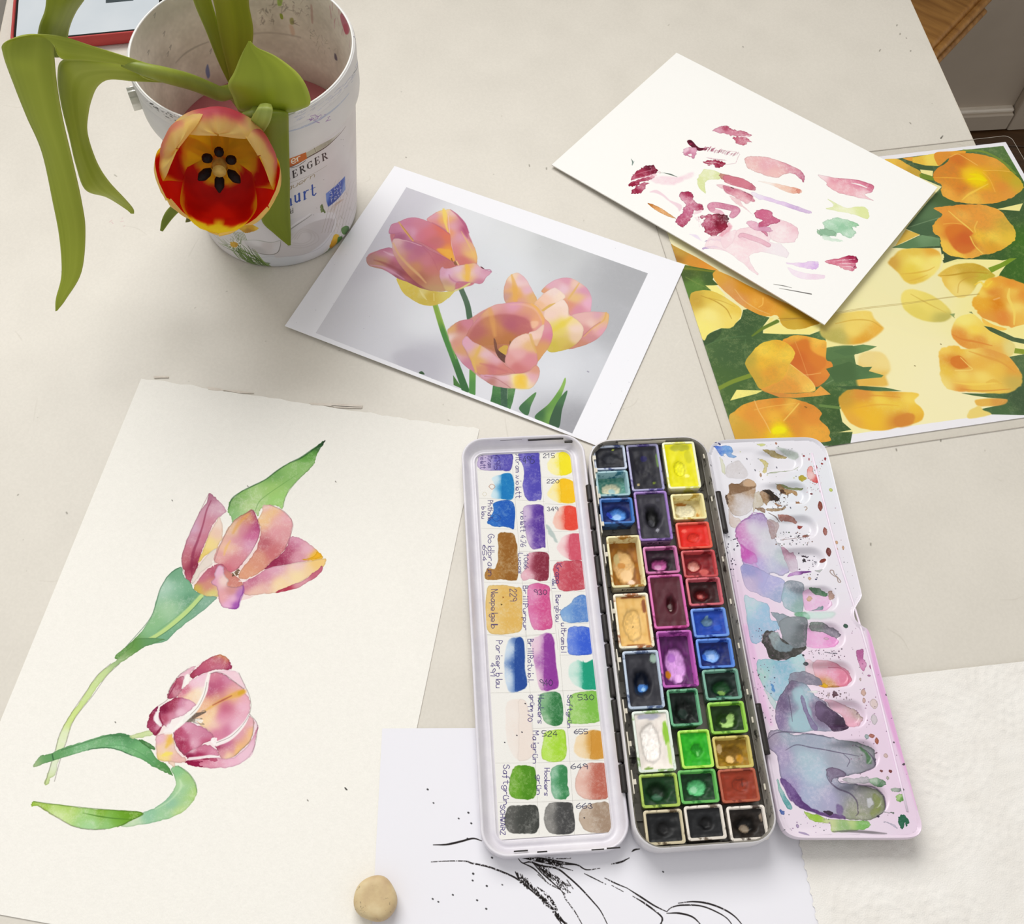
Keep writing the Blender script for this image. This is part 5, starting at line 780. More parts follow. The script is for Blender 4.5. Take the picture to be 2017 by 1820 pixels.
for q_ in ([1000, 400, 1100, 378, 1200, 410, 1310, 490, 1470, 610], [1400, 390, 1480, 560, 1550, 720, 1562, 900, 1480, 1070, 1300, 1260, 1090, 1355], [1550, 960, 1650, 1090, 1640, 1300, 1590, 1480], [735, 965, 840, 850, 920, 690, 960, 520], [300, 840, 420, 750, 440, 620, 560, 440, 700, 330], [500, 1212, 540, 1392, 660, 1522], [1600, 1040, 1600, 1180, 1540, 1340, 1340, 1540]):
    q2(q_, 1.5, PEN, .5, rough=.12)
for x, y in ((680, 1554), (487, 957), (660, 948), (78, 1055), (226, 1422), (338, 985), (605, 1576)): c.view(0, 0, 1); c.stroke([x, y, x + 1.5, y + 2], 2.2, '4a4640', .7)
c.view(0, 0, 1); c.stroke([679, 1552, 683, 1556], 2.5, '2c2a28', .9)
M_pt = print_mat('watercolour painting paper', c, .90, .9, .2, .3, 650)
def cutP(U, Vv, X, Y):
    t = np.clip((Vv - .985) / .015, 0, 1); n_ = np.interp(U, np.linspace(0, 1, 60), np.random.default_rng(5).normal(0, .45, 60))
    return X, Y + t * n_
paper('tulip_painting', 'large watercolour sheet with two painted pink tulips and green leaves', 'painting', psh, M_pt, M_edge, .45, None, 60, 80, cutP)
# torn shreds of glue edge along its top
M_shred = pm('torn paper shred', 'ded6ca', 'cfc5b8', 200, .8)
pnt = bpy.data.objects['tulip_painting']
for pts in ([(302, 741), (318, 740), (332, 741), (332, 743.5), (316, 743.5), (304, 744.5)], [(408, 762), (420, 763), (436, 766), (442, 769), (425, 769), (410, 767)], [(610, 793), (660, 795), (714, 798), (712, 802), (660, 800), (612, 797)], [(652, 798.5), (714, 801.5), (712, 803.5), (660, 802.5)], [(440, 768), (470, 769), (500, 774), (470, 774)]):
    P_ = at(pts, .8); n_ = len(P_); V, F = loft([np.c_[P_[:, :2], np.full(n_, z)] for z in (.1, .75)], True, True, True)
    Vl = np.stack([(V[:, :2] - psh.o) @ psh.X, (V[:, :2] - psh.o) @ psh.Y, V[:, 2] - psh.z], 1)
    mesh('torn_edge', Vl, F, M_shred, pnt, sm=False)

# --- line drawing under the paint box
dr0 = at([(752.7, 1434.7)], 1.0)[0, :2]; dx = at([(930, 1434)], 1.0)[0, :2] - dr0; da = math.atan2(dx[1], dx[0])
dsh = Sheet((0, 0), da, 210, 148.5, 1.0); dsh.o = dr0 - dsh.Y * 148.5
c = Canvas('line_drawing', dsh.w, dsh.h, 5.2, dsh.local, 'f3f2f8')
ls = ln(c, (830, 1620, 2.6195), soft=.7); BK = '15100f'
for q_, wd, rr in (([60, 117, 130, 115, 200, 100, 265, 84, 310, 96], 6, .12), ([50, 205, 150, 200, 230, 202, 260, 212, 330, 226, 400, 250, 480, 285, 540, 330, 600, 380, 660, 430, 700, 490, 730, 540], 5, .34), ([590, 330, 640, 370, 680, 420, 705, 480, 725, 540], 9, .44),
                   ([490, 175, 520, 210, 560, 205, 620, 225, 700, 240, 760, 285, 820, 340, 880, 405, 925, 460, 965, 540], 5, .2), ([520, 210, 580, 240, 640, 300], 4, .2), ([570, 205, 620, 260, 680, 315, 740, 370], 4, .25), ([600, 225, 680, 290, 730, 330], 3, .3), ([600, 270, 660, 320, 720, 350, 745, 400, 790, 460, 830, 530], 4, .38), ([500, 180, 580, 185, 640, 190, 720, 205, 800, 218], 6, .3), ([640, 180, 700, 188, 770, 186], 3, .45), ([560, 195, 660, 215, 780, 250], 4, .3), ([620, 195, 720, 215, 800, 220, 850, 245, 920, 238], 4, .25),
                   ([980, 216, 1030, 205, 1072, 184], 5, .3), ([1085, 152, 1100, 142, 1125, 138], 5, .25), ([840, 265, 890, 290, 950, 320], 3, .4), ([945, 288, 1000, 315, 1060, 340], 4, .35), ([980, 325, 1040, 358], 3, .42), ([1060, 340, 1130, 385, 1200, 430, 1265, 462], 5, .22), ([1090, 382, 1160, 425, 1240, 490, 1230, 530], 5, .25), ([1265, 462, 1290, 440, 1345, 428, 1440, 432, 1520, 462, 1580, 500, 1620, 560], 4, .2), ([1265, 470, 1330, 470, 1400, 490, 1450, 540], 5, .2), ([1325, 418, 1400, 410, 1480, 420, 1560, 450, 1620, 490, 1670, 550], 5, .2), ([1240, 495, 1236, 560], 4, .2)):
    ls(q_, [1.4, wd * .8, wd * .7, 1.6], BK, .95, rough=rr)
for k in range(60):
    t = k / 60; x = 480 + 240 * t; y = 285 + 230 * t ** 1.25; ls([x + random.uniform(-6, 14), y - 26 * (1 - t) + random.uniform(-8, 6), x + 26 + random.uniform(-8, 16), y + 22 + random.uniform(-6, 10)], 2.4, BK, .85, rough=.42)
for k in range(34):
    t = k / 34; x = 590 + 150 * t; y = 210 + 120 * t; ls([x + random.uniform(-30, 30), y + random.uniform(-20, 20), x + 40 + random.uniform(-20, 20), y + 36 + random.uniform(-14, 14)], 2.2, BK, .8, rough=.42)
for k in range(26):
    x = 520 + 7 * k; ls([x, 182 + k * .8, x + 30, 190 + k * 1.4], 3, BK, .8, rough=.42)
for x, y in ((362, 182), (265, 265), (262, 300), (335, 328), (285, 402), (56, 395), (160, 374), (332, 446), (415, 322), (85, 410), (30, -170), (190, -20), (236, 84), (60, -100), (1245, 255), (255, 5), (240, -50)): ls([x, y, x + 3, y + 2], random.uniform(2.5, 4.5), '1c1a1c', .85)
M_dr = print_mat('drawing paper', c, .90, .85, .25, .05, 900)
paper('line_drawing', 'thin white sheet with black charcoal lines of a tulip, partly under the paint box', 'drawing', dsh, M_dr, M_edge, .2, None, 4, 4)

# --- kitchen paper with embossed rings, bottom right
k0 = at([(1748, 1333)], 1.3)[0, :2]; k1 = at([(2017, 1303)], 1.3)[0, :2]; ka = math.atan2(*(k1 - k0)[::-1])
e0 = at([(1576, 1660)], 1.3)[0, :2]; e1 = at([(1612, 1820)], 1.3)[0, :2]
X_ = np.array([math.cos(ka), math.sin(ka)]); D_ = e0 - e1; D_ /= np.linalg.norm(D_)
s_ = np.linalg.solve(np.stack([X_, -D_], 1), e1 - k0); corner = k0 + X_ * s_[0]
ksh = Sheet((0, 0), ka, 235, 225, 1.5)
Yl = D_
def towel():
    nx, ny = 260, 250; u = np.linspace(0, 1, nx); v = np.linspace(0, 1, ny); U, Vv = np.meshgrid(u, v)
    X = U * 235; Yd = Vv * 225                                  # Yd: distance down from the top edge
    P = corner + X[..., None] * X_ - Yd[..., None] * Yl
    P = P + ((np.abs(((Yd / 5.2) % 1) - .5) < .18) * (U == 0) * -.7)[..., None] * X_
    rg = np.random.default_rng(8); Z = np.full(U.shape, 1.45)
    Z += .9 * (upsample(rg.random((9, 9)), ny, nx) - .5) + .35 * (upsample(rg.random((60, 60)), ny, nx) - .5)
    for _ in range(20):
        cx, cy = rg.uniform(20, 235), rg.uniform(5, 220); d = np.hypot(X - cx, Yd - cy); a = np.arctan2(Yd - cy, X - cx)
        for rr in (6, 11, 16, 21, 26):
            Z += .34 * np.exp(-((d - rr) / .8) ** 2) * (.5 + .5 * np.cos(a * rr * 1.35)) * (d < 28)
    Z = np.maximum(Z, 1.05)
    V = np.concatenate([P, Z[..., None]], -1).reshape(-1, 3)
    F = [(j * nx + i, (j + 1) * nx + i, (j + 1) * nx + i + 1, j * nx + i + 1) for j in range(ny - 1) for i in range(nx - 1)]
    return V, F
V, F = towel()
M_tw = pm('soft kitchen paper', 'f3f0ea', 'ece8e1', 50, .95, .15, bmp=.35, bscale=1400, k=.96)
kt = mesh('kitchen_towel', V - np.array([corner[0], corner[1], 0]), F, M_tw, None); kt.location = (corner[0] * MM, corner[1] * MM, 0)
tag(kt, 'white kitchen paper sheet with embossed dotted rings under the mixing flap', 'kitchen paper')

# --- worn eraser, bottom centre
ec = at([(740.5, 1771)], 4.5)[0, :2]
n_, m_ = 40, 22; L_ = []; rg = np.random.default_rng(2)
for j in range(m_):
    p = -math.pi / 2 + math.pi * j / (m_ - 1); q_ = []
    for i in range(n_):
        a = 2 * math.pi * i / n_; cp = abs(math.cos(p)) ** .5; sp_ = math.copysign(abs(math.sin(p)) ** .62, math.sin(p))
        r = 9.6 * (1 + .035 * math.cos(2 * a + .6) + .03 * math.cos(3 * a + 2) + .015 * math.cos(5 * a)); q_.append((r * cp * math.cos(a), r * 1.04 * cp * math.sin(a), 5.0 + 5.0 * sp_ - (.5 * math.exp(-((r * cp / 5) ** 2)) if sp_ > .5 else 0)))
    L_.append(np.array(q_))
M_er, nt, b = newmat('worn eraser rubber')
ba = ramp(nt, noise(nt, 90, 3), [(.3, L4('d6c49a')), (.5, L4('c8b084')), (.7, L4('b89c78'))]); sm_ = ramp(nt, noise(nt, 260, 6, rough=.75, dist=1.2), [(.60, (0, 0, 0, 1)), (.68, (1, 1, 1, 1))])
mx = nt.nodes.new('ShaderNodeMix'); mx.data_type = 'RGBA'; nt.links.new(sm_, mx.inputs['Factor']); nt.links.new(ba, mx.inputs['A']); mx.inputs['B'].default_value = L4('5c5040')
nt.links.new(mx.outputs['Result'], b.inputs['Base Color']); b.inputs['Roughness'].default_value = .55; bump(nt, b, noise(nt, 300, 4), .15)
er = mesh('eraser', *loft(L_, True, True, True), M_er, None); er.location = (ec[0] * MM, ec[1] * MM, .95 * MM)
tag(er, 'worn round beige eraser lying on the painting beside the line drawing', 'eraser')
# ------------------------------------------------------------------ paint box: lid, tray, mixing flap
BA = 0.1134
B0 = np.array([87.2, 190.3])
bx = Sheet(B0, BA, 1, 1, 0)
BZ = 1.5                                             # stands on the papers
def blocal(px, z):
    d = at(px, z)[:, :2] - B0; return np.stack([d @ bx.X, d @ bx.Y], 1)
box_ = thing('paint_box', 'open white metal watercolour box with lid, pan tray and stained mixing flap', 'paint box', (B0[0], B0[1], BZ), BA)
def enamel(name, c1, c2, stain, amt=.55, rough=.35):
    """painted sheet metal with worn and stained patches"""
    m, nt, b = newmat(name)
    f = noise(nt, 55, 6, rough=.65); g = noise(nt, 420, 3)
    base = ramp(nt, f, [(.35, L4(c1)), (.65, L4(c2))])
    mx = nt.nodes.new('ShaderNodeMix'); mx.data_type = 'RGBA'
    msk = ramp(nt, noise(nt, 130, 5, rough=.7), [(amt, (0, 0, 0, 1)), (min(amt + .07, .99), (1, 1, 1, 1))])
    nt.links.new(msk, mx.inputs['Factor']); nt.links.new(base, mx.inputs['A']); mx.inputs['B'].default_value = L4(stain)
    nt.links.new(mx.outputs['Result'], b.inputs['Base Color']); b.inputs['Roughness'].default_value = rough
    bump(nt, b, g, .05); return m
M_lid = enamel('white enamel lid', 'd6d2da', 'e2dfe4', '8a8492', .74)
M_tray = enamel('worn grey tray metal', '77736c', '8b877f', '2a2724', .56, .45)
M_trayo = enamel('white enamel tray outside', 'cfcccf', 'dedbdd', '77736e', .72)
M_dark = pm('black hinge metal', '2a2422', '191514', 200, .5, .4)
M_clip = enamel('cream clip metal', 'cfc8b6', 'ddd6c6', '3c352c', .6, .4)

# lid, lying open on the left (outer 70.5 x 224)
lc = blocal([(905, 880), (950, 1660), (1245, 1650), (1150, 880), (1040, 858), (1100, 1683)], 8.0 + BZ)
lx0, lx1 = lc[:2, 0].mean(), lc[2:4, 0].mean(); ly0, ly1 = lc[5, 1], lc[4, 1]
lcx, lcy, lw, lh = (lx0 + lx1) / 2, (ly0 + ly1) / 2, lx1 - lx0, ly1 - ly0
def RR(i, r, z): return rrect(lw - 2 * i, lh - 2 * i, max(r - i, 1.5), z, lcx, lcy, 8)
mesh('lid', *loft([RR(3.2, 13, 0), RR(.8, 13, 1), RR(.2, 13, 3), RR(.4, 13, 7.2), RR(.2, 13, 7.9), RR(.5, 13, 8.5), RR(1.1, 13, 8.6), RR(1.6, 13, 8.2), RR(2.0, 13, 7.4),
                   RR(3.6, 13, 3.6), RR(4.6, 13, 2.7), RR(6.0, 13, 2.5), RR(6.4, 13, 2.9), RR(7.4, 13, 2.9), RR(8.0, 13, 1.6), RR(9.0, 13, 1.3)], True, True, True), M_lid, box_, sharp=60)
for x0, x1, yy, tt_ in ((1012, 1040, 1677, 1.1), (1058, 1078, 1678, .9), (1165, 1190, 1674, .9), (1195, 1222, 1671, 1.1)):
    a, b_ = blocal([(x0, yy), (x1, yy)], 8.4 + BZ); mesh('paint_chip', *cube(a[0], b_[0], a[1] - .35 * tt_, a[1] + .25 * tt_, 8.3, 8.72), M_dark, box_, sm=False)
for x0, x1, y0, y1 in ((945, 965, 867, 871), (985, 1028, 867, 866), (1040, 1110, 866, 869), (1112, 1128, 870, 876)):
    a, b_ = blocal([(x0, y0), (x1, y1)], 7 + BZ); mesh('paint_chip', *cube(min(a[0], b_[0]), max(a[0], b_[0]), a[1] - .5, a[1] + .5, 6.3, 7.4), M_dark, box_, sm=False)

# tray with the pans (outer 68 x 219, 17 high)
TWd, THt = 67.5, 219.0
def TR(i, r, z): return rrect(TWd - 2 * i, THt - 2 * i, max(r - i, 1.5), z, 0, 0, 8)
mesh('tray', *loft([TR(4, 13, 0), TR(1.2, 13, 1), TR(.4, 13, 3), TR(.0, 13, 14.8), TR(.3, 13, 15.6), TR(1.0, 13, 15.8)], True, True, False), M_trayo, box_, sharp=60)
mesh('tray_lining', *loft([TR(1.0, 13, 15.8), TR(1.5, 13, 15.4), TR(1.9, 13, 14.5), TR(3.0, 13, 3.2), TR(4.5, 13, 2.2), TR(6, 13, 2.0)], True, False, True), M_tray, box_, sharp=60)
# hinges: dark knuckles along both long sides
hl = [(1157, 955, 985), (1163, 990, 1040), (1172, 1045, 1090), (1178, 1095, 1150), (1187, 1155, 1205), (1193, 1210, 1262), (1200, 1268, 1310), (1206, 1315, 1372), (1215, 1378, 1440), (1222, 1442, 1500), (1230, 1505, 1560)]
for x, y0, y1 in hl:
    a, b_ = blocal([(x, y0), (x, y1)], 11 + BZ); xx = (a[0] + b_[0]) / 2
    mesh('hinge_knuckle', *tube([(-TWd / 2 - 1.2, a[1], 9.8), (-TWd / 2 - 1.2, (a[1] + b_[1]) / 2, 9.8), (-TWd / 2 - 1.2, b_[1], 9.8)], 1.7, 10), M_dark, box_)
for y0, y1 in ((970, 1050), (1392, 1492)):
    a, b_ = blocal([(1415, y0), (1420, y1)], 14 + BZ)
    mesh('hinge_knuckle', *tube([(TWd / 2 + 1.3, a[1], 14.2), (TWd / 2 + 1.3, (a[1] + b_[1]) / 2, 14.2), (TWd / 2 + 1.3, b_[1], 14.2)], 1.8, 10), M_dark, box_)
# clip rails: sheet-metal strips whose bent tabs hold the pans
def plate(pts, z0, z1):
    pts = np.asarray(pts, float); n = len(pts)
    return loft([np.c_[pts, np.full(n, z0)], np.c_[pts, np.full(n, z1)]], True, True, True)
mesh('clip_rail', *join(cube(-32.0, -31.2, -100, 100, 2.2, 9), cube(31.0, 31.8, -100, 104, 2.2, 9)), M_tray, box_, sm=False)
mesh('pan_rest', *join(*[cube(-30, 30, y - 4, y + 4, 2.0, 3.0) for y in range(-90, 100, 30)]), M_tray, box_, sm=False)
for i, y in enumerate((99, 91, 75, 58, 40, 8, -18, -44, -60, -78)):
    mesh('clip', *join(cube(-31.6, -31.0, y - 5.5, y + 5.5, 8, 14.6 + .4 * (i % 3)), cube(-31.4, -29.6, y - 1.2, y + 1.2, 13.6, 14.4)), M_clip, box_, sm=False)
for i, y in enumerate((97, 70, 34, 10, -14, -38, -52, -84)):
    mesh('clip', *join(cube(32.4, 33.0, y - 7, y + 7, 7, 14.2 + .5 * (i % 3)), cube(31.0, 32.6, y - 1.4, y + 1.4, 13, 13.7)), M_clip, box_, sm=False)
mesh('clip', *cube(-16, 11, 107.4, 108.1, 9, 15.4, .3), M_clip, box_)
mesh('clip', *cube(-10, 8, -108.6, -107.9, 5, 14.2, .3), M_clip, box_)

# mixing flap on the right, level with the tray edge
FZ = 12.0
fo = [(1396, 905), (1397, 888), (1403, 874), (1416, 867), (1440, 864), (1500, 862), (1560, 860), (1592, 860), (1612, 866), (1626, 880), (1634, 900), (1650, 965), (1675, 1070), (1697, 1160), (1698, 1176), (1690, 1190), (1684, 1204), (1687, 1220), (1700, 1232), (1714, 1246), (1735, 1320), (1770, 1450), (1808, 1590),
      (1817, 1622), (1814, 1640), (1800, 1649), (1770, 1651), (1680, 1651), (1590, 1651), (1565, 1648), (1548, 1638), (1538, 1620), (1530, 1590), (1500, 1430), (1450, 1180), (1420, 1025)]
FO = spline(blocal(fo, FZ + BZ + 1.5), True, 4)
fcx, fcy = FO[:, 0].mean(), FO[:, 1].mean()
fx0, fx1, fy0, fy1 = FO[:, 0].min(), FO[:, 0].max(), FO[:, 1].min(), FO[:, 1].max()
fsh = lambda px: blocal(px, FZ + BZ) - np.array([fx0, fy0])
WELL = [(1574, 905), (1589, 970), (1604, 1036), (1621, 1100), (1644, 1177), (1658, 1250), (1678, 1326), (1700, 1404), (1725, 1484), (1744, 1570)]
WP = blocal(WELL, FZ + BZ)
def flap_z(X, Y):
    z = np.zeros_like(X)
    for (wx, wy) in WP:
        xe = wx - 5.6; xs = wx - 24
        t = np.clip((X - xs) / (xe - xs), 0, 1); d = np.hypot(X - (xs + t * (xe - xs)), Y - wy)
        fade = smooth(X, wx - 27, wx - 13)
        z = np.minimum(z, -3.4 * fade * (1 - smooth(d, 4.2, 7.4)))
    z = z - .7 * (1 - smooth(X, fx0 + 24, fx0 + 34)) * smooth(X, fx0 + 3, fx0 + 6) * smooth(Y, fy0 + 4, fy0 + 8) * (1 - smooth(Y, fy1 - 9, fy1 - 5))
    edge_r = smooth(X, fx1 - 4.2 - (fy0 - Y) * 0, fx1 - 1) * 0
    return z
cF = Canvas('flap_print', fx1 - fx0, fy1 - fy0, 8, fsh, 'f1eff6')
# surface: concentric rings from the outline inwards give a clean edge, the inner rings carry the wells
ins = []
cen = np.array([fcx, fcy])
nO = len(FO)
def inset(d):
    T = np.roll(FO, -1, 0) - np.roll(FO, 1, 0); N = np.stack([-T[:, 1], T[:, 0]], 1); N /= np.linalg.norm(N, axis=1)[:, None]
    area_ = (FO[:, 0] * np.roll(FO[:, 1], -1) - np.roll(FO[:, 0], -1) * FO[:, 1]).sum()
    return FO + N * d * (1 if area_ > 0 else -1)
nx, ny = 90, 280
gx = np.linspace(fx0 - .5, fx1 + .5, nx); gy = np.linspace(fy0 - .5, fy1 + .5, ny)
GX, GY = np.meshgrid(gx, gy)
def inside(Q, X, Y):
    r = np.zeros(X.shape, bool)
    for (ax, ay), (bx_, by) in zip(Q, np.roll(Q, -1, 0)):
        m = (ay <= Y) != (by <= Y)
        with np.errstate(divide='ignore', invalid='ignore'): xx = ax + (Y - ay) / (by - ay) * (bx_ - ax)
        r ^= m & (X < xx)
    return r
I1 = inset(1.3)
ins_ = inside(I1, GX, GY)
Vt = []; idx = -np.ones(GX.shape, int)
keep = ins_
idx[keep] = np.arange(keep.sum()); Z = flap_z(GX, GY) + FZ
Vt = np.stack([GX[keep], GY[keep], Z[keep]], 1)
Fq = [(idx[j, i], idx[j, i + 1], idx[j + 1, i + 1], idx[j + 1, i]) for j in range(ny - 1) for i in range(nx - 1)
      if min(idx[j, i], idx[j, i + 1], idx[j + 1, i + 1], idx[j + 1, i]) >= 0]
I2 = inset(2.6)
rim = loft([np.c_[I2, np.full(nO, FZ - .25)], np.c_[inset(1.5), np.full(nO, FZ + .05)], np.c_[inset(.9), np.full(nO, FZ + .9)], np.c_[inset(.3), np.full(nO, FZ + 1.1)], np.c_[FO, np.full(nO, FZ + .5)],
            np.c_[FO, np.full(nO, FZ - 3.2)], np.c_[inset(.8), np.full(nO, FZ - 3.6)], np.c_[inset(1.2), np.full(nO, FZ - 2.0)]])
Vf, Ff = join((Vt, Fq), rim)
uvf = (Vf[:, :2] - np.array([fx0, fy0])) / np.array([cF.W, cF.H]) * cF.res
# ---- stains on the mixing flap (seen in the photograph; view = enlargement origin and scale)
c = cF; Z7 = (1380, 840, 4.3325); Z8 = (1440, 1220, 3.7905)
c.view(*Z8)
c.poly([700, -1200, 1500, -600, 1500, 1750, 300, 1700, 120, 300, 0, -500], [(300, -1000, 'eef2f8'), (700, -400, 'f2eef6'), (1000, 300, 'f4e4f2'), (1250, 1000, 'f2d8ee'), (600, 1560, 'f2e4f2'), (60, 100, 'f0d4ec')], .9, soft=30)
c.stroke([980, -100, 1090, 400, 1160, 640, 1240, 900, 1330, 1180, 1390, 1420], [6, 20, 26, 24, 22, 10], 'eaa8dc', .75, soft=5)
c.stroke([110, 60, 190, 380, 240, 620, 300, 780], [30, 36, 30, 14], 'f2c6ea', .8, soft=6)
c.stroke([110, 60, 130, 400, 160, 700], 8, 'e0b8dc', .6, soft=4)
c.view(*Z7)
def P7(pts, col, a=.9, **k): c.view(*Z7); c.poly(pts, col, a, **{**dict(rag=1.6, edge=.35, tex=.35), **k})
def P8(pts, col, a=.9, **k): c.view(*Z8); c.poly(pts, col, a, **{**dict(rag=1.6, edge=.35, tex=.35), **k})
P7([230, 330, 330, 290, 400, 380, 390, 430, 300, 440, 220, 420], 'cfc8c8', .55, soft=4)
P7([165, 260, 200, 300, 215, 400, 190, 380], 'd5d8b0', .6)
P7([110, 170, 200, 165, 250, 170, 275, 200, 270, 235, 310, 245, 290, 265, 240, 250, 210, 225, 180, 250, 160, 225, 130, 190], [(120, 180, '3f70d8'), (230, 190, '5f9ae4'), (280, 255, '86aee0')])
for q in ((120, 140), (165, 152), (110, 132)): P7([q[0] - 12, q[1], q[0], q[1] - 8, q[0] + 12, q[1] + 2, q[0], q[1] + 8], '1f2580')
P7([250, 490, 330, 480, 400, 440, 470, 480, 470, 540, 440, 700, 400, 740, 300, 760, 240, 690, 215, 600, 240, 560], [(300, 510, '7d5a38'), (330, 620, 'd2c8c4'), (400, 700, 'd9d2d2'), (230, 600, 'a07c58'), (430, 520, 'b89878')])
P7([255, 490, 300, 485, 380, 510, 475, 505, 420, 540, 340, 560, 250, 575], '84603e', .85, soft=2)
P7([210, 590, 225, 580, 240, 640, 225, 660], '4a3322', .8)
P7([360, 470, 410, 445, 455, 460, 470, 500, 380, 505], 'd0ac88', .8)
P7([470, 560, 520, 560, 540, 660, 470, 700, 450, 720, 455, 620], 'cfc3ae', .85)
P7([510, 560, 560, 530, 600, 540, 670, 580, 680, 610, 620, 615, 580, 640, 560, 665, 530, 620], [(540, 600, 'a88460'), (640, 590, '33241a'), (570, 640, 'b09474')])
P7([535, 540, 590, 525, 640, 560, 670, 580, 682, 608, 640, 614, 600, 575, 560, 558], '291c14', .9)
P7([240, 700, 280, 760, 330, 780, 350, 840, 280, 860, 250, 820], 'd8c4b8', .75)
P7([640, 485, 760, 495, 870, 510, 860, 525, 720, 505], '8f9a62', .9)
P7([650, 490, 700, 495, 760, 512, 830, 530, 835, 570, 790, 545, 740, 562, 690, 530], 'b08a5a', .9)
P7([690, 520, 715, 515, 740, 545, 700, 545], '4a2a12')
P7([560, 700, 640, 700, 720, 690, 700, 715, 600, 722], '9a7a50', .8); P7([640, 640, 660, 640, 690, 672, 650, 675], 'a0704a', .85); P7([830, 620, 850, 620, 862, 650, 825, 650], '9a6a40', .9)
P7([470, 690, 540, 690, 552, 730, 500, 715], '8d6e52', .85)
P7([300, 890, 330, 830, 400, 770, 520, 735, 580, 790, 640, 840, 640, 960, 700, 1040, 760, 1150, 770, 1230, 690, 1270, 600, 1250, 540, 1370, 480, 1360, 380, 1200, 350, 1100, 370, 1050, 310, 960],
   [(330, 860, 'd898cc'), (310, 900, 'cc78bc'), (480, 760, 'a588c0'), (450, 860, 'e0dce8'), (560, 930, 'd8d8e0'), (540, 1040, 'dadce6'), (700, 1130, 'c9d9da'), (640, 1200, 'c4c8e0'), (420, 1060, 'd084c8'), (460, 1180, 'b8aee0'), (480, 1300, 'a9a4dc'), (720, 1240, 'c0b4dc')], .92, edge=.5, er=6)
P7([345, 1000, 400, 1040, 470, 1090, 485, 1150, 430, 1170, 370, 1150, 350, 1090], [(400, 1080, 'c850b4'), (460, 1130, 'd088cc')], .8, soft=3)
P7([440, 1160, 480, 1170, 540, 1290, 520, 1330, 470, 1260], 'd8a0dc', .6, soft=4)
c.view(*Z7); c.stroke([296, 900, 312, 850, 360, 800, 420, 775, 450, 735, 520, 740], [3, 5, 4], '9a5aa8', .7, rough=.3)
P7([570, 790, 650, 800, 680, 830, 650, 930, 610, 960, 590, 880], 'b09494', .75)
P7([690, 1030, 760, 1060, 820, 1080, 840, 1210, 780, 1240, 740, 1150], [(720, 1040, 'c898b0'), (820, 1180, 'd8c8d8')], .85)
P7([350, 1180, 480, 1200, 600, 1260, 720, 1310, 720, 1400, 690, 1500, 600, 1470, 480, 1420, 380, 1360], [(400, 1220, '9c9cd0'), (600, 1330, 'b6b4e2'), (690, 1440, 'a4b0d4'), (400, 1330, 'c8b8d8')])
P7([720, 1330, 860, 1330, 890, 1400, 880, 1560, 800, 1590, 700, 1500], [(790, 1350, '8f98a4'), (760, 1450, 'a6c2d0'), (860, 1530, '9cbcb8')], edge=.5)
P7([380, 1440, 480, 1480, 580, 1520, 600, 1640, 670, 1660, 680, 1720, 640, 1740, 540, 1760, 520, 1830, 430, 1830, 390, 1600], [(420, 1500, 'b8d8e0'), (560, 1600, 'a0c6e2'), (500, 1780, '9fc0dc')])
P7([600, 1580, 680, 1590, 790, 1640, 860, 1700, 900, 1760, 900, 1830, 720, 1830, 690, 1740, 650, 1650], [(660, 1620, '93a0ac'), (800, 1700, '767e84'), (860, 1800, '84898c')], edge=.5)
P7([800, 1600, 870, 1580, 920, 1600, 930, 1640, 860, 1640], '6fae88', .85, soft=3)
P7([890, 1590, 1040, 1580, 1150, 1590, 1100, 1640, 900, 1640], 'cdeee2', .6, soft=6)
P7([900, 1390, 1090, 1420, 1130, 1500, 1060, 1570, 920, 1560, 890, 1480], 'efc2e4', .9)
P7([930, 1370, 1040, 1385, 1100, 1408, 1080, 1430, 1000, 1412], '4d7f58', .9); P7([1100, 1400, 1130, 1405, 1145, 1450, 1120, 1460], 'c2a292', .9)
P7([920, 1450, 945, 1428, 970, 1450, 945, 1476], 'd8b48f'); P7([930, 1570, 1020, 1525, 1065, 1512, 1055, 1545, 990, 1560], '7e9a9c', .9)
P7([900, 1720, 1040, 1730, 1180, 1790, 1160, 1860, 1000, 1890, 900, 1840], [(1000, 1780, 'f2b6e2'), (1140, 1820, 'ee9cd6')], .9)
P7([930, 1680, 1010, 1668, 1110, 1698, 1180, 1735, 1203, 1780, 1150, 1775, 1060, 1740, 960, 1720], [(960, 1690, '8a9a90'), (1150, 1750, '8a8492')], edge=.7)
P7([530, 195, 620, 205, 740, 232, 735, 250, 660, 245, 590, 225], 'b8a468', .9); P7([510, 270, 560, 278, 590, 300, 575, 340, 560, 390, 530, 385, 550, 330], 'd9cc84', .8); P7([640, 180, 780, 200, 840, 250, 800, 260, 740, 225], 'b4c4b4', .6, soft=3)
P7([480, 150, 550, 150, 540, 165, 500, 165], 'd8dc90', .8); P7([580, 395, 740, 372, 830, 335, 825, 350, 740, 382, 600, 402], '9aa880', .7)
P7([660, 752, 760, 760, 830, 792, 822, 806, 740, 790, 690, 792], 'b5786a'); P7([840, 825, 880, 830, 870, 850, 845, 846], '9a3a30'); P7([885, 910, 930, 905, 935, 920, 895, 930], '8a4a3a')
c.view(*Z7); c.stroke([700, 967, 800, 950, 890, 930, 945, 912], [2, 5, 2], '5a3028', .85); c.stroke([580, 735, 640, 770, 680, 800], [3, 5, 3], '4a3028', .6)
P7([878, 1078, 930, 1088, 925, 1096, 885, 1092], '2a1a2a'); P7([885, 1112, 905, 1108, 908, 1132, 888, 1134], '20161f'); P7([740, 1280, 790, 1245, 870, 1218, 945, 1240, 850, 1262], [(760, 1270, 'c090cc'), (920, 1235, '6a2a80')], .9); P7([975, 1222, 1045, 1220, 1010, 1243], 'b8bcba')
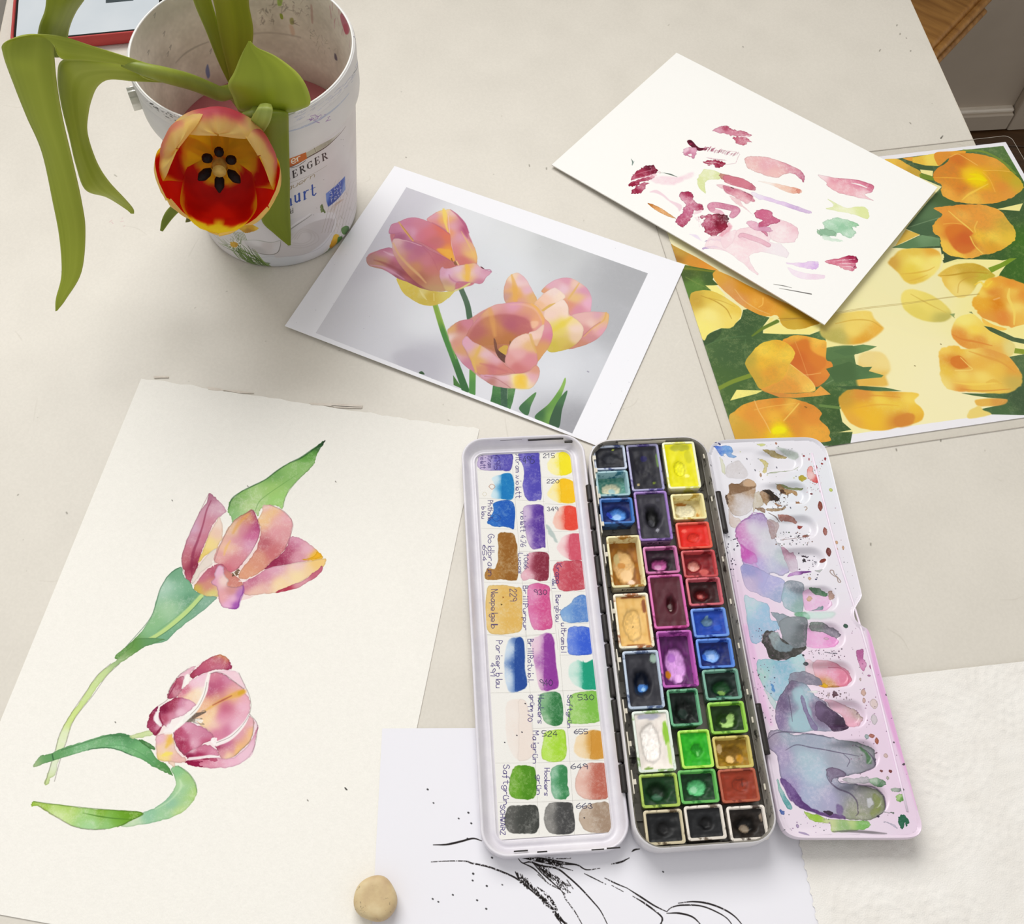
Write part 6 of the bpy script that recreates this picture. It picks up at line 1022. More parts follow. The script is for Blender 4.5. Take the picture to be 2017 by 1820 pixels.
P7([905, 410, 930, 340, 958, 350, 965, 400, 995, 420, 1002, 480, 930, 460], [(940, 360, 'f0948c'), (930, 430, 'f4c4c0'), (995, 470, 'd84a48')], edge=.5); P7([835, 430, 865, 415, 900, 440, 880, 465, 845, 460], 'b8a626')
for x, y, rx, ry, cc in ((1020, 680, 20, 42, '8a4030'), (1062, 897, 18, 35, '96483a'), (1092, 1072, 22, 38, '702c26'), (1050, 1136, 22, 16, '8a3c30'), (880, 252, 10, 8, 'a83a40'), (1063, 277, 9, 14, 'a82a36'), (1036, 318, 10, 8, 'b04448'), (990, 350, 5, 18, 'c03a4a'), (925, 280, 6, 12, 'd06a70'), (1160, 990, 12, 16, 'e0b08a'), (1160, 1046, 10, 12, 'dca070'), (1216, 1036, 9, 18, 'd8a884'), (945, 576, 14, 7, '7a2a30'), (1112, 543, 14, 16, 'ccd870'), (1240, 1704, 18, 18, '3a5a50'), (1285, 1045, 10, 12, '1f1a26'), (515, 412, 9, 18, 'b0845a'), (930, 1298, 14, 14, 'd8b89a'), (985, 1305, 9, 6, '2a2a5a'), (645, 145, 8, 10, 'c88a70')):
    P7([x - rx, y, x - rx * .4, y - ry, x + rx * .7, y - ry * .6, x + rx, y + ry * .3, x + rx * .1, y + ry], cc, .92, rag=.5, edge=.5)
c.view(*Z7); c.stroke([1165, 1290, 1130, 1270, 1105, 1245, 1110, 1228, 1132, 1232, 1140, 1260, 1170, 1290, 1195, 1325, 1175, 1328, 1165, 1290], 4, '9a8478', .85); c.stroke([895, 715, 908, 700, 900, 686, 885, 690], 4, 'a88870', .8)
for x, y in ((85, 335), (395, 268), (465, 365), (660, 322), (765, 690), (285, 1045), (225, 1080)): c.stroke([x, y, x + 3, y + 8], 5, '2a2a3a', .7)
c.dots(55, (600, 540, 760, 720), (2, 6), ('3a3028', '5a4634', '2a2430')); c.dots(70, (640, 880, 960, 1020), (2, 6), ('30303a', '6a4a3e', '2c2436', '4a5a48')); c.dots(30, (840, 1060, 1000, 1300), (2, 6), ('2c2436', '503a50', '3a3a48'))
c.dots(40, (900, 270, 1040, 560), (1.5, 4), ('6a6a70', 'c06068', '8a4a50')); c.dots(30, (200, 940, 320, 1330), (3, 7), ('2a2a3a', '3c3046')); c.dots(26, (1080, 560, 1320, 1500), (1.5, 4), ('5a5a62', 'b090a0')); c.dots(30, (120, 130, 1000, 480), (2, 5), ('8a8a80', 'c8c890', '70746e'))
# lower half
P8([200, 310, 260, 290, 400, 300, 520, 250, 560, 340, 560, 420, 480, 450, 420, 500, 350, 600, 260, 520, 200, 400], [(260, 330, '9ccbd4'), (380, 360, '86bcd2'), (320, 470, '9cc8dc'), (520, 320, 'b4d8dc'), (230, 420, 'a8d4cc')])
P8([300, 480, 320, 490, 328, 540, 312, 530], '3a80cc', .8, soft=2); P8([250, 520, 330, 600, 360, 680, 320, 660, 270, 560], 'b8d8d4', .7)
P8([370, 0, 560, -10, 575, 150, 560, 205, 480, 215, 400, 150], [(430, 60, '8f989e'), (530, 130, '6c7478')], edge=.5)
P8([230, 160, 260, 90, 320, 85, 370, 130, 480, 210, 570, 195, 545, 232, 470, 280, 380, 300, 290, 280, 265, 210], [(260, 130, '3c3a38'), (300, 270, '33332f'), (540, 215, '3c3c38')], .95, edge=.3)
P8([285, 110, 350, 92, 380, 160, 470, 200, 420, 240, 345, 232, 310, 190], [(310, 130, 'a4b4b8'), (400, 200, '7f9098')], .9, soft=2)
P8([560, 300, 620, 320, 640, 400, 560, 390], 'f4d2dc', .8)
P8([620, 312, 720, 310, 860, 350, 902, 420, 875, 490, 780, 505, 680, 500, 640, 420], [(660, 340, 'f6c4d4'), (760, 400, 'f0a4c0'), (870, 420, 'e68aa6'), (720, 470, 'd8a060')], edge=.45)
P8([688, 485, 710, 460, 735, 482, 712, 508], 'e2b21c', .95); P8([735, 490, 810, 482, 800, 500, 745, 506], '9a6a20', .8); c.stroke([740, 345, 830, 350, 885, 400, 880, 470, 800, 490], [3, 5, 3], 'c46a84', .7)
P8([460, 400, 580, 390, 680, 440, 684, 480, 560, 482, 440, 470], '8a8698', .9, edge=.5)
P8([340, 640, 400, 520, 460, 450, 560, 480, 620, 560, 700, 610, 780, 680, 860, 740, 880, 790, 760, 835, 600, 830, 440, 850, 350, 800], [(380, 640, '6d5a80'), (440, 500, '6a5a78'), (520, 560, 'a8c8d4'), (470, 770, 'a8c4cc'), (560, 800, '9cb4c4'), (640, 700, '8a7898'), (380, 760, '8a76a0')], edge=.6)
P8([455, 540, 520, 500, 560, 560, 600, 700, 590, 825, 480, 830, 430, 760, 500, 660], 'a9cbd6', .75, soft=5)
P8([520, 580, 545, 575, 580, 690, 650, 810, 610, 820, 560, 700], '8678a0', .85)
P8([640, 610, 720, 635, 800, 680, 860, 735, 895, 795, 770, 838, 720, 780, 650, 740, 630, 680], [(680, 650, '7a6488'), (840, 760, '38243e'), (740, 700, '5a4464')], .95, edge=.5)
P8([700, 600, 830, 618, 950, 668, 988, 740, 950, 800, 880, 790, 850, 720, 760, 650], [(760, 620, 'f4c4d8'), (920, 760, 'eeb4c8'), (970, 700, 'bfa8a0')], edge=.5)
P8([760, 545, 785, 545, 795, 570, 760, 585], '4a2430'); P8([580, 535, 640, 535, 640, 550, 590, 548], 'f4f4f2', .9)
P8([270, 900, 300, 830, 400, 830, 480, 860, 600, 850, 700, 868, 830, 900, 980, 918, 1070, 968, 1088, 1050, 1060, 1112, 960, 1150, 850, 1168, 800, 1185, 830, 1218, 1000, 1240, 1100, 1262, 1158, 1330, 1142, 1430, 1060, 1490, 960, 1500, 840, 1490, 700, 1460, 560, 1420, 480, 1380, 430, 1280, 370, 1160, 350, 1020, 280, 960],
   [(310, 880, 'a898b0'), (420, 880, '9fb0c0'), (380, 1000, 'a898c0'), (600, 900, 'a4acc0'), (560, 1030, 'b2ccd8'), (620, 1160, 'b4cede'), (840, 1040, 'b4b8c8'), (1020, 1000, '9aa0a0'), (1060, 1060, '8a8494'), (560, 1300, 'b0bcd8'), (760, 1350, 'b2aed0'), (1000, 1340, '9c9a98'), (1110, 1360, '8c9474'), (940, 1440, '9aa082'), (460, 1280, '9a86b8'), (860, 1230, '8e8ea4')], .95, edge=.6, er=6)
c.view(*Z8)
for q, wd in (([410, 975, 490, 935, 600, 955, 720, 975, 860, 990, 970, 1010], 4), ([270, 900, 330, 850, 420, 838, 600, 855, 740, 885], 4), ([725, 1130, 715, 1165, 745, 1220, 800, 1262, 900, 1290, 955, 1350, 960, 1430, 930, 1470], 6), ([725, 1130, 780, 1110, 840, 1140, 850, 1165, 760, 1190], 5), ([815, 1210, 960, 1235, 1080, 1250, 1150, 1320, 1150, 1420, 1080, 1480], 4), ([850, 990, 900, 1040, 880, 1090], 3), ([430, 560, 450, 680, 460, 760], 3), ([940, 930, 1040, 980, 1080, 1050, 1060, 1110, 960, 1150], 4)):
    c.stroke(q, [2, wd, wd, 2], '4a3c58', .65, soft=1.2, rough=.2)
P8([720, 1115, 790, 1108, 845, 1145, 850, 1168, 770, 1185, 745, 1210, 720, 1160], '7c6c88', .85, edge=.6)
P8([970, 940, 1020, 965, 1060, 1020, 1055, 1070, 1030, 1060, 1020, 1000], '4f7c50', .8, soft=3); P8([1080, 1290, 1130, 1330, 1120, 1420, 1060, 1470, 1040, 1440, 1090, 1380], '8a9650', .6, soft=4)
P8([1035, 1330, 1062, 1325, 1080, 1365, 1055, 1400, 1032, 1370], 'd0d0d4', .9)
P8([370, 1190, 440, 1220, 500, 1300, 560, 1380, 700, 1440, 820, 1460, 840, 1490, 680, 1462, 540, 1412, 440, 1340], [(410, 1240, '6c4a8c'), (560, 1390, '5a3478'), (780, 1470, '6a4880')], .92, edge=.4, soft=1)
P8([690, 1430, 765, 1440, 740, 1465], '34203c'); P8([790, 1380, 840, 1400, 830, 1470, 800, 1460], '7c6498', .7, soft=3)
P8([350, 1190, 395, 1290, 460, 1400, 420, 1405, 360, 1290], [(360, 1220, '9ac8c0'), (430, 1380, '4a9c9c')], .85); P8([365, 1420, 400, 1430, 395, 1460, 370, 1452], '3f5fae', .8)
P8([550, 1430, 640, 1460, 740, 1490, 900, 1502, 1020, 1508, 1030, 1550, 900, 1580, 760, 1590, 740, 1530, 620, 1500], [(650, 1475, '9cca3c'), (740, 1500, 'cfd8a0'), (850, 1540, '98bc7c'), (980, 1525, '7cbc5c'), (900, 1505, 'c4d890')], .95)
P8([1020, 1200, 1090, 1185, 1152, 1210, 1150, 1240, 1090, 1245], [(1040, 1205, 'a4c4a4'), (1140, 1220, '4f7c54')]); P8([1200, 1262, 1285, 1265, 1270, 1290, 1208, 1286], [(1210, 1270, '9ab09a'), (1275, 1275, '4a5c50')]); P8([1230, 1330, 1262, 1302, 1298, 1325, 1280, 1358, 1245, 1358], [(1250, 1320, 'a8cc80'), (1285, 1350, '5a9a3c')])
P8([1250, 1478, 1290, 1460, 1322, 1498, 1312, 1545, 1300, 1520, 1280, 1565, 1252, 1525], '1c6446'); P8([950, 1180, 1022, 1175, 1025, 1220, 900, 1225, 830, 1190], 'b0b0b4', .75)
P8([940, 230, 990, 227, 988, 290, 1012, 330, 992, 382, 962, 350, 935, 270], [(960, 240, 'b8609a'), (985, 350, 'd88cba')], edge=.5)
for x, y, rx, ry, cc in ((1045, 353, 12, 20, 'b0568c'), (988, 548, 18, 26, 'd2ac9c'), (992, 607, 13, 20, 'd0aaa0'), (1066, 632, 30, 38, 'e4d0cc'), (1068, 748, 24, 40, 'd4ccd0'), (1050, 870, 22, 16, 'ac6450'), (1088, 908, 14, 26, 'a85a40'), (1013, 876, 16, 20, '9cb0b0'), (1155, 1018, 16, 18, 'd8bcb4'), (1122, 1132, 13, 9, '8a4a4a'), (1190, 1134, 13, 12, '7c3430'), (855, 50, 18, 17, '3c5c4c'), (560, 330, 20, 14, '4a5054'), (540, 268, 8, 8, '2a3040'), (1030, 420, 12, 8, 'b878a4'), (1372, 1278, 8, 8, '4a444c'), (1215, 918, 7, 7, '6a5a68'), (1155, 568, 8, 8, '7a6878'), (1285, 1085, 9, 8, '584c54'), (498, 1540, 10, 16, 'b8a0c8'), (1098, 1472, 10, 8, '3a2c4a'), (728, 565, 10, 12, 'c8b0b4'), (1168, 1185, 10, 16, 'b8b4a4'), (965, 448, 7, 14, 'd0b8b4'), (725, 128, 20, 10, 'e4b8d0')):
    P8([x - rx, y, x - rx * .4, y - ry, x + rx * .7, y - ry * .6, x + rx, y + ry * .3, x + rx * .1, y + ry], cc, .92, rag=.5, edge=.5)
P8([1140, 1440, 1210, 1440, 1215, 1448, 1170, 1445], '6a7a6c', .8); P8([1140, 1510, 1210, 1530, 1240, 1560, 1190, 1530], 'b8b4c8', .7)
c.view(*Z8); c.stroke([760, 1585, 900, 1582, 1050, 1592, 1160, 1600], [3, 10, 10, 3], '6a6468', .75, soft=2); c.stroke([510, 1590, 550, 1600, 580, 1612], [6, 9, 4], '9a8ab0', .8); c.stroke([700, 246, 730, 250, 790, 256], 4, '40404c', .8, rough=.45)
c.dots(60, (160, 60, 330, 860), (2, 5), ('4a3c58', '6a4a6a', '3a3040')); c.dots(40, (560, 220, 860, 300), (2, 5), ('40404c', '6a5a68', '5a3a50')); c.dots(50, (900, 60, 1100, 1180), (2, 5), ('8a5a7a', '6a5060', 'b090a8')); c.dots(40, (650, 530, 900, 600), (2, 5), ('6a5860', '9a8890')); c.dots(30, (380, 1440, 760, 1590), (2, 5), ('6a6a74', '9a7aa0')); c.dots(22, (1090, 60, 1420, 1500), (1.5, 4), ('7a5a78', '8a7a88'))
M_flap = print_mat('stained white enamel', cF, .84, .28, .5, .03, 500)
mesh('mixing_flap', Vf, Ff, M_flap, box_, uv=uvf, sharp=50)
a, b_ = blocal([(1612, 868), (1700, 1186)], FZ + BZ)
mesh('flap_ridge', *tube([(a[0] - 5.5, a[1] - 8, FZ + .05), (a[0] - 5.2, 40, FZ + .3), (fx1 - 5.4, -20, FZ + .3), (fx1 - 5.2, fy0 + 12, FZ + .05)], .55, 8), pm('white enamel ridge', 'efe8f0', 'eed8ec', 60, .3), box_)

# ------------------------------------------------------------------ swatch card in the lid
card = fit_sheet([(936.8, 887), (1126.5, 889.5), (1215.9, 1641.8), (984.6, 1647.3)], BZ + 1.3 + .45, 55.5, 209)
cs_ = fit_sheet([(936.8, 887), (1126.5, 889.5), (1215.9, 1641.8), (984.6, 1647.3)], BZ + 1.75, 55.5, 209)
Qc = at([(936.8, 887), (1126.5, 889.5), (1215.9, 1641.8), (984.6, 1647.3)], BZ + 1.75)[:, :2]
card = Sheet(cs_.o, cs_.ang, np.linalg.norm(Qc[0] - Qc[1]) * .5 + np.linalg.norm(Qc[2] - Qc[3]) * .5, np.linalg.norm(Qc[0] - Qc[3]), BZ + 1.75)
card.o = Qc.mean(0) - card.X * card.w / 2 - card.Y * card.h / 2
c = Canvas('swatch_print', card.w, card.h, 9, card.local, 'f6f4ee')
Z3 = (880, 840, 4.1375); Z4 = (900, 1240, 3.9575)
c.img += (c.fine[..., None] - .5) * .02
c.view(*Z3)
for q in ((525, 205, 560, 640, 590, 1000, 625, 1400, 660, 1820), (755, 205, 790, 640, 825, 1000, 860, 1400, 905, 1820), (245, 355, 520, 365), (262, 585, 540, 598, 800, 612), (278, 832, 565, 838), (298, 1268, 600, 1278, 850, 1270), (330, 1700, 600, 1712, 880, 1690), (770, 412, 1040, 422), (800, 632, 1070, 640), (820, 855, 1090, 858), (580, 1020, 830, 1022), (840, 1095, 1130, 1090), (860, 1348, 1170, 1342), (900, 1608, 1180, 1602)):
    c.stroke(q, 1.3, 'a8a49c', .65, rough=.25)
c.view(*Z4)
for q in ((530, 0, 570, 490, 610, 1040, 640, 1600), (790, 0, 825, 480, 860, 760, 900, 1320, 915, 1600), (230, 40, 530, 44, 770, 30), (262, 495, 560, 490, 830, 478, 1120, 472), (590, 772, 860, 762, 1150, 748), (300, 1042, 610, 1040, 880, 1028, 1180, 1018), (320, 1350, 640, 1345, 920, 1332, 1215, 1325), (800, 200, 1100, 196)):
    c.stroke(q, 1.3, 'a8a49c', .65, rough=.25)
def sw(view, pts, l, r, lr=None):
    c.view(*view); q = np.array(pts, float).reshape(-1, 2); x0, x1 = q[:, 0].min(), q[:, 0].max(); y0, y1 = q[:, 1].min(), q[:, 1].max(); my = (y0 + y1) / 2
    g = [(x0 + (x1 - x0) * .08, y0 + (y1 - y0) * .2, l), (x0 + (x1 - x0) * .08, y1 - (y1 - y0) * .2, l), (x1 - (x1 - x0) * .25, y0 + (y1 - y0) * .2, r), (x1 - (x1 - x0) * .25, my, r), (x1 - (x1 - x0) * .2, y1 - (y1 - y0) * .2, r)]
    fade = sum(int(l[i:i + 2], 16) for i in (0, 2, 4)) > 620
    c.poly(pts, g, .95, soft=3.5 if fade else 1, rag=1.3, edge=0 if fade else .4, tex=.3)
    if fade:
        k = np.clip((q[:, 0] - x0) / (x1 - x0), 0, 1); q2 = q.copy(); q2[:, 0] = np.maximum(q[:, 0], x0 + (x1 - x0) * .48)
        c.poly(q2.ravel().tolist(), r, .75, soft=2, rag=1.2, edge=.25, tex=.4)
sw(Z3, (300, 205, 520, 215, 520, 350, 440, 360, 280, 350, 250, 290), 'c8b6dc', '5850b4')
sw(Z3, (450, 390, 530, 395, 540, 580, 430, 590, 360, 570, 390, 480, 370, 420), 'd4ecf5', '0a7ac0')
sw(Z3, (390, 620, 540, 620, 550, 820, 520, 830, 480, 820, 400, 815, 330, 790, 350, 740, 380, 690), '2a70c8', '1458bc')
sw(Z3, (420, 880, 470, 865, 550, 880, 575, 1000, 580, 1220, 540, 1255, 450, 1245, 340, 1250, 310, 1220, 330, 1160, 400, 1150, 420, 1000), 'b07c38', '96601e')
sw(Z3, (330, 1320, 420, 1290, 560, 1310, 610, 1340, 615, 1600, 590, 1670, 470, 1690, 340, 1670, 320, 1500), 'ebc87e', 'e4b860')
sw(Z3, (580, 230, 640, 215, 740, 210, 760, 300, 770, 570, 740, 600, 660, 600, 620, 500, 630, 350), '7a70c8', '5048b4')
sw(Z3, (660, 640, 770, 640, 790, 700, 805, 960, 780, 985, 690, 990, 640, 850, 620, 690), 'd2bcdc', '55309a')
sw(Z3, (660, 1040, 700, 1025, 815, 1030, 830, 1100, 825, 1240, 760, 1260, 690, 1240, 620, 1255, 610, 1200, 650, 1140), 'eab4c2', '86243a')
sw(Z3, (670, 1300, 820, 1295, 840, 1400, 860, 1610, 830, 1650, 740, 1660, 690, 1620, 660, 1450), 'e288b8', 'd4508e')
sw(Z3, (900, 215, 1000, 215, 1030, 300, 1020, 370, 940, 400, 850, 380, 820, 300), 'fff6b0', 'f8e822')
sw(Z3, (920, 430, 1040, 460, 1050, 600, 1000, 625, 880, 610, 820, 540), 'fff2b0', 'fbc614')
sw(Z3, (930, 655, 1060, 670, 1070, 830, 900, 835, 870, 750), 'f8ccbc', 'ec4836')
sw(Z3, (960, 890, 1090, 880, 1110, 1000, 1115, 1080, 1000, 1085, 900, 1000), 'fadcdc', 'd6546a')
sw(Z3, (900, 1105, 1000, 1095, 1120, 1110, 1140, 1290, 1090, 1330, 920, 1330, 880, 1220, 870, 1150), 'cf5a68', 'c44656')
sw(Z3, (1050, 1390, 1140, 1385, 1160, 1560, 1120, 1595, 960, 1590, 930, 1500, 1000, 1450), '86aede', '5888d0')
sw(Z3, (990, 1650, 1040, 1630, 1160, 1640, 1180, 1720, 1205, 1800, 1180, 1850, 1080, 1865, 1000, 1850, 980, 1750), '6a8ae4', '3660d8')
sw(Z4, (400, 90, 515, 80, 530, 300, 545, 430, 480, 480, 400, 470, 370, 300), 'cfe0f0', '1f4a9c')
sw(Z4, (620, 55, 740, 42, 770, 250, 790, 430, 740, 465, 650, 460, 600, 250, 580, 100), 'ecccde', '92389c')
sw(Z4, (940, 240, 1000, 260, 1090, 240, 1105, 440, 1060, 465, 980, 460, 890, 400, 870, 300), 'd4efe4', '12a07c')
sw(Z4, (400, 560, 540, 570, 590, 800, 590, 980, 480, 1020, 400, 900, 380, 700), 'f5ece4', 'f3e6dc')
sw(Z4, (650, 510, 800, 500, 825, 700, 780, 750, 700, 730, 650, 640), '88b88a', '2c783e')
sw(Z4, (890, 505, 1050, 480, 1120, 510, 1125, 640, 1140, 700, 1060, 730, 940, 735, 865, 720, 880, 600), '9ad064', '82c24a')
sw(Z4, (690, 800, 790, 780, 845, 800, 850, 960, 820, 1020, 720, 1030, 660, 990, 670, 880), 'bce85a', 'a8dc34')
sw(Z4, (1000, 800, 1080, 785, 1160, 820, 1175, 960, 1130, 1005, 1000, 1005, 920, 960, 930, 850), 'f8e0b8', 'd69838')
sw(Z4, (440, 1080, 500, 1060, 600, 1080, 620, 1200, 610, 1300, 540, 1325, 420, 1300, 410, 1200), '6aa828', '4c8e12')
sw(Z4, (740, 1080, 850, 1065, 860, 1200, 875, 1290, 820, 1325, 750, 1300, 730, 1180), '84bc98', '388850')
sw(Z4, (990, 1060, 1160, 1050, 1175, 1200, 1200, 1270, 1150, 1320, 980, 1315, 920, 1200), 'ecc4b6', 'c06a58')
sw(Z4, (400, 1385, 500, 1370, 625, 1385, 630, 1560, 560, 1590, 420, 1585, 370, 1500), '5c5c58', '40423e')
sw(Z4, (720, 1360, 880, 1350, 905, 1400, 910, 1570, 780, 1595, 700, 1560, 680, 1450), '8c8a86', '444444')
sw(Z4, (1000, 1380, 1100, 1350, 1190, 1360, 1220, 1520, 1180, 1580, 1050, 1585, 980, 1540, 950, 1450), 'c4b09c', 'a48c76')
c.view(*Z3); c.poly([810, 800, 850, 830, 905, 940, 870, 920, 820, 850], 'a8bcb8', .7, soft=3, rag=2); c.stroke([342, 490, 365, 470, 392, 490, 367, 512, 342, 490], 4, 'c09a88', .8); c.stroke([290, 550, 308, 535, 325, 552, 305, 568, 290, 550], 2.5, 'd8d0b8', .8); c.stroke([362, 745, 400, 715, 440, 745, 405, 775, 362, 745], 2, '1a3c80', .8)
c.poly([455, 1385, 466, 1392, 456, 1400], '9a5a20'); c.poly([440, 1445, 454, 1450, 444, 1458], '5a4a20')
c.view(*Z4); c.poly([1100, 1590, 1135, 1590, 1130, 1620, 1105, 1615], '2a6a48')
for x, y in ((530, 577), (370, 880), (465, 825), (505, 800), (990, 1468)): c.stroke([x, y, x + 3, y + 2], 5, '22222e', .9)
K = '3c3070'
def V_(view, t, x, y, adv, h, col=K, w=2.9): c.view(*view); c.text(t, x, y, 0, adv, h, 0, w, col, .9)
def H_t(view, t, x, y, adv, h, col='2c2c48', w=2.9): c.view(*view); c.text(t, x, y, adv, 0, 0, -h, w, col, .9)
for v, t, x, y, ad, h in ((Z3, '495', 385, 235, 42, 48), (Z3, 'ultram', 335, 212, 24, 40), (Z3, 'violett', 275, 228, 20, 42), (Z3, 'Phthalo', 335, 605, 26, 40), (Z3, 'blau', 285, 655, 30, 34), (Z3, 'Goldbraun', 335, 880, 41, 52), (Z3, '654', 292, 970, 46, 30), (Z3, '229', 515, 1325, 36, 55), (Z3, 'Neapelgelb', 362, 1330, 36, 52),
                          (Z3, 'Ultram.violett', 562, 212, 31, 44), (Z3, 'violett 4.76', 600, 692, 29, 42), (Z3, '1066', 628, 1040, 32, 36), (Z3, 'Lucas', 585, 1035, 35, 34), (Z3, 'Brill.Purpur', 622, 1300, 37, 40), (Z3, 'Krapp', 888, 1120, 34, 46), (Z3, 'dkl', 858, 1245, 32, 30), (Z3, 'Bergblau', 888, 1375, 30, 40),
                          (Z4, 'ultrambl', 812, -50, 32, 40), (Z4, 'Pariser blau', 305, 88, 35, 48), (Z4, '491', 262, 262, 42, 36), (Z4, 'Brill.Rotviol.', 552, 76, 32, 44), (Z4, 'Hookers', 632, 512, 33, 44), (Z4, 'grün', 572, 512, 30, 36), (Z4, '1170', 552, 590, 34, 36), (Z4, 'Saftgrün', 862, 512, 33, 36), (Z4, 'Maigrün', 592, 792, 40, 44), (Z4, 'Saftgrün', 362, 1056, 40, 48), (Z4, 'Hookers', 682, 1082, 32, 40), (Z4, 'grün', 622, 1136, 40, 40), (Z4, 'SCHWARZ', 338, 1372, 34, 36)):
    V_(v, t, x, y, ad, h)
for v, t, x, y, ad, h in ((Z3, '495', 620, 300, 34, 58), (Z3, '215', 785, 255, 34, 34), (Z3, '220', 815, 462, 36, 32), (Z3, '349', 818, 690, 32, 34), (Z3, '930', 710, 1372, 38, 42), (Z4, '940', 645, 440, 36, 50), (Z4, '530', 945, 550, 44, 42), (Z4, '524', 665, 832, 42, 42), (Z4, '655', 915, 814, 38, 36), (Z4, '649', 890, 1088, 46, 40), (Z4, '663', 932, 1395, 45, 40)):
    H_t(v, t, x, y, ad, h)
M_card = print_mat('swatch card', c, .87, .8, .3, .2, 1100)
paper('swatch_card', 'white card of hand painted colour swatches with handwritten names inside the box lid', 'colour chart', card, M_card, M_edge, .4, nx=6, ny=12)
# ------------------------------------------------------------------ pans of paint, three columns in the tray
def pan_cup(w, l, h=10.0, dz=0):
    R = lambda i, r, z: rrect(w - 2 * i, l - 2 * i, r, z, 0, 0, 3)
    return loft([R(1.3, .8, 0), R(1.0, 1.2, .4), R(.1, 1.4, h - .6), R(.15, 1.3, h - .1), R(.5, 1.1, h), R(1.15, .8, h), R(1.45, .7, h - .5), R(2.1, .7, 1.3)], True, True, True)
M_cup = {}
def cup_mat(c1, c2):
    if (c1, c2) not in M_cup:
        m, nt, b = newmat('pan plastic')
        f = noise(nt, 170, 5, rough=.6); 
        nt.links.new(ramp(nt, f, [(.40, L4(c1)), (.52, L4(c1)), (.60, L4(c2))]), b.inputs['Base Color']); b.inputs['Roughness'].default_value = .35
        M_cup[(c1, c2)] = m
    return M_cup[(c1, c2)]
M_paint = vcol_mat('watercolour cake', .48, .28, bmp=.12)
def cake(w, l, level, seed, base, alt, crater=None, mid=None, blots=(), h=10.0):
    """top of the paint: level below the rim, a worn crater (u,v,ru,rv,depth) with a lighter or darker middle, blots (u,v,ru,rv,colour)"""
    rg = np.random.default_rng(seed); nx, ny = 26, int(26 * l / w)
    u = np.linspace(-1, 1, nx); v = np.linspace(-1, 1, ny); U, Vv = np.meshgrid(u, v)
    n1 = upsample(rg.random((7, 7)), ny, nx); n2 = upsample(rg.random((15, 13)), ny, nx); n3 = upsample(rg.random((30, 22)), ny, nx)
    z = h - level + (n1 - .5) * .4 + (n2 - .5) * .1
    C = hexc(base) * (1 - n2[..., None] * .9) + hexc(alt) * n2[..., None] * .9
    edge = np.maximum(np.abs(U), np.abs(Vv)); z = z + .5 * smooth(edge, .8, 1)
    if crater:
        cu, cv, ru, rv, dp = crater
        d = np.hypot((U - cu) / ru, (Vv - cv) / rv) + (n2 - .5) * .13 + (n1 - .5) * .15
        z = z - dp * (1 - smooth(d, .35, 1.1))
        if mid:
            k = (1 - smooth(d, .62, .86))[..., None]; C = C * (1 - k) + hexc(mid) * (.9 + .2 * n3[..., None]) * k
            k = ((1 - smooth(np.abs(d - .80), 0, .12)) * .28)[..., None]; C = C * (1 - k) + C * .4 * k
    for bu, bv, ru, rv, bc in blots:
        d = np.hypot((U - bu) / ru, (Vv - bv) / rv) + (n2 - .5) * .22 + (n1 - .5) * .2
        k = (1 - smooth(d, .75, 1.0))[..., None]; C = C * (1 - k) + hexc(bc) * k
    tap = 2.0 - .06 * 0 ; z = np.maximum(z, 1.45)
    inset_ = np.interp(z, [1.3, h - .5], [2.1, 1.5])
    X = U * (w / 2 - inset_ + .08); Y = Vv * (l / 2 - inset_ + .08)
    V = np.stack([X, Y, z], -1).reshape(-1, 3)
    F = [(j * nx + i, j * nx + i + 1, (j + 1) * nx + i + 1, (j + 1) * nx + i) for j in range(ny - 1) for i in range(nx - 1)]
    return V, F, lin(np.clip(C, 0, 1)).reshape(-1, 3)
